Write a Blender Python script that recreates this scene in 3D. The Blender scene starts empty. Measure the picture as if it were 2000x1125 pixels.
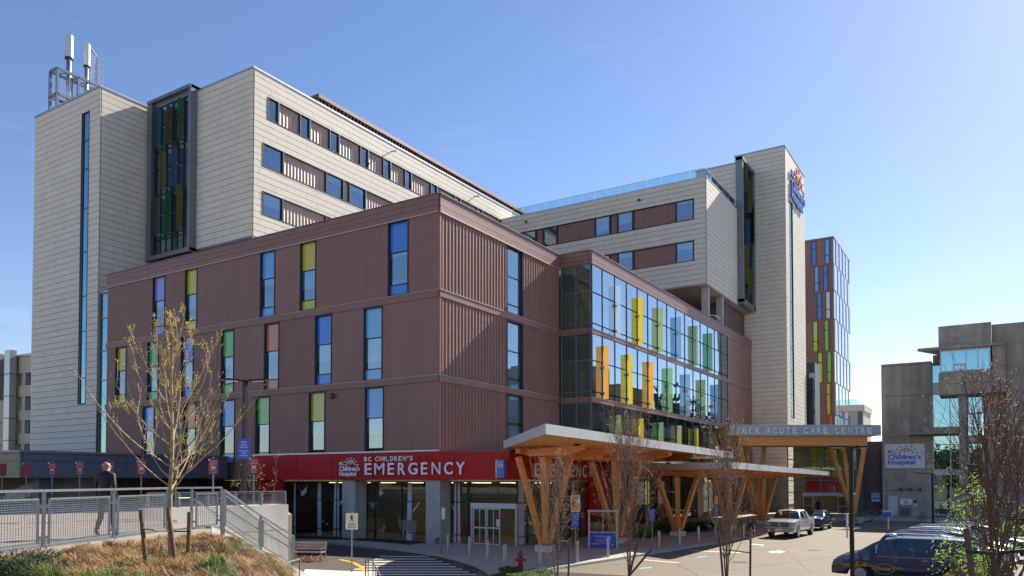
import bpy, bmesh, math, random
from mathutils import Vector, Matrix
import numpy as np
R = math.radians
random.seed(7)
sc = bpy.context.scene
col = sc.collection
# ------------------------------------------------------------------ camera, sky, sun, exposure
YAW, PITCH, FPX = R(31.97), R(1.5), 1505.0
CAM = Vector((28.79, -37.63, 4.0))
cd = bpy.data.cameras.new('camera'); cam = bpy.data.objects.new('camera', cd); col.objects.link(cam)
cd.sensor_width = 36; cd.lens = FPX/2000*36; cd.shift_y = 0.16805; cd.clip_start = .5; cd.clip_end = 6000
cam.location = CAM; cam.rotation_euler = (R(90)+PITCH, 0, YAW); sc.camera = cam
SUN = Vector((1.0, 5.8, 4.2)).normalized()
SEL = math.asin(SUN.z); SAZ = math.atan2(SUN.x, SUN.y)
w = bpy.data.worlds.new('World'); sc.world = w; w.use_nodes = True
wn = w.node_tree; bg = wn.nodes['Background']
sky = wn.nodes.new('ShaderNodeTexSky'); sky.sky_type = 'NISHITA'; sky.sun_disc = False
sky.sun_elevation = SEL; sky.sun_rotation = SAZ; sky.air_density = 1.0; sky.dust_density = 0.16; sky.ozone_density = 2.4
tc = wn.nodes.new('ShaderNodeTexCoord'); mp = wn.nodes.new('ShaderNodeMapping'); mp.inputs['Rotation'].default_value = (0, R(14), R(-50)); mp.inputs['Scale'].default_value = (1.2, 4, 22)
nz = wn.nodes.new('ShaderNodeTexNoise'); nz.inputs['Scale'].default_value = 1.6; nz.inputs['Detail'].default_value = 7; nz.inputs['Roughness'].default_value = .55
rp = wn.nodes.new('ShaderNodeValToRGB'); rp.color_ramp.elements[0].position = .60; rp.color_ramp.elements[1].position = .85
rp.color_ramp.elements[0].color = (0, 0, 0, 1); rp.color_ramp.elements[1].color = (.07, .07, .07, 1)
mxw = wn.nodes.new('ShaderNodeMixRGB'); mxw.inputs['Color2'].default_value = (9, 9.6, 10.5, 1)
wn.links.new(tc.outputs['Generated'], mp.inputs['Vector']); wn.links.new(mp.outputs[0], nz.inputs['Vector'])
wn.links.new(nz.outputs['Fac'], rp.inputs['Fac']); wn.links.new(rp.outputs['Color'], mxw.inputs['Fac'])
hs = wn.nodes.new('ShaderNodeHueSaturation'); hs.inputs['Saturation'].default_value = 1.13; tn = wn.nodes.new('ShaderNodeVectorMath'); tn.operation = 'MULTIPLY'; tn.inputs[1].default_value = (1.06, .955, .985); wn.links.new(sky.outputs['Color'], tn.inputs[0]); wn.links.new(tn.outputs[0], hs.inputs['Color']); wn.links.new(hs.outputs[0], mxw.inputs['Color1']); wn.links.new(mxw.outputs[0], bg.inputs['Color'])
bg.inputs['Strength'].default_value = .083
sd = bpy.data.lights.new('sun', 'SUN'); sd.energy = 5.0; sd.angle = R(.53); sd.color = (1, .93, .82)
sun = bpy.data.objects.new('sun', sd); col.objects.link(sun); sun.rotation_euler = (-SUN).to_track_quat('-Z', 'Y').to_euler()
sun.location = (60, 60, 80)
vs = sc.view_settings; vs.view_transform = 'Standard'; vs.look = 'None'; vs.exposure = 1.0; vs.gamma = 1
try: vs.use_curve_mapping = False
except Exception: pass
sc.cycles.max_bounces = 6; sc.cycles.transparent_max_bounces = 12

# ------------------------------------------------------------------ helpers
fwv = Vector((-math.sin(YAW)*math.cos(PITCH), math.cos(YAW)*math.cos(PITCH), math.sin(PITCH)))
rtv = Vector((math.cos(YAW), math.sin(YAW), 0)); upv = rtv.cross(fwv)
FH = Vector((-math.sin(YAW), math.cos(YAW), 0))
def _ray(px, py): return fwv*FPX + rtv*(px-1000) - upv*(py-898.59)
def on(px, py, ax, v):
    r = _ray(px, py); return CAM + r*((v-CAM[ax])/r[ax])
def atd(px, py, d):
    r = _ray(px, py); return CAM + r*(d/r.dot(FH))

MATS = {}
def mat(name, color, rough=.7, metal=0, noise=.08, nscale=3.0, bump=0, bscale=60, spec=.5, coat=0, streak=0, scale=(1,1,1)):
    m = bpy.data.materials.new(name); m.use_nodes = True; nt = m.node_tree; b = nt.nodes['Principled BSDF']
    b.inputs['Roughness'].default_value = rough; b.inputs['Metallic'].default_value = metal
    b.inputs['Specular IOR Level'].default_value = spec; b.inputs['Coat Weight'].default_value = coat
    b.inputs['Coat Roughness'].default_value = .05
    t = nt.nodes.new('ShaderNodeTexCoord'); g = nt.nodes.new('ShaderNodeNewGeometry')
    mpn = nt.nodes.new('ShaderNodeMapping'); mpn.inputs['Scale'].default_value = scale
    nt.links.new(g.outputs['Position'], mpn.inputs['Vector'])
    last = None
    if noise:
        n = nt.nodes.new('ShaderNodeTexNoise'); n.inputs['Scale'].default_value = nscale; n.inputs['Detail'].default_value = 6
        nt.links.new(mpn.outputs[0], n.inputs['Vector'])
        mr = nt.nodes.new('ShaderNodeMapRange'); mr.inputs[1].default_value = .25; mr.inputs[2].default_value = .75
        mr.inputs[3].default_value = 1-noise; mr.inputs[4].default_value = 1+noise; nt.links.new(n.outputs['Fac'], mr.inputs[0])
        v = nt.nodes.new('ShaderNodeVectorMath'); v.operation = 'SCALE'; v.inputs[0].default_value = color[:3]
        nt.links.new(mr.outputs[0], v.inputs['Scale']); last = v
        if streak:
            n2 = nt.nodes.new('ShaderNodeTexNoise'); n2.inputs['Scale'].default_value = 1; n2.inputs['Detail'].default_value = 5
            m2 = nt.nodes.new('ShaderNodeMapping'); m2.inputs['Scale'].default_value = (1.6, 1.6, .12)
            nt.links.new(g.outputs['Position'], m2.inputs['Vector']); nt.links.new(m2.outputs[0], n2.inputs['Vector'])
            r2 = nt.nodes.new('ShaderNodeMapRange'); r2.inputs[1].default_value = .3; r2.inputs[2].default_value = .7
            r2.inputs[3].default_value = 1-streak; r2.inputs[4].default_value = 1+streak*.4; nt.links.new(n2.outputs['Fac'], r2.inputs[0])
            v2 = nt.nodes.new('ShaderNodeVectorMath'); v2.operation = 'SCALE'
            nt.links.new(v.outputs[0], v2.inputs[0]); nt.links.new(r2.outputs[0], v2.inputs['Scale']); last = v2
        nt.links.new(last.outputs[0], b.inputs['Base Color'])
    else: b.inputs['Base Color'].default_value = (*color[:3], 1)
    if bump:
        n3 = nt.nodes.new('ShaderNodeTexNoise'); n3.inputs['Scale'].default_value = bscale; n3.inputs['Detail'].default_value = 3
        nt.links.new(mpn.outputs[0], n3.inputs['Vector'])
        bp = nt.nodes.new('ShaderNodeBump'); bp.inputs['Strength'].default_value = bump; bp.inputs['Distance'].default_value = .02
        nt.links.new(n3.outputs['Fac'], bp.inputs['Height']); nt.links.new(bp.outputs[0], b.inputs['Normal'])
    MATS[name] = m; return m
def glass(name, tint=(.85, .95, .95), refl=.3, trans=.7, body=(.01, .015, .015), ior=1.9):
    # coated architectural glass: Fresnel mirror over a tinted see-through sheet
    m = bpy.data.materials.new(name); m.use_nodes = True; nt = m.node_tree; nt.nodes.clear()
    o = nt.nodes.new('ShaderNodeOutputMaterial'); gl = nt.nodes.new('ShaderNodeBsdfGlossy'); gl.inputs['Roughness'].default_value = .01
    gl.inputs['Color'].default_value = (*tint, 1)
    tr = nt.nodes.new('ShaderNodeBsdfTransparent'); tr.inputs['Color'].default_value = (*[trans*c for c in tint], 1)
    df = nt.nodes.new('ShaderNodeBsdfDiffuse'); df.inputs['Color'].default_value = (*body, 1)
    ad = nt.nodes.new('ShaderNodeAddShader'); nt.links.new(tr.outputs[0], ad.inputs[0]); nt.links.new(df.outputs[0], ad.inputs[1])
    fr = nt.nodes.new('ShaderNodeFresnel'); fr.inputs['IOR'].default_value = ior
    mr = nt.nodes.new('ShaderNodeMapRange'); mr.inputs[3].default_value = refl; mr.inputs[4].default_value = 1; nt.links.new(fr.outputs[0], mr.inputs[0])
    nn = nt.nodes.new('ShaderNodeTexNoise'); nn.inputs['Scale'].default_value = .5; nn.inputs['Detail'].default_value = 1
    g = nt.nodes.new('ShaderNodeNewGeometry'); nt.links.new(g.outputs['Position'], nn.inputs['Vector'])
    bp = nt.nodes.new('ShaderNodeBump'); bp.inputs['Strength'].default_value = .05; bp.inputs['Distance'].default_value = .05
    nt.links.new(nn.outputs['Fac'], bp.inputs['Height']); nt.links.new(bp.outputs[0], gl.inputs['Normal'])
    mx = nt.nodes.new('ShaderNodeMixShader'); nt.links.new(mr.outputs[0], mx.inputs[0])
    nt.links.new(ad.outputs[0], mx.inputs[1]); nt.links.new(gl.outputs[0], mx.inputs[2]); nt.links.new(mx.outputs[0], o.inputs[0])
    MATS[name] = m; return m
def leafmat(name, color, trans=.4, rough=.6):
    m = bpy.data.materials.new(name); m.use_nodes = True; nt = m.node_tree; nt.nodes.clear()
    o = nt.nodes.new('ShaderNodeOutputMaterial'); d = nt.nodes.new('ShaderNodeBsdfPrincipled'); t = nt.nodes.new('ShaderNodeBsdfTranslucent')
    g = nt.nodes.new('ShaderNodeNewGeometry'); hv = nt.nodes.new('ShaderNodeHueSaturation'); mr = nt.nodes.new('ShaderNodeMapRange')
    mr.inputs[3].default_value = .6; mr.inputs[4].default_value = 1.35; nt.links.new(g.outputs['Random Per Island'], mr.inputs[0])
    nt.links.new(mr.outputs[0], hv.inputs['Value']); hv.inputs['Color'].default_value = (*color, 1)
    nt.links.new(hv.outputs[0], d.inputs['Base Color']); nt.links.new(hv.outputs[0], t.inputs['Color']); d.inputs['Roughness'].default_value = rough
    mx = nt.nodes.new('ShaderNodeMixShader'); mx.inputs[0].default_value = trans
    nt.links.new(d.outputs[0], mx.inputs[1]); nt.links.new(t.outputs[0], mx.inputs[2]); nt.links.new(mx.outputs[0], o.inputs[0])
    MATS[name] = m; return m

def tag(o, label=None, cat=None, group=None, kind=None):
    if label: o['label'] = label
    if cat: o['category'] = cat
    if group: o['group'] = group
    if kind: o['kind'] = kind
    return o
def thing(name, label, cat, loc=(0, 0, 0), group=None, rz=0):
    o = bpy.data.objects.new(name, None); o.empty_display_size = .5; col.objects.link(o); o.location = loc; o.rotation_euler = (0, 0, rz)
    return tag(o, label, cat, group)
def wloc(o):
    v = Vector((0, 0, 0))
    while o is not None: v += o.location; o = o.parent
    return v
class MB:
    def __init__(s): s.v = []; s.f = []; s.m = []
    def add(s, vs, fs, m=0):
        n = len(s.v); s.v += [tuple(x) for x in vs]; s.f += [tuple(n+i for i in f) for f in fs]; s.m += [m]*len(fs); return s
    def box(s, x0, y0, z0, x1, y1, z1, m=0):
        x0, x1 = min(x0, x1), max(x0, x1); y0, y1 = min(y0, y1), max(y0, y1); z0, z1 = min(z0, z1), max(z0, z1)
        return s.add([(x0,y0,z0),(x1,y0,z0),(x1,y1,z0),(x0,y1,z0),(x0,y0,z1),(x1,y0,z1),(x1,y1,z1),(x0,y1,z1)],
                     [(3,2,1,0),(4,5,6,7),(0,1,5,4),(1,2,6,5),(2,3,7,6),(3,0,4,7)], m)
    def beam(s, p0, p1, w, h, m=0, up=(0,0,1)):
        p0, p1 = Vector(p0), Vector(p1); d = (p1-p0).normalized(); u = Vector(up)
        if abs(d.dot(u)) > .97: u = Vector((0, 1, 0))
        a = d.cross(u).normalized(); b = a.cross(d).normalized(); vs = []
        for p in (p0, p1):
            for sx, sy in ((-1,-1),(1,-1),(1,1),(-1,1)): vs.append(p + a*(sx*w/2) + b*(sy*h/2))
        return s.add(vs, [(3,2,1,0),(4,5,6,7),(0,1,5,4),(1,2,6,5),(2,3,7,6),(3,0,4,7)], m)
    def tube(s, pts, r, n=8, m=0, cap=True):
        pts = [Vector(p) for p in pts]; k = len(pts)
        if not hasattr(r, '__len__'): r = [r]*k
        prev = None; vs = []
        for i, p in enumerate(pts):
            d = (pts[min(i+1, k-1)]-pts[max(i-1, 0)])
            d = d.normalized() if d.length > 1e-9 else Vector((0,0,1))
            if prev is None:
                u = Vector((0,0,1)) if abs(d.z) < .9 else Vector((1,0,0)); a = d.cross(u).normalized()
            else: a = (prev - d*prev.dot(d)).normalized()
            prev = a; b = d.cross(a)
            for j in range(n):
                t = 2*math.pi*j/n; vs.append(p + a*(r[i]*math.cos(t)) + b*(r[i]*math.sin(t)))
        fs = [(i*n+j, i*n+(j+1)%n, (i+1)*n+(j+1)%n, (i+1)*n+j) for i in range(k-1) for j in range(n)]
        if cap: fs += [tuple(reversed(range(n))), tuple((k-1)*n+j for j in range(n))]
        return s.add(vs, fs, m)
    def lathe(s, prof, c=(0,0,0), n=16, m=0):
        vs = []; 
        for r, z in prof:
            for j in range(n):
                t = 2*math.pi*j/n; vs.append((c[0]+r*math.cos(t), c[1]+r*math.sin(t), c[2]+z))
        k = len(prof)
        fs = [(i*n+j, i*n+(j+1)%n, (i+1)*n+(j+1)%n, (i+1)*n+j) for i in range(k-1) for j in range(n)]
        fs += [tuple(reversed(range(n))), tuple((k-1)*n+j for j in range(n))]
        return s.add(vs, fs, m)
    def prism(s, poly, z0, z1, m=0):
        n = len(poly); 
        z0f = z0 if hasattr(z0, '__len__') else [z0]*n; z1f = z1 if hasattr(z1, '__len__') else [z1]*n
        vs = [(p[0], p[1], z0f[i]) for i, p in enumerate(poly)] + [(p[0], p[1], z1f[i]) for i, p in enumerate(poly)]
        fs = [tuple(reversed(range(n))), tuple(range(n, 2*n))] + [(i, (i+1)%n, n+(i+1)%n, n+i) for i in range(n)]
        return s.add(vs, fs, m)
    def build(s, name, m, parent=None, smooth=False, label=None, kind=None, cat=None, group=None, loc=None):
        me = bpy.data.meshes.new(name)
        off = Vector(loc) if loc is not None else Vector((0,0,0))
        if parent is not None: off = off + wloc(parent)
        vv = s.v if off.length == 0 else [(a-off.x, b-off.y, c-off.z) for a, b, c in s.v]
        me.from_pydata(vv, [], s.f)
        ms = m if isinstance(m, (list, tuple)) else [m]
        for q in ms: me.materials.append(MATS[q] if isinstance(q, str) else q)
        if len(ms) > 1: me.polygons.foreach_set('material_index', s.m)
        if smooth: me.polygons.foreach_set('use_smooth', [True]*len(me.polygons))
        me.update()
        o = bpy.data.objects.new(name, me); col.objects.link(o)
        if parent is not None: o.parent = parent
        if loc is not None: o.location = loc
        return tag(o, label, cat, group, kind)
_unit = {}
def piece(name, m, c0, c1, parent, loc_off=None):
    # shared unit-box piece stretched between two corners
    key = (name, m)
    if key not in _unit:
        b = MB().box(0, 0, 0, 1, 1, 1); me = bpy.data.meshes.new(name); me.from_pydata(b.v, [], b.f); me.materials.append(MATS[m]); _unit[key] = me
    o = bpy.data.objects.new(name, _unit[key]); col.objects.link(o); o.parent = parent
    lo = [min(a, b) for a, b in zip(c0, c1)]; hi = [max(a, b) for a, b in zip(c0, c1)]
    o.location = Vector(lo) - wloc(parent); o.scale = [max(h-l, 1e-3) for l, h in zip(lo, hi)]
    return o
def dup(o, parent=None):
    c = o.copy(); col.objects.link(c)
    if parent is not None: c.parent = parent
    for ch in list(o.children): dup(ch, c)
    return c
# facade frames: u along the wall, v up, w outward
def FA(Y): return lambda u, v, ww=0: (u, Y-ww, v)
def FB(X): return lambda u, v, ww=0: (X+ww, u, v)
def fbox(mb, F, u0, u1, v0, v1, w0, w1, m=0):
    a = F(u0, v0, w0); b = F(u1, v1, w1); return mb.box(*a, *b, m)
def cut(rects, hole):
    out = []; a0, a1, b0, b1 = hole
    for (u0, u1, v0, v1) in rects:
        if u1 <= a0 or u0 >= a1 or v1 <= b0 or v0 >= b1: out.append((u0, u1, v0, v1)); continue
        if u0 < a0: out.append((u0, a0, v0, v1))
        if u1 > a1: out.append((a1, u1, v0, v1))
        c0, c1 = max(u0, a0), min(u1, a1)
        if v0 < b0: out.append((c0, c1, v0, b0))
        if v1 > b1: out.append((c0, c1, b1, v1))
    return out
PANELS = {}
def clad(owner, F, u0, u1, v0, v1, holes=(), pw=2.4, ph=.56, w0=.05, w1=.1, ms=('cream_a', 'cream_b', 'cream_c'), gap=(.014, .038), seed=1):
    rnd = random.Random(seed); rows = max(1, round((v1-v0)/ph)); ph = (v1-v0)/rows
    for r in range(rows):
        off = (0, .5, .25, .75)[r % 4]*pw if pw < (u1-u0) else 0
        us = [u0]; x = u0 + off if off > .2 else u0+pw
        while x < u1-.3: us.append(x); x += pw
        us.append(u1)
        for i in range(len(us)-1):
            rs = [(us[i], us[i+1], v0+r*ph, v0+(r+1)*ph)]
            for h in holes: rs = cut(rs, h)
            for q in rs:
                if q[1]-q[0] < .05 or q[3]-q[2] < .04: continue
                wv = rnd.uniform(0, .004)
                c0 = F(q[0]+gap[0]/2, q[2]+gap[1]/2, w0); c1 = F(q[1]-gap[0]/2, q[3]-gap[1]/2, w1+wv)
                PANELS.setdefault(owner.name, (owner, []))[1].append((c0, c1, rnd.choice(ms)))
def flush_panels():
    for owner, L in PANELS.values():
        def key(p):
            c = [(a+b)/2 for a, b in zip(p[0], p[1])]; d = (Vector(c)-CAM).length
            return -max(abs(a-b) for a, b in zip(p[0], p[1]))/d
        L.sort(key=key)
        for c0, c1, m in L[:295]: piece('cladding_panel', m, c0, c1, owner)
        rest = L[295:]
        if rest:
            ml = sorted({p[2] for p in rest}); b = MB()
            for c0, c1, m in rest: b.box(*c0, *c1, ml.index(m))
            b.build('cladding_panels', ml, owner, kind='stuff')
_sr = random.Random(99)
def siding(F, u0, u1, v0, v1, m, owner, w0=.0, pitch=.36, depth=.055, name='siding_panel', crest=.36):
    n = max(1, round((u1-u0)/pitch)); p = (u1-u0)/n; pts = []
    for i in range(n):
        b = u0+i*p; pts += [(b, w0), (b+p*.34, w0), (b+p*.40, w0+depth), (b+p*.50, w0+depth)]
    pts.append((u1, w0)); vs = []; fs = []
    for (u, ww) in pts: vs.append(F(u, v0, ww)); vs.append(F(u, v1, ww))
    for i in range(len(pts)-1):
        q = (2*i, 2*i+2, 2*i+3, 2*i+1); fs.append(q)
    k = len(pts)*2
    if m == 'brown': m = _sr.choice(['brown','brown_b','brown_c'])
    return MB().add(vs, fs).build(name, m, owner)
def frame_on(mb, F, u0, u1, v0, v1, t, w0, w1, m=0):
    fbox(mb, F, u0, u0+t, v0, v1, w0, w1, m); fbox(mb, F, u1-t, u1, v0, v1, w0, w1, m)
    fbox(mb, F, u0+t, u1-t, v0, v0+t, w0, w1, m); fbox(mb, F, u0+t, u1-t, v1-t, v1, w0, w1, m)
_txt = {}
def text_mesh(body, size=1, extrude=.03, offset=0.0, font_w=1.0, align='LEFT'):
    cu = bpy.data.curves.new('t', 'FONT'); cu.body = body; cu.size = size; cu.extrude = extrude; cu.offset = offset; cu.align_x = align; cu.resolution_u = 3
    o = bpy.data.objects.new('t', cu); col.objects.link(o); dg = bpy.context.evaluated_depsgraph_get(); dg.update()
    me = bpy.data.meshes.new_from_object(o.evaluated_get(dg)); bpy.data.objects.remove(o); bpy.data.curves.remove(cu)
    xs = [v.co.x for v in me.vertices]; ys = [v.co.y for v in me.vertices]
    return me, (min(xs), max(xs), min(ys), max(ys))
def text_fit(name, body, m, F3, u0, u1, v0, v1, parent, wd=.03, w0=0.0, bold=.0, label=None, basey=None):
    # fit lettering to a rectangle on a facade; F3 maps (u, v, w) to the world
    me, (a, b, c, d) = text_mesh(body, 1, .5, bold)
    sx = (u1-u0)/(b-a); sy = (v1-v0)/(d-c); off = wloc(parent) if parent else Vector((0,0,0))
    for vtx in me.vertices:
        x, y, z = vtx.co; vtx.co = Vector(F3(u0+(x-a)*sx, v0+(y-c)*sy, w0+(z+.5)*wd)) - off
    me.materials.clear(); me.materials.append(MATS[m] if isinstance(m, str) else m); me.name = name
    o = bpy.data.objects.new(name, me); col.objects.link(o); o.parent = parent
    if label: o['label'] = label
    return o
def letters(body, m, F3, u0, u1, v0, v1, parent, wd=.06, w0=0, bold=.02, name='letter', aspect=.62, gapf=.42):
    # each character its own mesh, spread evenly over the rectangle
    wts = [0.35 if ch in "'I" else (1.0 if ch != ' ' else .55) for ch in body]
    wts = [w*1.25 if ch in 'MW' else w for w, ch in zip(wts, body)]
    tot = sum(wts) + gapf*(len(body)-1); s = (u1-u0)/tot; x = u0
    for ch, ww in zip(body, wts):
        if ch == "'": text_fit(name, "'", m, F3, x, x+ww*s, v1-(v1-v0)*.35, v1, parent, wd, w0, bold)
        elif ch != ' ': text_fit(name, ch, m, F3, x, x+ww*s, v0, v1, parent, wd, w0, 0 if ch in 'MWN' else bold)
        x += (ww+gapf)*s
def stroke2d(mb, F3, pts, wd, t=.04, w0=0, m=0):
    for (a, b) in zip(pts[:-1], pts[1:]):
        d = Vector((b[0]-a[0], b[1]-a[1])); 
        if d.length < 1e-6: continue
        n = Vector((-d.y, d.x)).normalized()*wd/2
        q = [(a[0]+n.x, a[1]+n.y), (a[0]-n.x, a[1]-n.y), (b[0]-n.x, b[1]-n.y), (b[0]+n.x, b[1]+n.y)]
        vs = [F3(u, v, w0) for u, v in q] + [F3(u, v, w0+t) for u, v in q]
        mb.add(vs, [(0,1,2,3), (7,6,5,4), (0,4,5,1), (1,5,6,2), (2,6,7,3), (3,7,4,0)], m)
def hospital_logo(F3, u0, v0, wdt, hgt, parent, mtext, msun, w0=0.02, t=.05):
    # BC / Children's / Hospital with the rising smiling sun; u0,v0 = lower left
    W, H = wdt, hgt
    text_fit('lettering', "Hospital", mtext, F3, u0, u0+W*.83, v0-H*.03, v0+H*.28, parent, t, w0, .025)
    text_fit('lettering', "Children's", mtext, F3, u0, u0+W, v0+H*.30, v0+H*.57, parent, t, w0, .025)
    text_fit('lettering', "BC", mtext, F3, u0, u0+W*.2, v0+H*.62, v0+H*.78, parent, t, w0, .025)
    b = MB(); cx, cy, r = u0+W*.56, v0+H*.60, W*.16
    stroke2d(b, F3, [(cx+r*1.25*math.cos(a), cy+r*math.sin(a)) for a in [math.pi*i/12 for i in range(13)]], W*.035, t, w0)
    stroke2d(b, F3, [(cx+r*.5*math.cos(a), cy+r*.75+r*.45*math.sin(a)) for a in [math.pi+math.pi*i/6 for i in range(7)]], W*.025, t, w0)
    for sx in (-1, 1): stroke2d(b, F3, [(cx+sx*r*.3-W*.012, cy+r*.62), (cx+sx*r*.3+W*.012, cy+r*.62)], W*.03, t, w0)
    for i in range(7):
        a = R(4+i*172/6); k0, k1 = 1.55, 2.1
        stroke2d(b, F3, [(cx+r*k0*1.12*math.cos(a), cy+r*k0*.85*math.sin(a)), (cx+r*k1*1.12*math.cos(a), cy+r*k1*.85*math.sin(a))], W*.03, t, w0)
    b.build('sun_emblem', msun, parent)
# ------------------------------------------------------------------ materials
mat('cream_a', (.74,.665,.54), .6, noise=.04, nscale=.5, streak=.03); mat('cream_b', (.725,.65,.53), .6, noise=.04, nscale=.5, streak=.03); mat('cream_c', (.75,.68,.555), .6, noise=.04, nscale=.5, streak=.03)
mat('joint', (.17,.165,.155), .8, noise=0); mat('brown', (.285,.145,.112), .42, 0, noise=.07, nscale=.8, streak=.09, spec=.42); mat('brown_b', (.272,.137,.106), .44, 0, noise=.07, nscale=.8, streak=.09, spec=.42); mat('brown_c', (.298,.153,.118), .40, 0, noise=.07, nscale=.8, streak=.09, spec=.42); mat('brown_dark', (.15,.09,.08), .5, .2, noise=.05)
mat('rib_light', (.5,.38,.32), .5, .2, noise=.05); mat('metal_dark', (.045,.048,.055), .4, .4, noise=.05); mat('metal_slate', (.20,.21,.24), .4, .4, noise=.05)
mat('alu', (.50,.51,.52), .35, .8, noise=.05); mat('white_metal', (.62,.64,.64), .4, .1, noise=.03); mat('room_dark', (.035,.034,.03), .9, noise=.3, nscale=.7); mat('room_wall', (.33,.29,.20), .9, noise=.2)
mat('blind', (.80,.84,.80), .8, noise=.04); mat('soffit', (.38,.30,.25), .6, noise=.05); mat('roofing', (.22,.22,.21), .9, noise=.15)
mat('red', (.50,.016,.014), .5, noise=.06, nscale=.8, spec=.25); mat('white_sign', (.72,.73,.74), .4, noise=.02); mat('blue_sign', (.03,.10,.60), .35, noise=.03); mat('blue_55', (.10,.20,.62), .35, noise=.03)
mat('orange_logo', (.55,.16,.08), .5, noise=0); mat('blue_logo', (.03,.13,.52), .5, noise=0)
mat('fascia_mid', (.42,.44,.46), .4, .1, noise=.06, nscale=.9); mat('letter_white', (.88,.9,.92), .4, noise=0); mat('fascia', (.62,.62,.60), .4, .1, noise=.06, nscale=.9, streak=.05); mat('timber', (.84,.36,.11), .55, spec=.2, noise=.12, nscale=2.5, bump=.15, bscale=8, scale=(.4,.4,3)); mat('timber_ply', (.88,.43,.14), .55, spec=.2, noise=.12, nscale=1.5, scale=(1,.5,1))
mat('concrete', (.46,.44,.40), .85, noise=.12, nscale=1.2, bump=.3, bscale=18, streak=.12); mat('concrete_light', (.72,.68,.58), .8, noise=.08, nscale=1.5, bump=.2, bscale=25, streak=.08)
mat('old_concrete', (.40,.34,.26), .92, noise=.2, nscale=.7, bump=.5, bscale=12, streak=.28); mat('old_concrete_b', (.44,.38,.30), .92, noise=.2, nscale=.9, bump=.5, bscale=12, streak=.25)
mat('old_beige', (.60,.52,.38), .9, noise=.1, nscale=.6, streak=.12)
mat('slate_panel', (.12,.135,.175), .5, .2, noise=.06); mat('tan_panel', (.38,.30,.18), .6, noise=.06)
mat('brick_dark', (.14,.11,.10), .8, noise=.2, nscale=6, bump=.4, bscale=20)
mat('steel', (.42,.43,.43), .38, .85, noise=.12, nscale=5); mat('galv', (.20,.225,.235), .45, .5, noise=.12, nscale=8); mat('hydrant_red', (.30,.012,.012), .35, noise=.08, coat=.4)
mat('lamp_black', (.02,.02,.02), .45, .3, noise=.1); mat('lamp_white', (.7,.68,.55), .5, noise=0); mat('black', (.012,.012,.013), .5, noise=.1); mat('rubber', (.02,.02,.02), .85, noise=.1)
mat('vinyl_white', (.55,.57,.62), .5, noise=.05); mat('vinyl_grey', (.22,.24,.23), .5, noise=.05); mat('yellow_paint', (.65,.36,.03), .6, noise=.15, nscale=6)
lm_ = mat('ceiling_light',(.8,.8,.75),.5,noise=0); lm_.node_tree.nodes['Principled BSDF'].inputs['Emission Color'].default_value = (1,.85,.6,1); lm_.node_tree.nodes['Principled BSDF'].inputs['Emission Strength'].default_value = 1.1  # glowing material for panels added to brighten the dark interiors
mat('lime', (.48,.62,.05), .5, noise=.1); mat('red_wall', (.75,.03,.03), .4, noise=.05); mat('tan_wall', (.5,.38,.18), .6, noise=.1)
spand = dict(violet=(.16,.17,.46), yellow=(.36,.32,.01), blue=(.08,.25,.52), royal=(.03,.13,.42), lightblue=(.12,.30,.55), olive=(.33,.31,.03), green=(.10,.33,.10), orange=(.38,.14,.05),
   lime2=(.30,.42,.03), limeg=(.12,.38,.03), amber=(.48,.32,.01), burnt=(.45,.12,.02), paleblue=(.35,.45,.6), palegreen=(.40,.55,.46), mauve=(.26,.23,.26), white=(.55,.6,.66))
for k, c in spand.items(): mat('sp_'+k, tuple(min(.85, q*1.7) for q in c), .12, noise=.03, spec=.6, coat=.6)
glass('glass_window', (.72,.87,1.0), .26, .85); glass('glass_short', (.75,.9,.85), .12, .75, (.03,.045,.035), 1.6); glass('glass_hall', (.95,1,.97), .03, .92, ior=1.4); glass('glass_curtain', (.72,.88,1.0), .42, .5, ior=2.0); glass('glass_ground', (.80,.9,.82), .05, .75, (.010,.012,.008), 1.5); glass('glass_clear', (.85,.97,.98), .04, .9, (.0,.0,.0), 1.45)
glass('glass_teal', (.5,.85,.95), .45, .5); glass('glass_dark', (.6,.8,.85), .12, .45, ior=1.7); glass('car_glass', (.7,.8,.85), .08, .55, (.004,.004,.005), 1.5)
def finmat(n, c, tf=.6):
    m = bpy.data.materials.new(n); m.use_nodes = True; nt = m.node_tree; nt.nodes.clear(); o = nt.nodes.new('ShaderNodeOutputMaterial')
    d = nt.nodes.new('ShaderNodeBsdfDiffuse'); t = nt.nodes.new('ShaderNodeBsdfTranslucent'); tr = nt.nodes.new('ShaderNodeBsdfTransparent'); gl = nt.nodes.new('ShaderNodeBsdfGlossy'); gl.inputs['Roughness'].default_value = .03
    for x in (d, t, tr): x.inputs['Color'].default_value = (*c, 1)
    a = nt.nodes.new('ShaderNodeMixShader'); a.inputs[0].default_value = .5; nt.links.new(d.outputs[0], a.inputs[1]); nt.links.new(t.outputs[0], a.inputs[2])
    b = nt.nodes.new('ShaderNodeMixShader'); b.inputs[0].default_value = tf; nt.links.new(a.outputs[0], b.inputs[1]); nt.links.new(tr.outputs[0], b.inputs[2])
    e = nt.nodes.new('ShaderNodeMixShader'); e.inputs[0].default_value = .1; nt.links.new(b.outputs[0], e.inputs[1]); nt.links.new(gl.outputs[0], e.inputs[2]); nt.links.new(e.outputs[0], o.inputs[0]); MATS[n] = m
for k, (c, tf) in dict(yellow=((.80,.70,.05),.35), orange=((.88,.60,.14),.5), green=((.52,.70,.42),.78), pale=((.75,.82,.85),.75), blue=((.5,.62,.74),.8), olive=((.66,.70,.42),.75), teal=((.35,.55,.6),.7)).items(): finmat('fin_'+k, c, tf)
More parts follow.
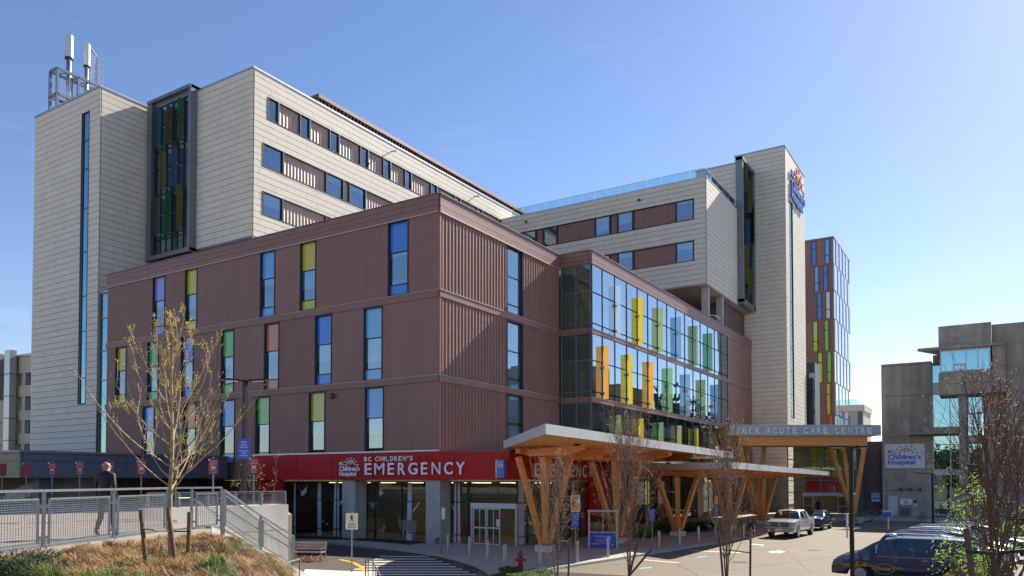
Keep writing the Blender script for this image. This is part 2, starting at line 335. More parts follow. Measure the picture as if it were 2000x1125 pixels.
for k, c in dict(yellow=(.50,.48,.04), orange=(.42,.30,.09), green=(.14,.46,.10), blue=(.16,.34,.60), olive=(.38,.42,.08), teal=(.18,.42,.48)).items(): finmat('find_'+k, tuple(.7*q+.08 for q in c), .5)

# ------------------------------------------------------------------ ground
GZ = 0.0
MB().box(-1500, -1200, -.5, 1500, 2500, -.02).build('ground', mat('asphalt_far', (.20,.19,.16), .95, noise=.15, nscale=.3), kind='structure')
mat('asphalt', (.11,.095,.075), .95, spec=.15, noise=.22, nscale=1.2, bump=.5, bscale=70)
mat('forecourt', (.185,.148,.095), .88, noise=.10, nscale=.35, bump=.3, bscale=60); mat('paving', (.47,.41,.34), .9, spec=.15, noise=.1, nscale=1.0, bump=.2, bscale=40); mat('kerb', (.42,.40,.36), .85, noise=.12, nscale=3)
mat('paint_white', (.72,.69,.62), .7, noise=.18, nscale=5); mat('paint_blue', (.14,.40,.50), .7, noise=.15, nscale=4); mat('mulch', (.035,.022,.018), .95, noise=.3, nscale=8, bump=1, bscale=30); mat('soil', (.09,.055,.03), .95, noise=.3, nscale=5, bump=1, bscale=25)
mat('paver_warm', (.31,.245,.195), .85, noise=.1, nscale=2)
MB().add([(-60,-30,0),(40,-30,0),(40,1,0),(-60,1,0)], [(0,1,2,3)]).build('driveway', 'asphalt', kind='structure')
fc = MB(); fc.add([(10.9,-12.5,.004),(60,-14,.004),(60,60,.004),(8,60,.004),(8,-6,.004)], [(0,1,2,3,4)]); fc.build('forecourt', 'forecourt', kind='structure')
nt = MATS['forecourt'].node_tree; bs = nt.nodes['Principled BSDF']; src = bs.inputs['Base Color'].links[0].from_socket
for sc_, lo, hi, dk in ((.09,.35,.7,.86),(1.1,.62,.78,.82),(9,.66,.8,.8)):
    g = nt.nodes.new('ShaderNodeNewGeometry'); n = nt.nodes.new('ShaderNodeTexNoise'); n.inputs['Scale'].default_value = sc_; n.inputs['Detail'].default_value = 8; nt.links.new(g.outputs['Position'], n.inputs['Vector'])
    r_ = nt.nodes.new('ShaderNodeMapRange'); r_.inputs[1].default_value = lo; r_.inputs[2].default_value = hi; r_.inputs[3].default_value = 1; r_.inputs[4].default_value = dk; nt.links.new(n.outputs['Fac'], r_.inputs[0])
    v = nt.nodes.new('ShaderNodeVectorMath'); v.operation = 'SCALE'; nt.links.new(src, v.inputs[0]); nt.links.new(r_.outputs[0], v.inputs['Scale']); src = v.outputs[0]
nt.links.new(src, bs.inputs['Base Color'])
sw_out = [(-14,-1.9),(-9.7,-2.37),(-5.5,-2.8),(-1.65,-3.5),(1.5,-4.25),(4.1,-5.3),(6.2,-6.5),(8.1,-7.9),(9.6,-9.2),(10.9,-10.6),(11.7,-10.2),(12.0,-9.2),(12.25,-6.6),(12.7,-2.5),(13.15,2),(13.55,6),(14.0,12),(14.4,18.7),(14.9,28),(15.4,38),(16.2,46),(21.5,46.6),(30,47.5)]
sw = MB(); sw.prism(sw_out+[(30,58),(-14,58)], -.05, .12)
sw.build('sidewalk', 'paving', kind='structure')
# score lines of the sidewalk as recessed dark joints would be sub-pixel: kerb stones are built one by one
kb = thing('kerb', 'concrete kerb curving around the hospital sidewalk and drop-off lane', 'kerb', (4,-5.3,0))
for (a, b) in zip(sw_out[:-1], sw_out[1:]):
    a = Vector((*a, 0)); b = Vector((*b, 0)); L = (b-a).length; n = max(1, round(L/1.8))
    for i in range(n):
        p = a+(b-a)*((i+.01)/n); q = a+(b-a)*((i+.99)/n)
        MB().beam((p.x,p.y,.055),(q.x,q.y,.055), .16, .16).build('kerb_stone', 'kerb', kb)
# crosswalk stripes
cw = thing('crosswalk', 'white striped pedestrian crosswalk on the dark driveway', 'crosswalk', (5,-9,0))
for i in range(9):
    y0 = on(700+i*6, 1087+i*4.6, 2, 0)
    L = on(742-i*10, 1087+i*5.0, 2, 0.0); Rr = on(838+i*13, 1087+i*5.0, 2, 0.0)
    d = (Rr-L).normalized(); n = Vector((-d.y, d.x, 0))*.17
    b = MB().prism([(L.x-n.x,L.y-n.y),(Rr.x-n.x,Rr.y-n.y),(Rr.x+n.x,Rr.y+n.y),(L.x+n.x,L.y+n.y)], .003, .008); b.build('stripe', 'paint_white', cw)
b = MB()
pp = [on(x, y, 2, .0) for x, y in ((664,1093),(690,1099),(706,1108),(714,1118),(716,1130))]
for p, q in zip(pp[:-1], pp[1:]):
    d = (q-p).normalized(); n = Vector((-d.y, d.x, 0))*.12; b.prism([(p.x-n.x,p.y-n.y),(q.x-n.x,q.y-n.y),(q.x+n.x,q.y+n.y),(p.x+n.x,p.y+n.y)], .003, .01)
b.build('yellow_kerb_line', 'yellow_paint', kind='structure')
def gmark(name, pts, m, z=.008, **k):
    P = [on(x, y, 2, 0) for x, y in pts]; return MB().prism([(p.x, p.y) for p in P], .0045, z).build(name, m, kind='structure')
gmark('painted_line', [(1258,1093),(1325,1099),(1328,1100.2),(1256,1094)], 'paint_white'); gmark('painted_line', [(1346,1075),(1446,1079),(1446,1080.2),(1345,1075.8)], 'paint_white')
gmark('painted_line', [(1465,1062),(1492,1064.5),(1491,1066),(1462,1063)], 'paint_white')
gmark('painted_arrow', [(1501,1077),(1520,1076.5),(1516,1074.5),(1534,1077.5),(1520,1081),(1522,1079),(1504,1079.5)], 'paint_white')
gmark('painted_patch', [(1362,1088),(1379,1086),(1381,1087.5),(1358,1090)], 'paint_blue'); gmark('painted_patch', [(1252,1109),(1274,1107.5),(1272,1110),(1247,1111.5)], 'paint_blue')
gmark('painted_patch', [(1660,1083),(1688,1082),(1680,1086),(1652,1087)], 'paint_white')
gmark('walkway', [(596,1114),(735,1120),(740,1135),(585,1135)], 'concrete_light', z=.05)
gmark('mulch_bed', [(578,1049),(740,1057),(836,1063),(800,1068),(740,1062),(680,1058),(578,1056)], 'mulch', z=.16)

mat('seal_tar', (.05,.045,.04), .8, noise=.2, nscale=5); mat('iron', (.07,.06,.05), .6, .4, noise=.3, nscale=12)
rnd = random.Random(17)
for k, (a, c) in enumerate((((1190,1104),(1560,1066)),((1390,1118),(1700,1078)),((1320,1100),(1365,1125)),((1530,1070),(1585,1120)))):
    p, q_ = Vector(on(*a,2,0)), Vector(on(*c,2,0)); n_ = 26; L = []
    for i in range(n_+1): t_ = i/n_; o_ = (p+(q_-p)*t_); L.append((o_.x+rnd.uniform(-.07,.07), o_.y+rnd.uniform(-.07,.07)))
    b = MB()
    for (u, v) in zip(L[:-1], L[1:]): b.beam((u[0],u[1],.006),(v[0],v[1],.006),.035,.004)
    b.build('crack_seal','seal_tar',kind='structure')
for (x, y, lb) in ((1445,1098,'round iron manhole cover in the forecourt near the third columnar tree'),(1590,1075,'round iron manhole cover in the forecourt below the pickup truck')):
    p = on(x,y,2,0); t = thing('manhole_cover',lb,'manhole cover',(p[0],p[1],.004)); MB().lathe([(.38,0),(.38,.012)],(p[0],p[1],.003),20).build('frame','iron',t); MB().lathe([(.32,0),(.32,.018)],(p[0],p[1],.003),20).build('lid','seal_tar',t)
# ------------------------------------------------------------------ windows of the brown building
def tall_window(owner, F, u0, u1, zs, cols, blindfrac, w=-.16, label=None, fm='metal_dark', gl='glass_window'):
    # zs: top..bottom split heights; cols: material per pane ('G' = see-through glass with blind and dark room)
    b = MB(); frame_on(b, F, u0, u1, zs[-1], zs[0], .06, w-.12, .05)
    for z in zs[1:-1]: fbox(b, F, u0+.06, u1-.06, z-.03, z+.03, w-.1, w+.05)
    win = b.build('window', fm, owner, label=label)
    for i, c in enumerate(cols):
        q = MB(); a, d = F(u0+.06, zs[i+1]+.03, w), F(u1-.06, zs[i]-.03, w)
        if c == 'G':
            q.add([F(u0+.06, zs[i+1]+.03, w), F(u1-.06, zs[i+1]+.03, w), F(u1-.06, zs[i]-.03, w), F(u0+.06, zs[i]-.03, w)], [(0,1,2,3)]).build('pane', gl, win)
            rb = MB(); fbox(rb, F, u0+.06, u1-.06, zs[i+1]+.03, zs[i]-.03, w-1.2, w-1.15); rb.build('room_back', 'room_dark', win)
            if blindfrac > 0:
                bl = MB(); zt = zs[i]-.03; zb = zt-(zs[i]-zs[i+1])*blindfrac; fbox(bl, F, u0+.07, u1-.07, zb, zt, w-.1, w-.06); bl.build('blind', 'blind', win)
        else:
            fbox(q, F, u0+.06, u1-.06, zs[i+1]+.03, zs[i]-.03, w-.03, w); q.build('pane', c, win)
    return win
# ------------------------------------------------------------------ brown podium building
pod = thing('hospital_podium', 'brown ribbed-metal hospital building with coloured window strips and a projecting glass bay', 'building', (-10, 8, 0))
A0 = FA(0); B0 = FB(0)
core = MB(); core.box(-35.9, .35, 4.0, -.35, 43.5, 20.4); core.box(-35.85, 44.3, 4.0, -24.5, 61, 20.4); core.box(-35.8, .45, .1, -16.8, 14, 3.99); core.build('wall', 'brown_dark', pod)
ZP, ZT = 20.6, 21.75
S4 = (15.8, 20.6); S3 = (10.5, 15.3); S2 = (6.03, 10.05)
w4 = [(-29.36,-27.71,'violet',.25),(-25.12,-23.59,'yellow',.55),(-16.33,-14.75,'blue',.22),(-12.19,-10.63,'yellow',.6),(-4.12,-2.43,'royal',.1)]
w3 = [(-34.52,-32.95,'olive',0.0),(-29.99,-28.46,'green',.75),(-25.51,-23.97,'royal',.8),(-20.64,-19.16,'green',.4),(-15.83,-14.27,'orange',.12),(-10.68,-9.08,'royal',.55),(-6.2,-4.56,'lightblue',.75)]
w2 = [(-30.55,-28.94,'blue',.3),(-25.12,-23.59,'orange',.2),(-20.64,-18.99,'blue',.1),(-16.72,-15.18,'green',.1),(-11.23,-9.66,'olive',.5),(-6.06,-4.43,'blue',.5)]
def strip(F, ua, ub, z0, z1, wins, owner, m='brown'):
    u = ua
    for a, b in [(x[0], x[1]) for x in wins]+[(ub, ub)]:
        if a-u > .15: siding(F, u, a, z0, z1, m, owner)
        u = b
strip(A0, -35.85, -.12, S4[0]-.02, ZP, w4, pod); strip(A0, -35.85, -.12, S3[0], S3[1]+.05, w3, pod)
strip(A0, -16.9, -.12, 5.9, S2[1]+.02, [x for x in w2 if x[0] > -16.8], pod); strip(A0, -35.85, -16.9, 4.0, S2[1]+.02, [x for x in w2 if x[0] < -16.9], pod)
for (a, b, c, f) in w4: tall_window(pod, A0, a, b, [20.6,18.62,16.53,15.8], ['sp_'+c,'G','sp_'+c], f, label=f'{c} window strip on the top storey')
for (a, b, c, f) in w3: tall_window(pod, A0, a, b, [15.3,13.29,11.26,10.5], ['sp_'+c,'G','sp_'+c], f, label=f'{c} window strip on the middle storey')
for (a, b, c, f) in w2:
    if a < -15: tall_window(pod, A0, a, b, [10.05,8.05,6.0,5.26], ['sp_'+c,'G','sp_'+c], f, label=f'{c} window strip on the lower storey')
    else: tall_window(pod, A0, a, b, [10.05,8.05,6.03], ['sp_'+c,'G'], f, label=f'{c} window strip on the lower storey')
for a in w2[:3]: fbx = MB(); fbox(fbx, A0, a[0], a[1], 4.0, 5.26, -.1, 0.02); fbx.build('infill_panel', 'brown', pod)
# flat bands between storeys and the planked parapet, both faces
def bands(F, u0, u1, owner, zt=ZT, zp=ZP, lv=((15.3,15.78),(10.06,10.5))):
    for z0, z1 in lv:
        b = MB(); fbox(b, F, u0, u1, z0+.02, z1-.04, -.2, .10); b.build('band', 'brown', owner)
        b = MB(); fbox(b, F, u0, u1, z1-.04, z1, -.2, .14); b.build('drip_edge', 'rib_light', owner)
    n = 3; h = (zt-.06-zp)/n
    for i in range(n):
        b = MB(); fbox(b, F, u0, u1, zp+i*h+.02, zp+(i+1)*h, -.2, .11); b.build('parapet_plank', 'brown', owner)
    b = MB(); fbox(b, F, u0-.05, u1+.05, zt-.06, zt, -.5, .17); b.build('coping', 'brown', owner)
    b = MB(); fbox(b, F, u0, u1, zp-.05, zp+.02, -.2, .13); b.build('drip_edge', 'rib_light', owner)
bands(A0, -35.9, 0, pod); bands(B0, 0.0, 15.5, pod)
b = MB(); fbox(b, A0, -.12, .0, 5.86, ZP-.06, -.12, 0.0); b.box(-.14,.002,5.86,.072,.14,ZP-.07); b.build('corner_trim', 'brown', pod)
wB = [(7.8, 9.95)]
strip(B0, .14, 15.55, S4[0]-.02, ZP, wB, pod); strip(B0, .14, 15.55, S3[0], S3[1]+.05, wB, pod); strip(B0, .14, 15.55, 5.7, S2[1]+.02, wB, pod)
tall_window(pod, B0, 7.8, 9.95, [20.58,18.46,16.47,15.8], ['G','G','G'], .95, gl='glass_window', label='clear window strip beside the glass bay, top storey')
tall_window(pod, B0, 7.8, 9.95, [15.28,13.15,11.15,10.45], ['G','G','G'], .9, label='clear window strip beside the glass bay, middle storey')
tall_window(pod, B0, 7.8, 9.95, [10.02,7.94,5.75], ['G','G'], .9, label='clear window strip beside the glass bay, lower storey')
# roof
MB().box(-35.6, .4, 20.4, -.4, 43.6, 21.3).build('roof', 'roofing', pod)
# underside and light trim over the red fascia
MB().box(-16.9, -.12, 5.78, .0, .2, 5.88).build('trim', 'alu', pod)
# wall lamp
for (x, z) in ((-8.9, 9.62),):
    MB().box(x-.2, -.42, z-.12, x+.2, -.07, z+.22).build('wall_lamp', 'brown_dark', pod)
# ---- projecting glass bay
XB = 2.74; YS = 15.65; YE = 62.0
mull = [15.73,17.58,19.96,22.34,24.66,27.05,29.4,31.8,34.25,36.79,39.26,41.65,44.1,46.55,49.01,51.5]
BB = FB(XB); BS = FA(YS)
MB().box(-.05, YS+.2, 20.75, XB-.2, 43.6, 21.6).build('roof', 'roofing', pod)
MB().box(-.05, 43.62, 20.75, XB-.2, YE, 21.6).build('roof', 'roofing', pod)
def bay_bands(F, u0, u1, zs, par=True):
    for z0, z1 in zs:
        b = MB(); fbox(b, F, u0, u1, z0+.02, z1-.03, -.25, .06); b.build('band', 'brown', pod)
        b = MB(); fbox(b, F, u0, u1, z1-.03, z1, -.25, .1); b.build('drip_edge', 'rib_light', pod)
    for i in range(3):
        b = MB(); fbox(b, F, u0, u1, 20.72+i*.34, 20.72+(i+1)*.34-.02, -.25, .07); b.build('parapet_plank', 'brown', pod)
    b = MB(); fbox(b, F, u0, u1, 21.74, 21.81, -.5, .13); b.build('coping', 'brown', pod)
bay_bands(BB, YS, YE, [(15.33,15.72),(10.0,10.4)]); bay_bands(BS, 0.05, XB-.25, [(15.33,15.72),(10.0,10.4)])
rows = [(20.70,18.55),(18.55,16.14),(16.14,15.72),(15.33,13.25),(13.25,10.84),(10.84,10.4),(10.0,7.9),(7.9,5.9)]
cwf = MB()
for k, y in enumerate(mull): fbox(cwf, BB, y-.035, y+.035, 5.9, 20.7, -.12, .05)
for t, bt in rows:
    for z in {t, bt}:
        fbox(cwf, BB, mull[0], mull[-1], z-.03, z+.03, -.12, .035)
cwf.build('mullions', 'metal_dark', pod)
bf = MB()
for x in (.12, 1.43, 2.68): fbox(bf, BS, x-.04, x+.04, 5.9, 20.7, -.12, .05)
for t, bt in rows: fbox(bf, BS, .1, 2.7, t-.03, t+.03, -.12, .04)
bf.build('mullions', 'metal_slate', pod)
for r, (t, bt) in enumerate(rows):
    for k in range(15):
        u0, u1 = mull[k]+.035, mull[k+1]-.035; b = MB(); j = random.uniform(-.004,.004)
        b.add([BB(u0,bt+.03,j), BB(u1,bt+.03,-j), BB(u1,t-.03,-j), BB(u0,t-.03,j)], [(0,1,2,3)]); b.build('glass_pane', 'glass_curtain' if r < 6 else 'glass_dark', pod)
    for (x0, x1) in ((.16,1.39),(1.47,2.64)):
        b = MB().add([BS(x0,bt+.03), BS(x1,bt+.03), BS(x1,t-.03), BS(x0,t-.03)], [(0,1,2,3)]); b.build('glass_pane', 'glass_short', pod)
MB().box(.02, YS+.3, 5.9, .06, 51.4, 20.7).build('room_wall', 'room_wall', pod)
for z in (20.65, 15.33, 10.0): MB().box(.07, YS+.16, z-.45 if z > 16 else z, XB-.16, 51.4, z+.05 if z > 16 else z+.36).build('floor_slab', 'room_wall', pod)
for z in (18.85, 13.5, 8.2):
    MB().box(.07, YS+.2, z+.0, XB-.2, YS+.24, z+1.8).build('spandrel_panel', 'room_dark', pod)
for z in (15.7, 10.38):
    for (x, c) in ((.9,'tan_wall'),(1.9,'lime')): MB().box(x, YS+1.6, z, x+.35, YS+1.7, z+2.3).build('interior_panel', c, pod)
MB().box(.02, 51.5, 5.9, XB-.02, YE, 20.7).build('wall', 'brown_dark', pod)
b = MB(); fbox(b, BB, 51.55, YE, 5.9, 10.0, -.1, .02); b.build('flat_panel', 'brown', pod)
b = MB(); fbox(b, BB, 51.55, YE, 10.42, 15.32, -.1, .02); b.build('flat_panel', 'brown', pod)
b = MB(); fbox(b, BB, 51.55, YE, 15.74, 20.7, -.1, .02); b.build('flat_panel', 'brown', pod)
MB().box(.0, YS, 5.6, XB, YE, 5.88).build('soffit', 'soffit', pod)
# coloured glass fins standing out from the bay
fins = [(0,(2,'pale'),(4,'yellow'),(6,'olive'),(8,'blue'),(10,'olive'),(12,'green')),(1,(1,'orange'),(3,'yellow'),(5,'orange'),(7,'green'),(9,'blue'),(11,'olive'),(13,'blue')),(2,(2,'green'),(4,'yellow'),(6,'green'),(8,'olive'),(10,'yellow'),(12,'green'))]
fz = [(15.75,19.9),(10.4,14.6),(6.6,9.3)]
for row in fins:
    z0, z1 = fz[row[0]]
    for k, c in row[1:]:
        y = mull[k]; f = MB().box(XB+.07, y-.012, z0, XB+.54, y+.012, z1).build('glass_fin', 'fin_'+c, pod)
        q = MB()
        for z in (z0+.45, z0+2.5):
            if z < z1: q.box(XB+.04, y-.09, z-.08, XB+.2, y+.09, z+.08)
        q.build('bracket', 'steel', f)
# street-level frontage under the bay and the canopies
fr0 = thing('street_frontage', 'dark glazed street-level frontage with green and yellow panels behind the canopies', 'building', (2.4, 38, 0))
MB().box(1.2, 13.7, .1, 1.9, 62, 5.6).build('wall','room_dark',fr0); SFB = FB(2.3); rnd = random.Random(4); y = 13.9
while y < 61:
    c = rnd.choices(['glass_ground','brown_dark','sp_green','sp_olive','concrete','room_dark'],[8,5,.8,1.0,.8,3])[0]; wd_ = 1.9 if c in ('glass_ground','brown_dark','room_dark') else .6
    q = MB(); fbox(q, SFB, y, y+.08, .1, 5.6, -.1, .06); q.build('mullion','metal_dark',fr0)
    q = MB(); fbox(q, SFB, y+.08, min(61.9,y+wd_), .1, 5.5, -.05, 0 if c[:5] == 'glass' else .03); q.build('frontage_panel',c,fr0); y += wd_
MB().box(-.0,13.65,5.5,2.6,62,5.6).build('fascia_band','brown_dark',fr0)
# ------------------------------------------------------------------ emergency department ground floor
em = thing('emergency_wing', 'ground-floor emergency department with red fascia, concrete columns and dark glazing', 'building', (-5, 2, 0))
MB().box(-16.75, -.08, 4.0, -.02, .3, 5.78).build('wall', 'red', em)
for x0, x1 in ((-16.75,-12.3),(-12.28,-8.9),(-8.88,-5.2),(-5.18,-1.4),(-1.38,1.3),(1.32,5.2)):
    MB().box(x0, -.115, 5.2, x1-.02, -.081, 5.76 if x0 < 0 else 5.6).build('fascia_panel', 'red', em); MB().box(x0, -.115, 4.02, x1-.02, -.081, 5.185).build('fascia_panel', 'red', em)
MB().box(0.0, -.08, 4.0, 5.2, .5, 5.68).build('wall', 'red', em)
MB().box(4.7, .5, 4.0, 5.2, 13.6, 5.68).build('wall', 'red', em)
for y0, y1 in ((0,3.3),(3.32,7.0),(7.02,10.6),(10.62,13.6)): MB().box(5.2, y0, 4.02, 5.235, y1-.02, 5.66).build('fascia_panel', 'red', em)
MB().box(0.1, .3, 5.6, 5.1, 13.6, 5.72).build('roof', 'roofing', em)
MB().box(-16.7, .3, 3.88, 5.0, 13.5, 3.995).build('ceiling', 'room_wall', em)
MB().box(4.9, 10.3, .1, 5.2, 13.6, 4.0).build('wall', 'red', em)
MB().box(4.6, 9.4, .1, 4.9, 10.3, 4.0).build('wall', 'brown_dark', em)
MB().box(-16.7, .2, .1, -14.1, .5, 4.0).build('wall', 'red', em)
MB().box(-16.5, 9, .1, 4.9, 9.2, 3.88).build('interior_wall', 'room_wall', em)
MB().box(-9.0, 8.0, .8, -5.0, 8.1, 3.0).build('interior_panel', 'tan_wall', em)
for x0, x1 in ((-8.06,-6.9),(-1.0,.1)):
    MB().box(x0, .02, .1, x1, 1.1, 4.0).build('column', 'concrete', em)
# ground-floor glazing, one pane at a time
GF = FA(1.2); hz = [3.9,2.64,.62,.1]
verts = [-14.0,-11.2,-9.95,-8.5,-8.0, -6.6,-5.6,-3.4,-1.4, -.9,.12,.95,1.0]
gx = [-14.0,-11.6,-9.7,-8.1]; gx2 = [-7.0,-6.2,-3.9,-1.45]; gx3 = [.0,.55,1.35,1.55]
gm = MB()
for gset in (gx, gx2, gx3):
    for x in gset: fbox(gm, GF, x-.04, x+.04, .1, 3.9, -.08, .04)
    for z in hz: fbox(gm, GF, gset[0], gset[-1], z-.03, z+.03, -.08, .035)
    for i in range(len(gset)-1):
        for j in range(3):
            MB().add([GF(gset[i]+.04,hz[j+1]+.03), GF(gset[i+1]-.04,hz[j+1]+.03), GF(gset[i+1]-.04,hz[j]-.03), GF(gset[i]+.04,hz[j]-.03)], [(0,1,2,3)]).build('glass_pane', 'glass_ground', em)
gm.build('mullions', 'metal_dark', em)
for x in (-12.5,-10,-7.5,-5,-2.5,.5,3.2):
    for y in (3.2, 6.2): MB().box(x, y, 3.8, x+1.1, y+.25, 3.87).build('ceiling_light','ceiling_light',em)  # glowing panels added to lift the black lobby behind the glazing
for (x, y, wd_, m_) in ((-11.5,5.5,1.8,'tan_wall'),(-6.3,5.0,2.6,'timber'),(-3.5,6.8,1.2,'red_wall'),(1.6,6,2.2,'tan_wall')):
    MB().box(x,y,.12,x+wd_,y+.7,1.15).build('reception_desk',m_,em)
# white vinyl forest silhouettes on the glass
def silh(name, pts, m='vinyl_white', F=GF, w=.012, ):
    vs = [F(u, v, w) for u, v in pts]; n = len(vs); vs2 = [F(u, v, w+.006) for u, v in pts]
    MB().add(vs+vs2, [tuple(reversed(range(n))), tuple(range(n, 2*n))]+[(i,(i+1)%n,n+(i+1)%n,n+i) for i in range(n)]).build(name, m, em)
def gp(x, y): p = on(x, y, 1, 1.18); return (p[0], p[2])
def zz(x, y): return gp(560+x/5.882, 960+y/5.882)      # read off an enlargement
def tree_sil(x0, x1, b0, b1, yb): silh('tree_decal', [gp(x0,943), gp(x1,943), gp(b1,yb), gp(b0,yb)])
tree_sil(621,627,619,627.5,1047.5); tree_sil(653,662,650.5,662,1049); tree_sil(574.5,577,573,577.5,1045)
tree_sil(797,804,793.5,804,1057); tree_sil(888,898,886,899,1060)
silh('bird_decal', [zz(150,45),zz(170,20),gp(580,946),gp(588,960),gp(597,953),gp(600,946),gp(598,962),gp(592,968),gp(586,967)])
silh('bird_decal', [gp(740,962),gp(744,952),gp(746,960),gp(750,962),gp(744,968),gp(741,966)])
silh('bird_decal', [zz(930,130),zz(1040,130),zz(1015,175),zz(990,205),zz(970,165)], 'vinyl_grey')
silh('leaf_decal', [zz(405,330),zz(425,340),zz(432,358),zz(415,350)]); silh('leaf_decal', [zz(440,375),zz(470,362),zz(475,370),zz(455,388)])
silh('deer_decal', [zz(1290,285),zz(1305,320),zz(1315,288),zz(1328,325),zz(1345,335),zz(1440,325),zz(1475,325),zz(1498,360),zz(1490,420),zz(1478,470),zz(1478,570),zz(1468,572),zz(1462,490),zz(1440,560),zz(1436,555),zz(1450,470),zz(1380,445),zz(1350,450),zz(1335,560),zz(1322,568),zz(1330,470),zz(1300,410),zz(1290,370)], 'vinyl_grey', w=.03)
silh('deer_decal', [zz(1100,380),zz(1118,392),zz(1148,402),zz(1135,415),zz(1120,455),zz(1128,550),zz(1115,550),zz(1106,462),zz(1070,458),zz(1052,500),zz(1062,550),zz(1040,545),zz(1038,500),zz(1055,440),zz(1068,425),zz(1105,420)], 'vinyl_grey', w=.03)
silh('branch_decal', [zz(1448,250),zz(1448,220),zz(1520,118),zz(1530,125)], w=.021); silh('branch_decal', [gp(664,988),gp(664,982),gp(672,968),gp(673,971)], w=.021)
silh('branch_decal', [gp(881,984),gp(889,992),gp(889,1004)], w=.021)
# the sliding entrance
dr = thing('sliding_door', 'white framed sliding glass doors under the red emergency fascia', 'door', (3.4, 1.0, .12))
D = FA(1.0); X0, X1 = 1.75, 5.0
b = MB(); fbox(b, D, X0, X1, 2.32, 2.62, -.2, .1); b.build('header', 'white_metal', dr)
b = MB(); 
for x in (X0, X1-.07): fbox(b, D, x, x+.07, .12, 2.32, -.1, .06)
b.build('door_frame', 'white_metal', dr)
for (x0, x1) in ((1.9,2.85),(2.9,3.85)):
    q = MB(); frame_on(q, D, x0, x1, .14, 2.3, .06, -.03, .03); fbox(q, D, x0+.06, x1-.06, 1.1, 1.18, -.03, .03); fbox(q, D, (x0+x1)/2-.02, (x0+x1)/2+.02, .2, 2.24, -.03, .02)
    L = q.build('door_leaf', 'white_metal', dr); MB().add([D(x0+.06,.2),D(x1-.06,.2),D(x1-.06,2.24),D(x0+.06,2.24)], [(0,1,2,3)]).build('glass_pane', 'glass_ground', L)
q = MB(); fbox(q, D, 3.6, 3.83, 1.25, 1.75, .035, .045); q.build('notice', 'white_sign', dr); q = MB(); fbox(q, D, 3.6, 3.83, 1.68, 1.76, .046, .05); q.build('notice_header', 'red', dr)
q = MB(); frame_on(q, D, 1.6, 5.1, 2.64, 3.98, .05, -.05, .04); fbox(q, D, 1.65, 5.05, 3.05, 3.1, -.05, .03); q.build('transom_frame', 'metal_dark', dr)
MB().add([D(1.65,2.66),D(5.05,2.66),D(5.05,3.95),D(1.65,3.95)], [(0,1,2,3)]).build('glass_pane', 'glass_ground', dr)
text_fit('lettering', 'ACCESS', 'vinyl_grey', D, 2.9, 3.9, 3.5, 3.65, dr, .01, .015); text_fit('lettering', "CHILDREN'S EMERGENCY", 'vinyl_grey', D, 2.2, 4.8, 3.2, 3.35, dr, .01, .015)
# B-side glazing under the second EMERGENCY sign
GB = FB(4.85); q = MB()
ys = [1.3,2.5,3.8,5.2,6.8,8.0,9.4]
for y in ys: fbox(q, GB, y-.04, y+.04, .1, 3.95, -.08, .05)
for z in hz: fbox(q, GB, 1.3, 9.4, z-.03, z+.03, -.08, .04)
q.build('mullions', 'metal_dark', em)
for i in range(6):
    for j in range(3): MB().add([GB(ys[i]+.04,hz[j+1]+.03),GB(ys[i+1]-.04,hz[j+1]+.03),GB(ys[i+1]-.04,hz[j]-.03),GB(ys[i]+.04,hz[j]-.03)],[(0,1,2,3)]).build('glass_pane', 'glass_ground', em)
def silB(y0,y1,z0,z1): silh('tree_decal', [(y0,z0),(y1,z0),(y1-.05,z1),(y0+.05,z1)], F=GB)
silB(1.4,2.1,.15,3.9); silB(4.4,4.9,2.7,3.9); silB(8.2,8.7,.7,3.9)
silh('branch_decal', [(1.9,1.9),(1.95,2.3),(3.3,3.9),(3.2,3.6)], F=GB, w=.021)
# lettering
sg = thing('emergency_sign', 'large white EMERGENCY letters under BC CHILDREN\'S facing the driveway', 'sign', (-2, -.12, 4.3))
F1 = FA(-.14)
for ch, pa_, pb_ in zip('EMERGENCY', (714,733,759,779,799,824,845,869,892), (727,752,771,793,817,836,861.5,886,909.5)): text_fit('letter', ch, 'letter_white', F1, on(pa_,915,1,-.14)[0], on(pb_,915,1,-.14)[0], 4.35, 5.10, sg, .07, .03, .0 if ch in 'MN' else .012)
letters("BC CHILDREN'S", 'letter_white', F1, -5.9, -1.85, 5.22, 5.52, sg, .05, .03, .012)
sg = thing('logo_sign', 'white children\'s hospital logo with smiling sun beside the large EMERGENCY lettering', 'sign', (-7, -.12, 4.2)); hospital_logo(F1, -8.12, 4.23, 1.8, 1.25, sg, 'letter_white', 'letter_white', .02, .05)
sg = thing('emergency_sign', 'white EMERGENCY letters on the red wall behind the timber columns', 'sign', (5.2, 6, 4.2)); letters('EMERGENCY', 'letter_white', FB(5.24), 2.6, 10.5, 4.2, 5.05, sg, .06, .02, .03)
sg = thing('number_sign', 'blue and white box sign reading 55 on the red fascia', 'sign', (4.7, -.4, 4.1))
MB().box(4.44, -.4, 4.12, 4.52, -.13, 5.2).build('side_panel', 'white_sign', sg); MB().box(4.52, -.42, 4.14, 5.02, -.13, 5.18).build('face_panel', 'blue_55', sg)
text_fit('numerals', '55', 'white_sign', FA(-.42), 4.58, 4.96, 4.74, 5.06, sg, .015, 0, .02)
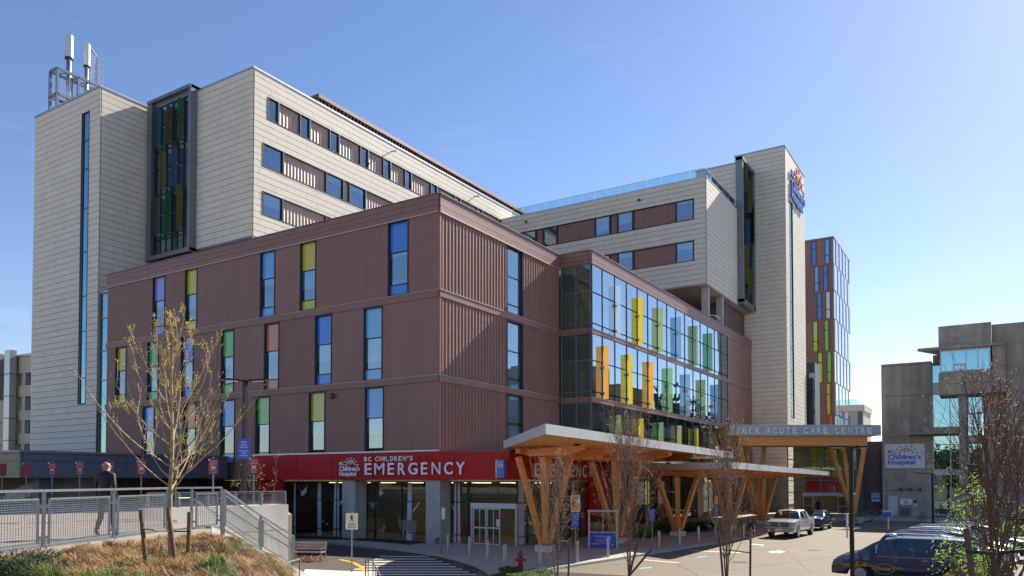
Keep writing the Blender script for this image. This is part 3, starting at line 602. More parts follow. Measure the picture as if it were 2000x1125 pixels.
# ------------------------------------------------------------------ beige towers
TZ = 39.2
tw = thing('stair_tower', 'tall narrow cream-panelled tower with a slot window at the far left of the hospital', 'building', (-44, 6, 0))
MB().box(-49.5, .6, .1, -38.35, 14.0, TZ-.1).build('wall', 'joint', tw)
T1 = FA(.6); T1B = FB(-38.35)
clad(tw, T1, -49.5, -38.25, 4.0, TZ-.12, [(-41.25, -39.95, 10.8, 37.4)], pw=2.3, seed=3)
clad(tw, T1B, .6, 5.45, 10, TZ-.12, pw=1.7, seed=4)
MB().box(-49.6, .42, TZ-.12, -38.2, 14, TZ+.05).build('coping', 'alu', tw)
b = MB(); frame_on(b, T1, -41.25, -39.95, 10.8, 37.4, .09, -.3, .12); sl = [10.9, 13.2, 17.4, 20.6, 24.6, 28.6, 32.2, 34.8, 37.3]
for z in sl[1:-1]: fbox(b, T1, -41.2, -40.0, z-.04, z+.04, -.25, .05)
fbox(b, T1, -41.2, -40.95, 10.85, 37.35, -.2, .09)
sw_ = b.build('window', 'metal_dark', tw, label='tall slot window')
for a, c in zip(sl[:-1], sl[1:]): MB().add([T1(-40.95,a+.04,.02),T1(-40.04,a+.04,.02),T1(-40.04,c-.04,.02),T1(-40.95,c-.04,.02)],[(0,1,2,3)]).build('pane','glass_teal', sw_)
# glass strip tucked between the tower and the brown building
gs = thing('glazed_link', 'narrow teal glass strip between the cream tower and brown building', 'building', (-37, .9, 0)); GL = FA(.75)
zl = [2.7,6.2,10.0,12.8,15.4,18.3,20.5]
b = MB(); 
for x in (-38.2,-35.98): fbox(b, GL, x-.05, x+.05, 2.7, 20.6, -.1, .1)
for z in zl: fbox(b, GL, -38.2, -35.95, z-.04, z+.04, -.1, .07)
b.build('mullions', 'metal_slate', gs)
for a, c in zip(zl[:-1], zl[1:]): MB().add([GL(-38.15,a+.04),GL(-36.03,a+.04),GL(-36.03,c-.04),GL(-38.15,c-.04)],[(0,1,2,3)]).build('pane','glass_teal', gs)
MB().box(-38.2, 1.4, 2.7, -35.95, 1.5, 20.6).build('wall', 'room_dark', gs); MB().box(-38.2,.7,20.6,-35.95,5,20.7).build('roof','alu',gs)
# ---- main ward block
wb = thing('ward_block', 'long cream-panelled ward block with ribbed window bands rising behind the brown building', 'building', (-31, 25, 0))
YM = 5.57; XM = -24.07; MA = FA(YM+.1); MBf = FB(XM-.1)
MB().box(-38.2, YM+.15, 24.7, XM-1.05, 62, TZ-.1).build('wall', 'joint', wb)
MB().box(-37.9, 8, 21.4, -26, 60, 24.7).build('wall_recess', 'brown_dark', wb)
MB().box(-38.2, YM, 24.55, XM, 62, 24.69).build('soffit', 'metal_slate', wb)
clad(wb, MA, -32.1, XM-.02, 24.7, TZ-.12, pw=2.1, seed=5)
H1, H2, H3 = (35.25, 37.25), (31.0, 33.05), (26.8, 28.85)
clad(wb, MBf, YM+.1, 61, 24.7, TZ-.12, [(7.1, 61, *H1), (6.6, 61, *H2), (6.6, 61, *H3)], pw=2.4, seed=6)
MB().box(-38.3, YM-.03, TZ-.12, XM+.05, 62, TZ+.05).build('coping', 'alu', wb)
def ribbon(owner, F, u0, u1, z0, z1, wins, sm='rib_light', gl='glass_window', fr='metal_dark', blinds=(), pitch=.40, dp=.055, w0=-.14):
    b = MB(); fbox(b, F, u0, u1, z1-.06, z1, w0, .13); fbox(b, F, u0, u1, z0, z0+.06, w0, .13); b.build('ribbon_frame', fr, owner)
    u = u0
    for i, (a, c) in enumerate(list(wins)+[(u1, u1)]):
        if a-u > .12: siding(F, u, a, z0+.06, z1-.06, sm, owner, w0=w0+.05, pitch=pitch, depth=dp)
        if c > a:
            q = MB(); fbox(q, F, a, a+.1, z0+.06, z1-.06, w0, .14); fbox(q, F, c-.16, c, z0+.06, z1-.06, w0, .14); fbox(q, F, a+.1, c-.16, z0+.06, z0+.1, w0, .02); win = q.build('window', fr, owner)
            MB().add([F(a+.1,z0+.06,-.03),F(c-.16,z0+.06,-.03),F(c-.16,z1-.06,-.03),F(a+.1,z1-.06,-.03)],[(0,1,2,3)]).build('pane', gl, win)
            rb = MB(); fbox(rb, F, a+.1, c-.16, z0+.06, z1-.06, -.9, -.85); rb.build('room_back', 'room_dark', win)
            bf_ = blinds[i % len(blinds)] if blinds else 0
            if bf_: q = MB(); fbox(q, F, a+.1, c-.16, z1-.06-(z1-z0)*bf_, z1-.06, -.15, -.12); q.build('blind', 'blind', win)
        u = c
# pockets behind the ribbons so the glass has depth
ribbon(wb, MBf, 7.1, 61, *H1, [(7.12,8.37),(10.75,12.05),(14.45,15.78),(18.6,19.86),(22.0,23.25),(25.45,26.62),(29.9,31.15),(34.4,35.65),(39,40.2),(43.5,44.7)], blinds=(0,0,.12,.15,.2,.5))
ribbon(wb, MBf, 6.6, 61, *H2, [(6.62,8.95),(14.0,16.4),(17.1,19.5),(27,29.4),(30.1,32.5),(40,42.4)], blinds=(0,.3,.25))
ribbon(wb, MBf, 6.6, 61, *H3, [(6.62,8.92),(14.0,16.4),(17.1,19.5)], blinds=(.5,.3))
ph = thing('rooftop_plant_room', 'dark ribbed louvre screen around the plant on the ward block roof', 'building', (-30, 35, TZ))
MB().box(-35, 15.1, TZ, -26.2, 60, 41.3).build('wall', 'brown_dark', ph); siding(FB(-26.2), 15.1, 60, TZ, 41.05, 'brown_dark', ph, pitch=.5, depth=.12)
siding(FA(15.1), -35, -26.1, TZ, 41.05, 'brown_dark', ph, pitch=.5, depth=.1); MB().box(-35.1, 14.9, 41.05, -26.0, 60.1, 41.42).build('coping', 'brown_dark', ph)
for (y, z) in ((23.3, 38.35), (38.5, 38.4)):
    t = thing('camera_bracket', 'small dark camera arm on the upper ward wall, '+('nearer one' if y < 30 else 'farther one'), 'bracket', (XM, y, z), group='camera arms on the ward block')
    MB().tube([(XM,y,z),(XM+.55,y,z-.06)], .05, 6).build('arm', 'metal_dark', t); MB().box(XM+.5,y-.09,z-.15,XM+.7,y+.09,z+.04).build('camera_head','white_metal',t)
# framed bay window on the left of the ward block
bw = thing('bay_window', 'tall slate-framed glass bay with coloured fins between the cream walls', 'window', (-35, 5.2, 24.7))
BW = FA(5.2); x0, x1 = -38.05, -31.6
fr = MB(); fbox(fr, BW, x0, x0+.6, 24.5, 39.45, -.6, .3); fbox(fr, BW, x1-.4, x1, 24.5, 39.5, -.6, .3); fbox(fr, BW, x0, x1, 39.2, 39.5, -.6, .4); fbox(fr, BW, x0, x1, 24.4, 24.8, -.6, .35); fbox(fr, BW, x0+.7, x1-.4, 38.75, 39.2, -.6, .05)
fr.build('frame', 'metal_slate', bw)
cx = [-37.25,-36.4,-35.55,-34.7,-33.85,-33.0,-32.12]; rz_ = [24.8,26.25,28.7,30.5,32.9,34.6,37.0,38.75]
q = MB()
for x in cx: fbox(q, BW, x-.03, x+.03, 24.8, 38.75, -.15, .03)
for z in rz_: fbox(q, BW, cx[0], cx[-1], z-.04, z+.04, -.15, .02)
q.build('mullions', 'metal_dark', bw)
for i in range(6):
    for j in range(7):
        MB().add([BW(cx[i]+.03,rz_[j]+.04,-.05),BW(cx[i+1]-.03,rz_[j]+.04,-.05),BW(cx[i+1]-.03,rz_[j+1]-.04,-.05),BW(cx[i]+.03,rz_[j+1]-.04,-.05)],[(0,1,2,3)]).build('pane',('glass_dark','glass_teal','glass_window','glass_teal','glass_dark')[(i*3+j*5)%5],bw)
MB().box(-37.3, 6.2, 24.8, -32.1, 6.3, 38.8).build('room_back', 'room_wall', bw)
for z in (30.5, 34.6, 26.3): MB().box(-37.3, 5.4, z-.35, -32.1, 6.2, z).build('floor_slab', 'room_wall', bw)
for x, z0, z1, c in ((-36.4,34.7,38.6,'teal'),(-34.7,34.7,38.3,'orange'),(-33.0,34.7,38.5,'green'),(-35.55,30.6,34.3,'yellow'),(-33.85,30.6,34.4,'blue'),(-36.4,26.4,30.2,'orange'),(-34.7,26.3,30.3,'green'),(-33.0,26.4,30.5,'yellow')):
    f = MB(); f.box(x-.012, 4.55, z0, x+.012, 5.14, z1); ff = f.build('glass_fin', 'find_'+c, bw)
    q = MB(); 
    for z in (z0+.3, z0+2.2): q.box(x-.07, 5.0, z-.1, x+.07, 5.18, z+.1)
    q.build('bracket', 'steel', ff)
# ---- roof antennas
an = thing('steel_antenna_frame', 'open grey steel frame on the stair tower roof', 'frame', (-47.9, 3, TZ)); q = {}
def bm(name, p, r, wd=.22): MB().beam(p, r, wd, wd).build(name, 'metal_slate', an)
fx0, fx1, fy0, fy1 = -48.6, -47.3, 1.4, 5.8
for x in (fx0, fx1):
    for y in (fy0, 3.4, fy1): bm('post', (x,y,TZ), (x,y,43.8))
for z in (41.3, 43.8):
    for x in (fx0, fx1): bm('rail', (x,fy0,z), (x,fy1,z))
    for y in (fy0, 3.4, fy1): bm('cross_bar', (fx0,y,z), (fx1,y,z))
for i in range(4): bm('brace', (fx0+.1,fy0+.2+i*1.1,43.75), (fx1-.1,fy0+1.1+i*1.1,43.75), .08)
for (x, y, zt, rr, lb) in ((-47.75,2.7,47.7,.38,'taller mast with a fat pale cap'),(-48.2,4.7,47.95,.31,'shorter mast beside the ladder cage')):
    t = thing('antenna_mast', 'grey cylindrical antenna on the roof, '+lb, 'antenna', (x,y,TZ), group='antennas on the stair tower')
    MB().lathe([(rr*.62,0),(rr*.62,zt-TZ-2.0)], (x,y,TZ), 14).build('pole', 'alu', t, smooth=True); MB().lathe([(rr*.7,0),(rr,.05),(rr,2.2),(rr*.9,2.3)], (x,y,zt-2.25), 16).build('radome', 'white_metal', t, smooth=False)
    MB().lathe([(rr*1.05,0),(rr*1.05,.12)], (x,y,zt-2.3), 16).build('collar', 'metal_dark', t)
ld = thing('roof_ladder', 'caged steel ladder standing beside the antenna masts', 'ladder', (-46.6, 5.6, TZ)); q = MB()
lx0, lx1 = on(174,120,1,5.1)[0], on(188,120,1,6.6)[0]
for (x, y) in ((lx0,5.1),(lx1,6.6)): MB().beam((x,y,TZ),(x,y,48.2),.16,.16).build('rail','metal_slate',ld)
for i in range(30): q.beam((lx0,5.2,TZ+.29*i+.2),(lx1,6.5,TZ+.29*i+.2),.04,.04)
q.build('rungs','alu',ld)
MB().beam((lx0,5.1,48.15),(lx1,6.6,48.15),.14,.14).build('cross_bar','metal_slate',ld)
for i in range(7):
    z = TZ+1+i*1.15; q = MB(); pts = [(lx1+.35+.45*math.cos(a)+.0, 6.6+.45*math.sin(a), z) for a in [R(-120+i2*30) for i2 in range(9)]]; q.tube(pts, .03, 5); q.build('cage_hoop','alu',ld)
q = MB()
for a in (-60,-10,40,90): q.beam((lx1+.35+.45*math.cos(R(a)),6.6+.45*math.sin(R(a)),TZ+1),(lx1+.35+.45*math.cos(R(a)),6.6+.45*math.sin(R(a)),47.9),.05,.05)
q.build('cage_strap','alu',ld)
# ---- right wing over the glass bay
wg = thing('upper_wing', 'cream-panelled upper wing raised on concrete columns above the glass bay', 'building', (-8, 50, 0))
YW, XW = 44.25, 2.62; WA, WB = FA(YW+.0), FB(XW-.05); WT = 37.2
MB().box(-23.9, YW+.95, 25.45, XW-.1, 56.2, WT-.1).build('wall', 'joint', wg)
HW1, HW2 = (32.7, 35.0), (28.1, 30.35)
wA = lambda x: on(x, 470, 1, YW)[0]
clad(wg, WA, -23.9, XW-.0, 25.42, WT-.1, [(-21.2, 1.32, *HW1), (-21.2, 1.32, *HW2)], pw=2.3, seed=8)
clad(wg, WB, YW+.05, 56.2, 25.42, WT-.1, pw=2.6, seed=9)
px1 = [(wA(1019),wA(1048)),(wA(1061),wA(1089)),(wA(1162),wA(1193)),(wA(1206),wA(1238)),(wA(1320),wA(1356.5))]
ribbon(wg, WA, -21.2, 1.32, *HW1, px1, sm='brown', blinds=(.4,0,.75,.55,.12), pitch=.42, dp=.04)
ribbon(wg, WA, -21.2, 1.32, *HW2, [(wA(1170),wA(1192)),(wA(1206),wA(1238)),(wA(1320),wA(1356.5))], sm='brown', blinds=(.2,.25,.35), pitch=.42, dp=.04)
MB().box(-23.9, YW-.1, WT-.1, XW+.08, 56.2, WT+.05).build('coping', 'alu', wg)
MB().box(-23.9, YW-.05, 25.3, XW+.02, 61.8, 25.42).build('soffit', 'soffit', wg)
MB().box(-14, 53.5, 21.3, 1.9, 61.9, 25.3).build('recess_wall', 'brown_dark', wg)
for (x, y) in ((2.1, 45.6), (2.1, 50.9), (-6,46.0), (-13,46.0)): MB().box(x-.35, y-.35, 21.4, x+.35, y+.35, 25.3).build('column', 'concrete', wg)
wc = thing('security_camera', 'white security camera under the raised wing by its column', 'camera', (2.7, 48.3, 23))
MB().tube([(2.1,46.2,22.4),(2.6,48.3,22.6)], .05, 6).build('arm','white_metal',wc); MB().tube([(2.5,47.9,22.5),(2.7,48.7,22.3)], .13, 8).build('camera_head','white_metal',wc)
for x_, z_ in ((wA(1250),36.0),(wA(1029),36.2)): MB().box(x_-.12, YW-.35, z_-.1, x_+.12, YW-.1, z_+.1).build('roof_drain','metal_dark',wg)
gr = thing('glass_balustrade', 'frameless glass balustrade along the roof edge of the upper wing', 'railing', (-8, 44.6, WT)); n = 15
for i in range(n):
    a = -22.5+i*(24.9/n); MB().box(a+.03, 44.55, WT+.05, a+24.9/n-.03, 44.57, WT+1.05).build('glass_panel', 'glass_clear', gr); 
MB().box(-22.5, 44.53, WT+1.05, 2.45, 44.59, WT+1.09).build('top_rail', 'alu', gr)
for i in range(5): MB().box(2.4, 44.65+i*2.3, WT+.05, 2.42, 44.65+(i+1)*2.3-.06, WT+1.05).build('glass_panel','glass_clear',gr)
MB().box(2.38, 44.6, WT+1.05, 2.44, 56.2, WT+1.09).build('top_rail','alu',gr)
# ---- right tower with the rooftop logo
rt = thing('signage_tower', 'tall cream tower with the blue hospital logo near its top', 'building', (0, 68, 0)); YT, XT = 62.09, 7.1; RT = 46.25
MB().box(.8, YT+.1, .1, XT-.1, 73.8, RT-.1).build('wall', 'joint', rt)
RA, RB = FA(YT+.1), FB(XT-.1)
clad(rt, RA, .8, XT-.02, 4.5, RT-.12, pw=2.1, seed=10); clad(rt, RB, YT+.1, 73.8, 1, RT-.12, [(64.3,66.2,12,40)], pw=3.1, seed=11)
MB().box(.7, YT-.05, RT-.12, XT+.06, 73.9, RT+.05).build('coping','alu',rt)
q = MB(); frame_on(q, RB, 64.3, 66.2, 12, 40, .1, -.3, .12); 
for z in (15,18,21,24,27,30,33,36): fbox(q, RB, 64.35, 66.15, z-.05, z+.05, -.3, .05)
q.build('window','metal_dark',rt); MB().add([RB(64.4,12.1,.02),RB(66.1,12.1,.02),RB(66.1,39.9,.02),RB(64.4,39.9,.02)],[(0,1,2,3)]).build('pane','glass_short',rt)
lg = thing('logo_sign', 'blue and orange children\'s hospital logo high on the cream tower', 'sign', (XT, 69, 40)); hospital_logo(FB(XT+.05), 64.8, 40.1, 8.4, 5.1, lg, 'blue_logo', 'orange_logo', .05, .15)
# core between the wing and the tower
ck = thing('lift_core', 'cream-panelled lift core rising behind the wing roof', 'building', (-3, 59, 37)); MB().box(-2.5, 56.5, 25.4, 2.55, 62, 42.9).build('wall','joint',ck)
clad(ck, FA(56.5), -2.5, 2.6, 37.1, 42.9, [(-.5,.6,37.1,39.6)], pw=2.0, seed=12); MB().box(-.5,56.4,37.1,.6,56.6,39.6).build('door','metal_dark',ck); MB().box(-2.6,56.3,42.9,2.75,62,43.05).build('coping','alu',ck)
bv = thing('bay_window', 'narrow dark-framed glass bay with yellow and blue fins beside the right tower', 'window', (3, 59, 26)); V = FB(3.05)
q = MB(); fbox(q, V, 56.2, 56.75, 25.7, 43.6, -.5, .3); fbox(q, V, 61.4, 62.05, 25.7, 43.6, -.5, .3); fbox(q, V, 56.2, 62.05, 43.2, 43.6, -.5, .35); fbox(q, V, 56.2, 62.05, 25.5, 26.1, -.5, .3); q.build('frame','metal_slate',bv)
q = MB(); vy = [56.75+i*.93 for i in range(6)]; vz = [26.1,28.5,30.5,33,35,37.5,39.5,42,43.2]
for y in vy: fbox(q, V, y-.03, y+.03, 26.1, 43.2, -.15, .03)
for z in vz: fbox(q, V, 56.75, 61.4, z-.05, z+.05, -.15, .02)
q.build('mullions','metal_dark',bv)
for i in range(5):
    for j in range(8): MB().add([V(vy[i]+.03,vz[j]+.05,-.05),V(vy[i+1]-.03,vz[j]+.05,-.05),V(vy[i+1]-.03,vz[j+1]-.05,-.05),V(vy[i]+.03,vz[j+1]-.05,-.05)],[(0,1,2,3)]).build('pane','glass_dark',bv)
for y, z0, z1, c in ((57.68,39.6,42.9,'olive'),(59.54,37.6,42.0,'olive'),(60.47,34,39.3,'blue'),(57.68,28.3,33,'yellow'),(58.6,31,36.5,'blue'),(60.47,33.5,38.5,'green'),(59.54,27.3,30.6,'yellow')):
    MB().box(3.1, y-.012, z0, 3.62, y+.012, z1).build('glass_fin','find_'+c,bv)
# ---- far brown block with coloured windows
fb_ = thing('coloured_window_block', 'distant brown block with stacked blue, green and amber windows', 'building', (5, 90, 0))
YF = 101.6; XF = 6.3; YE2 = on(1660, 600, 0, XF)[1]; FAx, FBx = FA(YF), FB(XF); FT = 45.3
MB().box(-8, YF+.12, .1, XF-.12, YE2, FT-.1).build('wall','brown_dark',fb_)
xp = lambda x: on(1540+x/2.811, 600, 1, YF)[0]; zp = lambda y: on(1605, 440+y/2.811, 1, YF)[2]
fl = [(78,218),(218,365),(365,520),(520,695),(695,868),(868,1045),(1045,1200)]
fw = [[(130,155,'royal',.33),(203,229,'blue',.66)],[(144,168,'blue',.66),(193,217,'royal',.33)],[(157,181,'royal',.5),(205,230,'paleblue',.66)],[(133,159,'lime2',.66),(195,220,'limeg',.33)],[(158,184,'lime2',.33),(208,233,'limeg',.66)],[(202,227,'amber',.35)],[(212,238,'burnt',.5)]]
for (ya, yb), ws in zip(fl, fw):
    z1, z0 = zp(ya)-.1, max(.1, zp(yb)+.1); u = -8.0
    for (a, c, k, sp) in ws+[(None,)*4]:
        ua, uc = (xp(a), xp(c)) if a else (XF-.1, XF-.1)
        if ua-u > .1: siding(FAx, u, ua, z0, z1, 'brown', fb_, w0=-.06, pitch=.6, depth=.06)
        if a:
            q = MB(); frame_on(q, FAx, ua, uc, z0, z1, .07, -.1, .04); zs = z1-(z1-z0)*sp; fbox(q, FAx, ua, uc, zs-.05, zs+.05, -.1, .04); wn_ = q.build('window','metal_dark',fb_)
            for (p0, p1) in ((z0+.07, zs-.05), (zs+.05, z1-.07)): q = MB(); fbox(q, FAx, ua+.07, uc-.07, p0, p1, -.09, -.03); q.build('pane','sp_'+k,wn_)
        u = uc
    q = MB(); fbox(q, FAx, -8, XF, z1, z1+.2, -.1, .06); q.build('band','brown',fb_)
MB().box(-8.1, YF-.1, FT-.1, XF+.1, YE2, FT+.2).build('coping','brown',fb_)
nb = 10; dy = (YE2-YF)/nb; rnd = random.Random(5)
for k, (ya, yb) in enumerate(fl):
    z1, z0 = zp(ya)-.08, max(.1, zp(yb)+.12)
    for i in range(nb):
        a = YF+i*dy+.12; c = a+dy-.1
        if (i+k) % 2 == 0: cc = 'sp_paleblue' if k < 3 else ('sp_palegreen' if k < 5 else 'sp_white')
        else: cc = 'sp_mauve' if rnd.random() < .8 else 'sp_paleblue'
        q = MB(); fbox(q, FBx, a+.03, c-.03, z0, z1, -.1, .03+.1*((i+k) % 2)); q.build('window_panel', cc, fb_)
# dark link between right tower and far block, small terrace behind
lk = thing('glazed_link', 'dark glazed link at the foot of the distant block', 'building', (8, 78, 0)); MB().box(5, 76.4, .1, 7.75, 79.9, 20.6).build('wall','metal_dark',lk)
q = FA(76.3); 
for i, z in enumerate((4.5,7.5,10.5,13.5,16.5,19.2)):
    for x in (7.0,): MB().add([q(x,z-2.6),q(x+.7,z-2.6),q(x+.7,z-.1),q(x,z-.1)],[(0,1,2,3)]).build('pane','glass_window',lk)
MB().box(7.2, 75.9, 2.0, 7.7, 76.1, 8.4).build('glass_fin','find_green',lk)
tr = thing('terrace_pavilion', 'pale glazed pavilion with an orange fin peeking past the distant block', 'building', (16,110,0)); pa = on(1663,790,1,108); pb = on(1686,800,1,108)
MB().box(pa[0]-2, 108, .1, pb[0], 118, pb[2]-.2).build('wall','cream_a',tr); MB().box(pa[0]-2, 107.8, pb[2]-.2, pb[0]+.2, 118, pb[2]+.9).build('parapet','cream_b',tr)
for i in range(4): MB().box(pb[0]-.9-i*1.0, 107.9, 3, pb[0]-.1-i*1.0, 107.98, pb[2]-.3).build('pane','glass_window',tr)
MB().box(pb[0]-2.3,107.3,5,pb[0]-2.2,107.9,pb[2]-1).build('glass_fin','fin_orange',tr); MB().box(pa[0]-2,107.9,pb[2]+.9,pb[0]-.8,107.93,pb[2]+1.9).build('glass_panel','glass_clear',tr)
# ------------------------------------------------------------------ low dark building on the left
lo = thing('low_canopy_building', 'low slate-clad building with a deep fascia on the left terrace', 'building', (-19, -8, 2.6)); XL = -19.0; TERR = 2.64
LB, LA = FB(XL), FA(-14.85)
MB().box(-60, -14.7, 4.15, XL-.15, -.6, 5.7).build('wall','slate_panel',lo)
yy = [-14.7,-11.6,-8.4,-5.2,-2.4,-.6]
for a, c in zip(yy[:-1], yy[1:]):
    for z0, z1 in ((4.15,5.12),(5.14,5.6)): q = MB(); fbox(q, LB, a+.012, c-.012, z0, z1-.01, -.13, 0); q.build('fascia_panel','slate_panel',lo)
for i in range(5):
    for z0, z1, m in ((4.15,5.12,'tan_panel'),(5.14,5.6,'tan_panel')): q = MB(); fbox(q, LA, XL-1.6*(i+1)+.01, XL-1.6*i-.01-(0 if i else .14), z0, z1, -.13, 0); q.build('fascia_panel', m, lo)
MB().box(-60.1, -14.95, 5.62, XL+.08, -.5, 5.76).build('coping','metal_slate',lo)
MB().box(-21, -13.2, TERR, -20.2, -12.2, 4.15).build('column','slate_panel',lo)
MB().box(-22.6, -12.2, TERR, -22.4, -7, 4.14).build('back_wall','concrete',lo); MB().box(-23, -7, TERR, -22.5, -.6, 4.14).build('back_wall','brown_dark',lo)
MB().box(-60,-6,TERR,-23,-5.8,4.14).build('back_wall','tan_wall',lo)
st = thing('outdoor_stair', 'pale concrete stair under the low building at the far left edge', 'stairs', (-23,-10,TERR))
for i in range(7): MB().box(-26+i*.0, -13+i*.3, TERR+i*.17, -22.9, -12.7+i*.3, TERR+i*.17+.17).build('step','concrete_light',st)
# ---- older beige building, far left
ol = thing('old_beige_building', 'older beige building with silver ducts and small dark windows at the far left', 'building', (-80, 10, 0))
YO = 8.5; OA = FA(YO); MB().box(-110, YO+.25, .1, -58, 30, 18.5).build('wall','old_beige',ol)
ox = lambda x: on(x/3.514, 780, 1, YO)[0]; oz = lambda y: on(30, 640+y/3.514, 1, YO)[2]
for i, (za, zb) in enumerate(((205,320),(405,480),(575,640),(730,800))): q = MB(); fbox(q, OA, -110, -58, oz(zb), oz(za), -.25, .05); q.build('spandrel_panel','old_beige',ol)
for (za, zb) in ((320,405),(480,575),(640,730),(800,880)):
    for (xa, xb) in ((-60,-30),(22,40),(170,197),(-140,-110)):
        q = MB(); fbox(q, OA, ox(xa), ox(xb), oz(zb), oz(za), -.2, -.12); w_ = q.build('window','metal_dark',ol); MB().add([OA(ox(xa)+.1,oz(zb)+.1,-.1),OA(ox(xb)-.1,oz(zb)+.1,-.1),OA(ox(xb)-.1,oz(za)-.1,-.1),OA(ox(xa)+.1,oz(za)-.1,-.1)],[(0,1,2,3)]).build('pane','glass_window',w_)
    for xs in ((40,95),(150,170)): q = MB(); fbox(q, OA, ox(xs[0]), ox(xs[1]), oz(zb), oz(za), -.25, -.02); q.build('wall_panel','old_beige',ol)
MB().box(-110, YO-.3, 18.5, -58, 30, 18.75).build('coping','alu',ol)
for (xa, xb, yb, yt, lb) in ((95,132,1000,165,'taller'),(40,58,495,180,'shorter')):
    t = thing('silver_duct', f'{lb} silver metal duct climbing the old beige building', 'duct', (ox(xa), YO-.6, oz(yb)), group='ducts on the old beige building'); b = MB(); b.box(ox(xa), YO-1.1, max(.1,oz(yb)), ox(xb), YO-.35, oz(yt)); b.build('duct','alu',t)
    for z in range(5): MB().box(ox(xa)-.05, YO-1.15, 6+z*2.6, ox(xb)+.05, YO-.06, 6.12+z*2.6).build('bracket','metal_slate',t) if 6+z*2.6 > oz(yb) else None
# ------------------------------------------------------------------ old concrete building on the right
cb = thing('concrete_building', 'old weathered grey-brown concrete building with teal glazing on the right', 'building', (26, 60, 0))
YC = 56.0; CA = FA(YC)
def slab(x0, x1, z0, z1, wout, depth=8, m='old_concrete', nm='wall'): return MB().box(x0, YC-wout, z0, x1, YC+depth, z1).build(nm, m, cb)
for (z0, z1) in ((.1,2.9),(2.92,5.85),(5.87,8.75),(8.77,13.2),(13.22,16.55),(16.57,16.8)): slab(18.45, 23.35, z0, z1-.03, 0 if z0 != 16.57 else .08, m='old_concrete' if z0 > 5 else 'old_concrete_b', nm='wall_panel')
slab(18.5, 23.3, .1, 16.7, -.1, 7.9)
# upper cantilevered storey
slab(24.1, 28.85, 17.9, 20.2, 1.2, 9, 'old_concrete_b', 'wall_panel'); slab(24.1, 28.85, 18.9, 18.93, 1.23, .1)
slab(28.87, 45, 17.9, 20.0, .6, 9, nm='wall_panel')
MB().prism([(22.2,YC-2.2),(30.0,YC-2.2),(30.0,YC+2),(24,YC+2)], 17.6, 17.9).build('canopy_slab','old_concrete',cb)
slab(28.9, 30.0, 15.2, 17.6, 1.9, 9, nm='wall_panel'); slab(30.02, 45, 13.0, 17.88, .6, 9, nm='wall_panel'); slab(30.02, 45, 8.9, 12.98, .6, 9, 'old_concrete_b', nm='wall_panel'); slab(30.02, 45, 4.6, 8.88, .6, 9, nm='wall_panel'); slab(30.02, 45, .1, 4.58, .6, 9, 'old_concrete_b', nm='wall_panel')
slab(24.1, 30.0, 14.0, 15.2, 1.9, 9, 'old_concrete_b', 'balcony_panel'); slab(24.1, 30, 12.9, 13.98, 1.85, 9, 'old_concrete_b', 'balcony_panel')
slab(24.3, 28.9, 15.2, 17.6, -.3, 6, 'room_wall', 'room_back')
wn2 = thing('ribbon_window', 'white framed four-light window under the flat concrete eave', 'window', (26.5, YC-1.7, 15.2)); Wn = FA(YC-1.75)
q = MB(); frame_on(q, Wn, 24.25, 28.75, 15.25, 17.55, .14, -.1, .1); 
for x in (25.45, 26.6, 27.65): fbox(q, Wn, x-.05, x+.05, 15.35, 17.45, -.08, .08)
fbox(q, Wn, 25.5, 26.55, 15.95, 16.05, -.08, .08); frame_on(q, Wn, 25.5, 26.55, 15.4, 15.98, .08, -.05, .12); q.build('frame','white_metal',wn2)
for a, c in ((24.35,25.4),(25.5,26.55),(26.65,27.6),(27.7,28.65)): MB().add([Wn(a,15.35),Wn(c,15.35),Wn(c,17.45),Wn(a,17.45)],[(0,1,2,3)]).build('pane','glass_teal',wn2)
# teal recessed glazing column
tg = [(23.4,.1),(25.9,.1)]
TG = FA(YC+.4); zr = [.3,1.75,4.6,5.1,7.8,8.75,9.3,13.2,14.4,16.3]
q = MB()
for x in (23.4, 25.0, 25.85): fbox(q, TG, x-.05, x+.05, .2, 16.4, -.08, .06)
for z in zr: fbox(q, TG, 23.4, 25.85, z-.05, z+.05, -.08, .05)
q.build('mullions','white_metal',cb)
for a, c in zip(zr[:-1], zr[1:]):
    for xa, xb in ((23.45,24.95),(25.05,25.8)):
        mm = 'white_metal' if (a, c) in ((4.6,5.1),(13.2,14.4)) else 'glass_teal'
        MB().add([TG(xa,a+.05),TG(xb,a+.05),TG(xb,c-.05),TG(xa,c-.05)],[(0,1,2,3)]).build('glass_pane' if mm == 'glass_teal' else 'spandrel_panel', mm, cb)
slab(23.4, 27.9, .1, 17.6, -1.6, 6, 'room_wall', 'room_back')
slab(25.9, 26.55, .1, 12.9, 1.0, 2, 'old_concrete_b', 'pier')
q = MB(); frame_on(q, TG, 26.6, 28.0, 11.0, 13.4, .12, -.1, .1); frame_on(q, TG, 26.6, 28.0, 5.6, 7.9, .12, -.1, .1); q.build('window_frame','white_metal',cb)
for z0, z1 in ((11.1,13.3),(13.4,14.0),(8.7,10.9),(5.7,7.8),(2.0,5.5)): MB().add([TG(26.65,z0),TG(27.95,z0),TG(27.95,z1),TG(26.65,z1)],[(0,1,2,3)]).build('glass_pane','glass_teal',cb)
slab(26.6, 28.0, 8.0, 8.6, -.3, .5, 'white_metal', 'spandrel_panel'); slab(28.0, 30.0, .1, 12.88, .3, 6, nm='wall_panel'); slab(26.6,28,.1,1.95,-.2,.5,nm='wall_panel')
MB().prism([(21.2,YC-2.0),(25.85,YC-2.0),(25.85,YC-.02),(21.2,YC-.02)], 8.85, 9.1).build('canopy_slab','old_concrete',cb); MB().box(22.6, YC-2.1, 9.1, 25.85, YC-.02, 9.55).build('canopy_slab','old_concrete',cb)
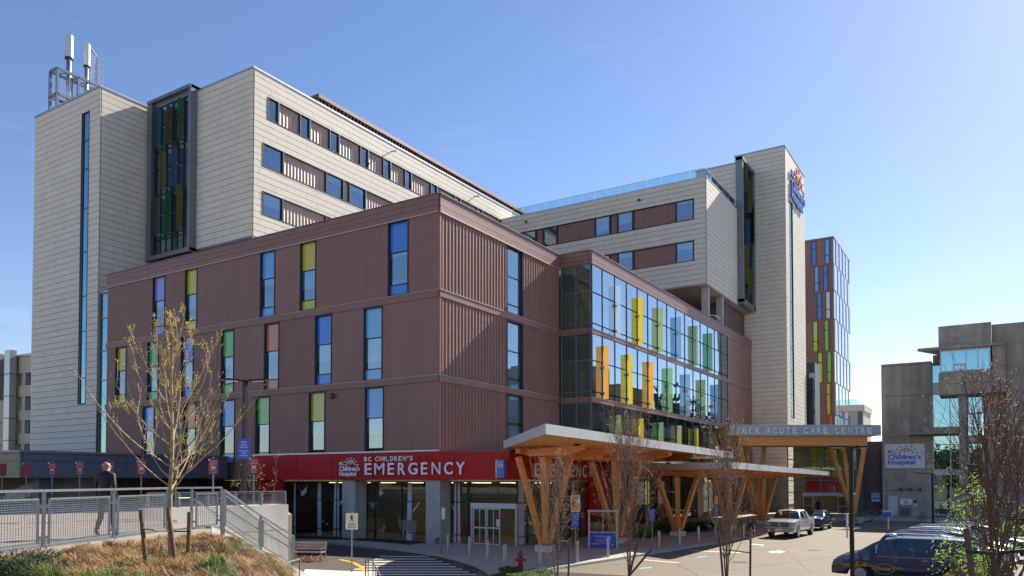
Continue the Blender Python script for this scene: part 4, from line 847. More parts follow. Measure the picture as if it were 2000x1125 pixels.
# things on its wall
sb = thing('logo_sign', 'white board with the blue children\'s hospital logo on the concrete wall', 'sign', (20.6, YC-.1, 5.3)); MB().box(18.72, YC-.16, 5.3, 22.6, YC-.01, 7.95).build('board','white_sign',sb)
hospital_logo(FA(YC-.165), 19.05, 5.62, 3.2, 2.15, sb, 'blue_logo', 'orange_logo', 0, .02)
sd_ = thing('service_door', 'pale grey metal door in the concrete wall beside the map board', 'door', (19.6,YC,.1)); q = MB(); frame_on(q, CA, 18.95, 20.0, .12, 2.35, .07, .0, .06); q.build('door_frame','concrete',sd_); q = MB(); fbox(q, CA, 19.02, 19.93, .13, 2.28, .005, .04); q.build('door_panel','fascia',sd_); q = MB(); fbox(q, CA, 19.1,19.2,1.1,1.2,.04,.1); q.build('handle','steel',sd_)
mb_ = thing('map_board', 'framed green and white site map on the concrete wall', 'sign', (20.8,YC,1.5)); q = MB(); fbox(q, CA, 20.15, 21.35, 1.35, 2.0, 0.005, .05); q.build('board','white_sign',mb_)
for a, c, z0, z1, m in ((20.5,20.9,1.45,1.8,'sp_green'),(20.95,21.25,1.5,1.9,'sp_palegreen'),(20.2,20.42,1.4,1.9,'sp_paleblue')): q = MB(); fbox(q, CA, a, c, z0, z1, .051, .06); q.build('map_patch', m, mb_)
for nm, lb, a, c, z0, z1, m in (('wall_notice','small dark round notice right of the map board',21.5,21.75,1.6,1.85,'black'),('wall_notice','small white notice under the dark one',21.5,21.8,1.2,1.45,'white_sign'),('wall_notice','small beige notice at far right of the map board',21.95,22.2,1.65,1.9,'tan_wall')): q = MB(); fbox(q, CA, a, c, z0, z1, .005, .04); tag(q.build(nm, m), lb, 'notice', 'notices beside the map board')
wb_ = thing('litter_bin', 'dark grey litter bin against the concrete wall', 'bin', (20.8,YC-.5,.12)); MB().box(20.45, YC-.65, .12, 21.1, YC-.1, 1.0).build('body','slate_panel',wb_); MB().box(20.42, YC-.68, 1.0, 21.13, YC-.07, 1.12).build('lid','metal_slate',wb_)
wl = thing('wall_lamp_bar', 'long bar with three round lamps above the map board', 'lamp', (21,YC,3)); q = MB(); fbox(q, CA, 20.2, 22.2, 3.0, 3.2, .005, .15); q.build('bar','metal_slate',wl)
for x in (20.25,21.2,22.15): MB().tube([(x,YC-.16,3.05),(x,YC-.4,3.0)], .12, 10).build('lamp_head','metal_dark',wl)
# brick wall with number 53
bk = thing('brick_wall', 'dark brown brick wall between the glass entrance and the concrete building', 'wall', (17.7,57,0)); MB().box(16.6, 57, .1, 18.4, 63, 8.35).build('wall','brick_dark',bk)
n53 = thing('number_sign', 'blue and white box sign reading 53 on the dark brick wall', 'sign', (17.9,56.8,1.9)); P0 = on(1703,979,1,56.9); P1 = on(1720,962,1,56.9)
MB().box(P0[0], 56.6, P0[2], P1[0], 56.98, P1[2]).build('side_panel','white_sign',n53); MB().box(P0[0]+.12, 56.55, P0[2]+.15, P1[0]+.02, 56.9, P1[2]+.02).build('face_panel','blue_55',n53); text_fit('numerals','53','white_sign',FA(56.54),P0[0]+.25,P1[0]-.12,P1[2]-.5,P1[2]-.1,n53,.02,0,.02)
# ------------------------------------------------------------------ glass entrance hall
eh = thing('entrance_hall', 'double-height glazed entrance hall with lime and red walls inside', 'building', (12.5, 56, 0)); EH = FA(54.0)
ex = [8.85,10.4,12.4,14.6,16.1]; ez = [.12,2.6,4.0,6.4,8.1]
q = MB()
for x in ex: fbox(q, EH, x-.05, x+.05, .12, 8.1, -.1, .06)
for z in ez[1:]: fbox(q, EH, ex[0], ex[-1], z-.05, z+.05, -.1, .05)
q.build('mullions','metal_slate',eh)
for i in range(4):
    for j in range(1 if 0 < i < 3 else 0, 4): MB().add([EH(ex[i]+.05,ez[j]+.05),EH(ex[i+1]-.05,ez[j]+.05),EH(ex[i+1]-.05,ez[j+1]-.05),EH(ex[i]+.05,ez[j+1]-.05)],[(0,1,2,3)]).build('glass_pane','glass_hall',eh)
MB().box(8.2, 60, .12, 18, 60.2, 8.2).build('back_wall','room_wall',eh); MB().box(8.2,54.1,8.15,16.4,60,8.2).build('roof_glazing','glass_clear',eh); MB().box(16.2,54,.12,16.6,60,8.3).build('side_wall','brick_dark',eh)  # unseen roof made of clear glass so sun brightens the hall
for i in range(7): MB().box(11.0+i*.72, 56.6-.2*(i%2), 4.4, 11.6+i*.72, 56.8-.2*(i%2), 7.7).build('lime_panel','lime',eh)
b = MB(); pts = [(12.9+2.6*math.cos(a), 56.4-1.4*math.sin(a)) for a in [R(10+i*16) for i in range(11)]]
for p, r_ in zip(pts[:-1], pts[1:]): b.prism([p, r_, (r_[0],r_[1]+.15), (p[0],p[1]+.15)], 2.7, 4.3)
b.build('red_curved_wall','red_wall',eh)
for x in (10,12.5,15):
    MB().box(x,57.5,2.45,x+1.2,57.8,2.5).build('ceiling_light','ceiling_light',eh)  # glow added inside the hall to brighten it
sdr = thing('sliding_door', 'white framed sliding doors of the main entrance under the tall timber canopy', 'door', (13,53.8,.12)); ED = FA(53.85)
q = MB(); fbox(q, ED, 10.45, 15.3, 2.25, 2.6, -.1, .1); q.build('header','white_metal',sdr)
for a, c in ((10.5,11.6),(14.2,15.25)):
    q = MB(); frame_on(q, ED, a, c, .13, 2.25, .07, -.04, .04); fbox(q, ED, a+.07, c-.07, 1.1, 1.18, -.03, .03); L = q.build('door_leaf','white_metal',sdr); MB().add([ED(a+.07,.2),ED(c-.07,.2),ED(c-.07,2.2),ED(a+.07,2.2)],[(0,1,2,3)]).build('glass_pane','glass_ground',L)
# ------------------------------------------------------------------ timber canopies
def roof_slab(owner, poly, tops, th, over=.25):
    n = len(poly); b = MB()
    b.prism(poly, [t-th for t in tops], tops); b.build('roof_slab','timber_ply',owner)
    c = Vector((sum(p[0] for p in poly)/n, sum(p[1] for p in poly)/n)); 
    for i in range(n):
        j = (i+1) % n; a, d = Vector(poly[i]), Vector(poly[j]); e = (d-a).normalized(); nn = Vector((e.y, -e.x))
        if nn.dot((a+d)/2-c) < 0: nn = -nn
        L = (d-a).length; k = max(1, round(L/3.2))
        for s in range(k):
            p = a+(d-a)*(s/k)+e*(.012 if s else -.02); q_ = a+(d-a)*((s+1)/k)-e*(.012 if s < k-1 else -.02); t0 = tops[i]+(tops[j]-tops[i])*s/k; t1 = tops[i]+(tops[j]-tops[i])*(s+1)/k
            o = nn*.04; pp_ = [(p.x,p.y),(q_.x,q_.y),(q_.x+o.x,q_.y+o.y),(p.x+o.x,p.y+o.y)]
            MB().prism(pp_, [t0-th-.02,t1-th-.02,t1-th-.02,t0-th-.02], [t0+.03,t1+.03,t1+.03,t0+.03]).build('fascia_panel','fascia',owner)
            MB().prism([(x+nn.x*.01,y+nn.y*.01) for x,y in pp_], [t0-th-.07,t1-th-.07,t1-th-.07,t0-th-.07], [t0-th-.025,t1-th-.025,t1-th-.025,t0-th-.025]).build('drip_edge','white_metal',owner)
    b = MB(); b.prism([(c.x+(p[0]-c.x)*.985, c.y+(p[1]-c.y)*.985) for p in poly], [t+.01 for t in tops], [t+.05 for t in tops]); b.build('roofing_membrane','roofing',owner)
def vcol(x, y, zt, owner, a=.75, bb=2.1, zb=.55, arms=((-1,-1),(1,-1),(-1,1),(1,1)), ped=.42, w_=.30):
    MB().prism([(x-ped,y-ped),(x+ped,y-ped),(x+ped,y+ped),(x-ped,y+ped)], .1, zb-.1).build('pedestal','concrete_light',owner)
    MB().box(x-.2,y-.2,zb-.1,x+.2,y+.2,zb+.06).build('steel_shoe','metal_dark',owner)
    for sx, sy in arms:
        MB().beam((x+sx*.12,y+sy*.16,zb), (x+sx*a,y+sy*bb,zt), w_, w_*.8).build('strut','timber',owner)
def V3(px, py): p = on(px, py, 2, .5); return p[0], p[1]
c1 = thing('timber_canopy', 'large timber canopy with grey metal edge over the emergency drop-off, nearest one', 'canopy', (8,6,0), group='timber canopies')
K = [on(985,862,2,6.12), on(1065,829,2,6.22), on(1430,884,2,5.97)]; P1 = [(K[0][0],K[0][1]),(K[1][0],K[1][1]),(K[2][0],K[2][1]),(3.1,19.5),(3.1,4.2)]
roof_slab(c1, P1, [6.12,6.22,5.97,6.0,6.1], .32)
x, y = V3(1065,1063); vcol(x, y, 5.25, c1, bb=1.6); 
x2, y2 = V3(1205,1048); vcol(x2, y2, 5.15, c1)
def girder(owner, p, q_, z0, z1, wd=.3, taper=0, hz_=.6):
    p = Vector((*p, 0)); q_ = Vector((*q_, 0)); d = (q_-p).normalized(); n = Vector((-d.y, d.x, 0))*wd/2; L = (q_-p).length; vs = []
    prof = [(0, z1-taper if taper else z0), (L*.25, z0), (L*.75, z0), (L, z1-taper if taper else z0), (L, z1), (0, z1)]
    for s in (-1, 1):
        for (t, z) in prof: vs.append(p+d*t+n*s+Vector((0,0,z)))
    k = len(prof); MB().add(vs, [tuple(range(k)), tuple(reversed(range(k, 2*k)))]+[(i,(i+1)%k,k+(i+1)%k,k+i) for i in range(k)]).build('beam','timber',owner)
for sx in (-.75, .85): girder(c1, (x+sx-.1, y-1.5), (x2+sx+.5, y2+8), 5.2, 5.7, .3, .25)
for yc in (y-1.2, y+2.1, y2-2.1, y2+2.1, y2+6): girder(c1, (x-1.2+(yc-y)*.1, yc+.6), (x+4.1+(yc-y)*.04, yc-2.2), 5.28, 5.68, .22, .2)
def pendant(px_, y_, z_, owner_lb, i):
    t = thing('canopy_downlight', f'dark cylindrical downlight under the {owner_lb}', 'lamp', (px_, y_, z_), group='cylinder downlights under the timber canopies')
    MB().lathe([(.15,0),(.17,.03),(.17,.6),(.1,.65)], (px_,y_,z_), 12).build('housing','lamp_black',t); MB().tube([(px_,y_,z_+.6),(px_,y_,z_+.95)], .03, 6).build('stem','lamp_black',t)
for i, (px, py, d, l) in enumerate(((1127,878,39,'front corner of the nearest canopy'),(1293,892,48,'outer edge of the nearest canopy'),(1188,895,50,'middle of the nearest canopy'),(1305,921,56,'left end of the second canopy'),(1485,927,63,'middle of the second canopy'),(1549,930,69,'right part of the second canopy'))):
    p = atd(px, py, d); pendant(p[0], p[1], p[2], l, i)
c2 = thing('timber_canopy', 'lower timber canopy with grey metal edge along the drop-off, farther one', 'canopy', (10,30,0), group='timber canopies')
K = [on(1250,911,2,4.97), on(1428,903,2,5.03), on(1620,922,2,4.8)]; roof_slab(c2, [(3.1,14.2),(K[1][0],K[1][1]),(K[2][0],K[2][1]),(3.1,49)], [4.99,5.03,4.8,4.8], .28)
V = [V3(1324,1036), V3(1425,1025), V3(1489,1015)]
for (x, y) in V: vcol(x, y, 4.22, c2, a=.7, bb=2.1)
for sx in (-.7, .7): girder(c2, (V[0][0]+sx-.4, V[0][1]-3), (V[2][0]+sx+.5, V[2][1]+9), 4.22, 4.66, .28, .1)
for k in range(8):
    yc = V[0][1]-2.1+k*3.5; girder(c2, (V[0][0]-2.9+k*.3, yc+1.5), (V[0][0]+4.6+k*.1, yc-2), 4.3, 4.68, .2, .12)
c3 = thing('entrance_canopy', 'tall timber entrance canopy with the silver TECK ACUTE CARE CENTRE fascia', 'canopy', (13,47,0))
Lc = atd(1425,830,80); Rc = atd(1720,832,80); dd = Vector((Rc[0]-Lc[0], Rc[1]-Lc[1])).normalized(); nn = Vector((-dd.y, dd.x))
def CF(u, v, ww=0): return (Lc[0]+dd.x*u-nn.x*ww, Lc[1]+dd.y*u-nn.y*ww, v)
LW = Vector((Rc[0]-Lc[0], Rc[1]-Lc[1])).length
def cbox(u0,u1,v0,v1,w0,w1): return MB().add([CF(u0,v0,w1),CF(u1,v0,w1),CF(u1,v0,w0),CF(u0,v0,w0),CF(u0,v1,w1),CF(u1,v1,w1),CF(u1,v1,w0),CF(u0,v1,w0)],[(3,2,1,0),(4,5,6,7),(0,1,5,4),(1,2,6,5),(2,3,7,6),(3,0,4,7)])
zt, zb = Lc[2], atd(1428,852,80)[2]
for i in range(5): cbox(i*LW/5+.01,(i+1)*LW/5-.01, zb+.06, zt-.02, -.1, .1).build('fascia_panel','fascia_mid',c3)
cbox(0,LW,zb+.08,zt-.12,-9,-.11).build('roof_slab','timber_ply',c3); cbox(-.02,LW+.02,zt-.1,zt+.03,-9,-.12).build('roof_edge','fascia',c3)
cbox(1.0,LW-1.2,zb-.95,zb+.05,-.75,-.4).build('beam','timber',c3); cbox(1.0,LW-1.2,zb-.95,zb+.05,-4.4,-4.1).build('beam','timber',c3)
for u in (1.0, 4.7, 8.4, 12.1, LW-1.3): cbox(u-.12,u+.12,zb-.6,zb+.05,-8,-.8).build('joist','timber',c3)
def strut(p, q_, o, wd=.38): MB().beam(p, q_, wd, wd*.85).build('strut','timber',o)
fr_ = CF(LW-2.6,.45,-.6); strut(fr_, CF(LW-1.4,zb-.9,-.6), c3, .42); strut(CF(LW-2.75,.45,-.7), CF(LW-3.6,zb-.9,-4), c3); strut(CF(LW-2.7,.45,-.9), CF(LW-2.2,zb-.9,-4), c3)
bl = CF(2.8,.45,-.6); strut(bl, CF(1.2,zb-.9,-.6), c3, .42); strut(CF(2.9,.45,-.8), CF(2.9,zb-.9,-4), c3); strut(CF(2.9,.45,-.8), CF(4.9,zb-.9,-4), c3)
ts = thing('canopy_sign', 'pale raised letters reading TECK ACUTE CARE CENTRE on the silver fascia', 'sign', CF(LW/2,zb+.3,.1)); ux = lambda px: (px-1425)/(1720-1425)*LW
letters('TECK ACUTE CARE CENTRE', 'letter_white', CF, ux(1436), ux(1701), zb+.27, zt-.27, ts, .06, .12, .02, gapf=.55)
# ------------------------------------------------------------------ terrace, stairs, mound
MB().prism([(9.78,-23.1),(5.0,-21.9),(5.2,-16.3),(-11.2,-3.0),(-90,-3.0),(-90,-80),(9.0,-80),(16.5,-36.6)], 0.0, TERR).build('terrace','paver_warm',kind='structure')
pw_ = thing('parapet_wall', 'pale cast concrete parapet wall beside the terrace stairs', 'wall', (5.2,-19,0))
W0, W1 = Vector((4.95,-22.4)), Vector((5.32,-16.6)); dW = (W1-W0).normalized(); nW = Vector((dW.y,-dW.x))
for z0, z1 in ((.0,1.05),(1.07,2.06),(2.08,3.05)):
    p, q_ = W0, W1; b = MB(); b.prism([(p.x,p.y),(q_.x,q_.y),(q_.x-nW.x*.9,q_.y-nW.y*.9),(p.x-nW.x*.35,p.y-nW.y*.35)], z0, z1); b.build('wall_panel','concrete_light',pw_)
def zstair(y):  # nosing height along the stair run
    return max(0.0, min(TERR, 2.62-(y+23.1)*.337))
sf = thing('terrace_stairs', 'concrete stairs running down from the terrace beside the grass bank', 'stairs', (7,-20,0))
S0, S1 = Vector((9.78,-23.1)), Vector((6.2,-16.2)); dS = (S1-S0).normalized(); nS = Vector((-dS.y,dS.x)); Ls = 8.0; ns = 16
for i in range(ns):
    a = S0+dS*(Ls*i/ns)+nS*.16; c = S0+dS*(Ls*(i+1)/ns)+nS*.16; z = TERR-(i+1)*TERR/ns
    if z < .05: z = .05
    MB().prism([(a.x,a.y),(c.x,c.y),(c.x+nS.x*2.3,c.y+nS.y*2.3),(a.x+nS.x*2.3,a.y+nS.y*2.3)], 0, z).build('step','concrete_light',sf)
a, c = S0-dS*.6, S0+dS*(Ls+.3); P = [(a.x,a.y),(c.x,c.y),(c.x+nS.x*.15,c.y+nS.y*.15),(a.x+nS.x*.15,a.y+nS.y*.15)]
zz_ = [TERR+.06, .12, .12, TERR+.06]; MB().prism(P, [-.2]*4, zz_).build('stringer_wall','concrete',sf)
RIDGE = Vector((28.79, -37.63)); RDIR = (rtv.x+.38*FH.x, rtv.y+.38*FH.y)
def hgt(x, y):
    # level top beside the railing, falling away east of a ridge line that runs out from the tree
    q = (x-RIDGE.x)*RDIR[0]+(y-RIDGE.y)*RDIR[1]
    z = 2.28-.60*max(0, q-.1)-.04*max(0, min(q+3, 3)) - .25*max(0, y+21)*.5
    z += .06*math.sin(x*1.3+y*.7)*math.cos(y*1.1)
    return max(-.7, min(2.5, z))
# soil mound: a height field south-east of the railing
nx, ny = 60, 50; b = MB(); vs = []; fs = []
def mpt(i, j):
    # strips starting on the rail line
    t = j/(ny-1); rail = [(17.0,-37.5),(12.55,-29.4),(10.0,-24.8),(9.85,-23.1),(6.75,-17.2),(6.3,-15.6)]; L = [0]
    for p, q in zip(rail[:-1], rail[1:]): L.append(L[-1]+math.dist(p, q))
    s = t*L[-1]; k = max(i2 for i2 in range(len(L)) if L[i2] <= s+1e-9); k = min(k, len(rail)-2); f = (s-L[k])/(L[k+1]-L[k])
    x0 = rail[k][0]+(rail[k+1][0]-rail[k][0])*f; y0 = rail[k][1]+(rail[k+1][1]-rail[k][1])*f
    u = (i/(nx-1)); return x0+u*24, y0+u*8-u*0
for j in range(ny):
    for i in range(nx):
        x, y = mpt(i, j); vs.append((x, y, hgt(x, y)+random.uniform(-.02,.02)))
fs = [(j*nx+i, j*nx+i+1, (j+1)*nx+i+1, (j+1)*nx+i) for j in range(ny-1) for i in range(nx-1)]
MB().add(vs, fs).build('planting_bank', 'soil', kind='structure', smooth=True)
# camera-side bank on the right, below the frame
b = MB().prism([(20,-36),(60,-60),(70,-20),(30,-14),(22,-16)], -.1, [1.6,1.6,.2,.05,.05]); b.build('planting_bank','soil',kind='structure')
MB().prism([(8.6,-60),(60,-80),(60,-36),(18,-36)], 0, 2.3).build('upper_lawn','soil',kind='structure')
# ornamental grass
leafmat('grass_tan', (.42,.26,.11), .3); leafmat('grass_brown', (.22,.115,.05), .3); leafmat('grass_gold', (.45,.34,.12), .35); leafmat('grass_green', (.16,.22,.05), .35); leafmat('grass_fresh', (.10,.17,.03), .3)
leafmat('needle_green', (.02,.07,.02), .2)
def tuft(b, x, y, z, h, rad, n, mi, lean=(0,0), wd=.0075):
    # arching blades: rise, bend over, droop at the tip
    for _ in range(n):
        a = random.uniform(0, 2*math.pi); rr = random.random()**.55; hh = h*random.uniform(.6,1.05)*(1-.25*rr*rr); R_ = rr*rad*random.uniform(.8,1.25)
        ca, sa = math.cos(a), math.sin(a); bx, by = x+ca*R_*.15, y+sa*R_*.15
        pts = [(bx,by,z-.05),(x+ca*R_*.5+lean[0]*.4,y+sa*R_*.5+lean[1]*.4,z+hh*.72),(x+ca*R_*.95+lean[0],y+sa*R_*.95+lean[1],z+hh*.92),(x+ca*R_*1.35+lean[0],y+sa*R_*1.35+lean[1],z+hh*(.88-.35*rr))]
        t = a+1.57+random.uniform(-.7,.7); c, s_ = math.cos(t)*wd, math.sin(t)*wd; vs = []
        for i, p in enumerate(pts[:3]): k = 1-.25*i; vs += [(p[0]-c*k,p[1]-s_*k,p[2]),(p[0]+c*k,p[1]+s_*k,p[2])]
        vs.append(pts[3]); b.add(vs, [(0,1,3,2),(2,3,5,4),(4,5,6)], mi)
placed = []; gb = MB(); cnt = 0; rnd = random.Random(11); tries = 0
while cnt < 330 and tries < 20000:
    tries += 1
    x = rnd.uniform(6.5, 21); y = rnd.uniform(-32, -16.5)
    # stay on the mound side of the rail and stair line
    rl = [(17.0,-37.5),(12.55,-29.4),(10.0,-24.8),(9.85,-23.1),(6.75,-17.2)]
    xr = None
    for p, q in zip(rl[:-1], rl[1:]):
        if p[1] <= y <= q[1]: xr = p[0]+(q[0]-p[0])*(y-p[1])/(q[1]-p[1])
    if xr is None or x < xr+.45: continue
    v = Vector((x,y,0))-CAM; lat = v.dot(rtv); dep = v.dot(FH); px = 1000+1505*lat/dep
    if px < -60 or px > 560 or dep < 9.5: continue
    z = hgt(x, y)
    if (4-z-.5)/dep > .135: continue
    if px < 95 and dep < 13.2: continue
    m = rnd.choices([0,1,2,3,4], [46,38,10,5,1])[0]
    if px > 400: m = rnd.choices([0,1,2,3,4], [42,40,8,10,0])[0]
    if any((x-q[0])**2+(y-q[1])**2 < .40**2 for q in placed): continue
    placed.append((x,y)); h = rnd.uniform(.30,.52); tuft(gb, x, y, z, h, rnd.uniform(.30,.44), 420, m, (rnd.uniform(-.08,.08), rnd.uniform(-.08,.08))); cnt += 1
gb.build('ornamental_grass', ['grass_tan','grass_brown','grass_gold','grass_green','grass_fresh'], kind='stuff', label='tan and rust coloured tufted ornamental grass covering the bank', cat='grass')
# dark juniper at the lower left
for (px, py, d, sc_, lb) in ((28,1085,12.6,1.0,'dark green spreading juniper shrub at the lower left corner of the grass bank'),(88,1078,14.2,.6,'small dark green juniper under the first railing post')):
    p = atd(px, py, d); t = thing('juniper_shrub', lb, 'shrub', (p[0],p[1],p[2]-.4)); b = MB()
    for _ in range(int(2600*sc_)):
        a = random.uniform(0,6.28); r0 = random.random()**.5*.62*sc_; x, y = p[0]+r0*math.cos(a)*1.3, p[1]+r0*math.sin(a); z = p[2]-.35+random.random()*.42*math.sqrt(max(0,1-(r0/(.64*sc_))**2)); l = .09; aa = random.uniform(0,6.28); e = random.uniform(-.2,.9)
        dx, dy, dz = l*math.cos(aa)*math.cos(e), l*math.sin(aa)*math.cos(e), l*math.sin(e); b.add([(x-dy*.16,y+dx*.16,z),(x+dy*.16,y-dx*.16,z),(x+dx,y+dy,z+dz)], [(0,1,2)])
    b.build('foliage','needle_green',t)
    b = MB()
    for _ in range(7): a = random.uniform(0,6.28); b.tube([(p[0],p[1],p[2]-.45),(p[0]+.4*sc_*math.cos(a),p[1]+.4*sc_*math.sin(a),p[2]-.2)], .012, 5)
    b.build('branches', 'brown_dark', t)
# ------------------------------------------------------------------ railings with mesh infill
rl_t = thing('terrace_railing', 'galvanised terrace railing with woven mesh panels and square posts', 'railing', (11,-27,TERR), group=None)
RLP = [(16.0,-35.8),(14.3,-32.7),(12.6,-29.46),(11.43,-27.31),(10.05,-25.0),(9.95,-24.2),(9.78,-23.1)]
def mesh_panel(owner, p, q_, z0a, z1a, z0b, z1b, vsp=.075, hsp=.045, wire=.009, name='mesh_panel'):
    p, q_ = Vector((*p,0)), Vector((*q_,0)); d = q_-p; L = d.length; b = MB(); f = MB(); u = d.normalized()
    P = lambda t, z: Vector((p.x+d.x*t, p.y+d.y*t, z)); lo = lambda t: z0a+(z0b-z0a)*t; hi = lambda t: z1a+(z1b-z1a)*t
    fw_ = .038
    for a, c in (((0,lo(0)),(1,lo(1))),((0,hi(0)),(1,hi(1))),((0,lo(0)),(0,hi(0))),((1,lo(1)),(1,hi(1)))): f.beam(P(*a), P(*c), fw_, fw_)
    fo = f.build('panel_frame','galv',owner)
    n = int(L/vsp)
    for i in range(1, n): b.beam(P(i/n,lo(i/n)), P(i/n,hi(i/n)), wire, wire)
    m = int((z1a-z0a)/hsp)
    for j in range(1, m): r_ = j/m; b.beam(P(0,lo(0)+(hi(0)-lo(0))*r_), P(1,lo(1)+(hi(1)-lo(1))*r_), wire, wire)
    b.build('wire_mesh','galv',fo)
    return fo
for i, (p, q_) in enumerate(zip(RLP[:-1], RLP[1:])):
    p, q_ = Vector(p), Vector(q_); d = (q_-p).normalized(); L = (q_-p).length
    if L > .9:
        a, c = p+d*.17, q_-d*.17; mesh_panel(rl_t, a, c, 2.72, 3.62, 2.72, 3.62)
        for pt, s in ((p,1),(q_,-1)):
            for z in (2.85,3.48): MB().box(pt.x+d.x*s*.08-.03,pt.y+d.y*s*.08-.03,z-.03,pt.x+d.x*s*.08+.03,pt.y+d.y*s*.08+.03,z+.03).build('clamp','galv',rl_t)
    MB().beam((p.x,p.y,3.79),(q_.x,q_.y,3.79),.07,.05).build('top_rail','galv',rl_t)
    MB().beam((p.x+d.x*.05,p.y+d.y*.05,2.655),(q_.x-d.x*.05,q_.y-d.y*.05,2.655),.10,.03).build('kick_plate','galv',rl_t)
for p in RLP: MB().box(p[0]-.028,p[1]-.028,2.1,p[0]+.028,p[1]+.028,3.765).build('post','galv',rl_t)
sr = thing('stair_railing', 'galvanised mesh railing sloping down beside the terrace stairs', 'railing', (8,-20,1.5))
SP = [((9.74,-23.0),2.56,3.72),((7.84,-20.05),1.62,2.80),((6.9,-17.75),.80,1.93)]
for (p, za, zb_), (q_, zc, zd) in zip(SP[:-1], SP[1:]):
    pv, qv = Vector(p), Vector(q_); d = (qv-pv).normalized()
    mesh_panel(sr, pv+d*.16, qv-d*.16, za+.14, zb_-.16, zc+.14, zd-.16, .085, .3, .008); MB().beam((*p,zb_),(*q_,zd),.06,.05).build('top_rail','galv',sr)
    o = Vector((d.y,-d.x))*-.12; MB().tube([(p[0]+o.x,p[1]+o.y,zb_-.42),(q_[0]+o.x,q_[1]+o.y,zd-.42)], .022, 8).build('handrail','galv',sr)
    MB().beam((p[0],p[1],za+.02),(q_[0],q_[1],zc+.02),.05,.04).build('bottom_rail','galv',sr)
for p, za, zb_ in SP: MB().box(p[0]-.035,p[1]-.035,za-.15,p[0]+.035,p[1]+.035,zb_).build('post','galv',sr)
wr_ = thing('wall_railing', 'low galvanised mesh railing on top of the concrete parapet wall', 'railing', (5.2,-19,3.05))
n = 5
for i in range(n):
    p, q_ = W0+dW*(.15+i*5.6/n)-nW*.12, W0+dW*(.15+(i+1)*5.6/n)-nW*.12; mesh_panel(wr_, p+dW*.06, q_-dW*.06, 3.1, 3.5, 3.1, 3.5, .07, .05, .008); MB().beam((p.x,p.y,3.57),(q_.x,q_.y,3.57),.06,.04).build('top_rail','galv',wr_); MB().box(p.x-.035,p.y-.035,3.05,p.x+.035,p.y+.035,3.55).build('post','galv',wr_)
q_ = W0+dW*5.75-nW*.12; e = q_-nW*.75; MB().box(q_.x-.035,q_.y-.035,3.05,q_.x+.035,q_.y+.035,3.55).build('post','galv',wr_); MB().beam((q_.x,q_.y,3.57),(e.x,e.y,3.57),.06,.04).build('top_rail','galv',wr_); mesh_panel(wr_, q_-nW*.06, e, 3.1,3.5,3.1,3.5,.07,.05,.008)
# hand rail inside the stairs against the wall
h2 = thing('handrail', 'second galvanised handrail against the parapet wall on the stairs', 'railing', (7,-20,2))
pts = [(7.6,-23.0,3.45),(7.4,-22.4,3.45),(5.7,-19.0,2.1),(5.3,-17.9,1.65)]; MB().tube(pts,.022,8).build('rail','galv',h2)
for p in pts[1:]: MB().tube([(p[0],p[1],p[2]),(p[0],p[1],p[2]-.95)],.02,6).build('post','galv',h2)
def baluster_rail(name, label, pts, cat='railing', h=.9, n=5, infill=None):
    t = thing(name, label, cat, (pts[0][0],pts[0][1],pts[0][2]-h)); MB().tube(pts, .028, 8).build('rail','galv',t)
    tot = [0]
    for a, c in zip(pts[:-1], pts[1:]): tot.append(tot[-1]+math.dist(a,c))
    for i in range(n):
        s = tot[-1]*i/(n-1); k = min(max(j for j in range(len(tot)) if tot[j] <= s+1e-9), len(pts)-2); f = (s-tot[k])/(tot[k+1]-tot[k]); p = [pts[k][m_]+(pts[k+1][m_]-pts[k][m_])*f for m_ in range(3)]
        MB().tube([p,(p[0],p[1],p[2]-h)], .02, 6).build('post','galv',t)
    return t
P_ = [atd(505,1128,21.5), atd(530,1111,23), atd(560,1099,24.5), atd(585,1092,26)]; baluster_rail('lower_handrail', 'short sloping galvanised handrail with balusters at the foot of the stairs', [tuple(p) for p in P_], n=6, h=.8)
P_ = [atd(714,1125,30), atd(714,1093,30), atd(719,1090,29.8), atd(728,1096,29.5), atd(738,1116,28.5), atd(745,1130,27.8)]; baluster_rail('loop_handrail', 'curved galvanised handrail loop beside the crosswalk', [tuple(p) for p in P_], n=8, h=.7)
# plinth under the lower handrail
p = atd(580,1110,27); tag(MB().box(p[0]-.5,p[1]-.6,0,p[0]+.3,p[1]+.7,.62).build('concrete_plinth','concrete'), 'low concrete plinth at the foot of the stair wall', 'plinth')
# ------------------------------------------------------------------ bench
bp_ = on(604, 1095, 2, 0); t = thing('bench', 'slatted grey timber bench with metal arm beside the concrete wall end', 'bench', (bp_[0],bp_[1],0)); o_ = Vector((bp_[0],bp_[1],0)); dx = Vector((.85,.35,0)).normalized(); dyv = Vector((-dx.y,dx.x,0))
def bb(name, u0,u1,v0,v1,z0,z1,m): 
    c = [o_+dx*u+dyv*v for u, v in ((u0,v0),(u1,v0),(u1,v1),(u0,v1))]; MB().prism([(q.x,q.y) for q in c], z0, z1).build(name, m, t)
mat('bench_wood', (.36,.31,.27), .7, noise=.12, nscale=6)
for i in range(4): bb('seat_slat',-.95,.75,-.25+i*.13,-.14+i*.13,.42,.46,'bench_wood')
for i in range(3): bb('back_slat',-.95,.75,.30+i*.03,.34+i*.03,.52+i*.14,.64+i*.14,'bench_wood')
for u in (-.9,.68): bb('leg',u,u+.05,-.25,-.2,0,.42,'galv'); bb('leg',u,u+.05,.3,.35,0,.9,'galv'); bb('armrest',u,u+.05,-.25,.3,.62,.66,'galv'); bb('arm_post',u,u+.05,-.25,-.21,.46,.62,'galv')
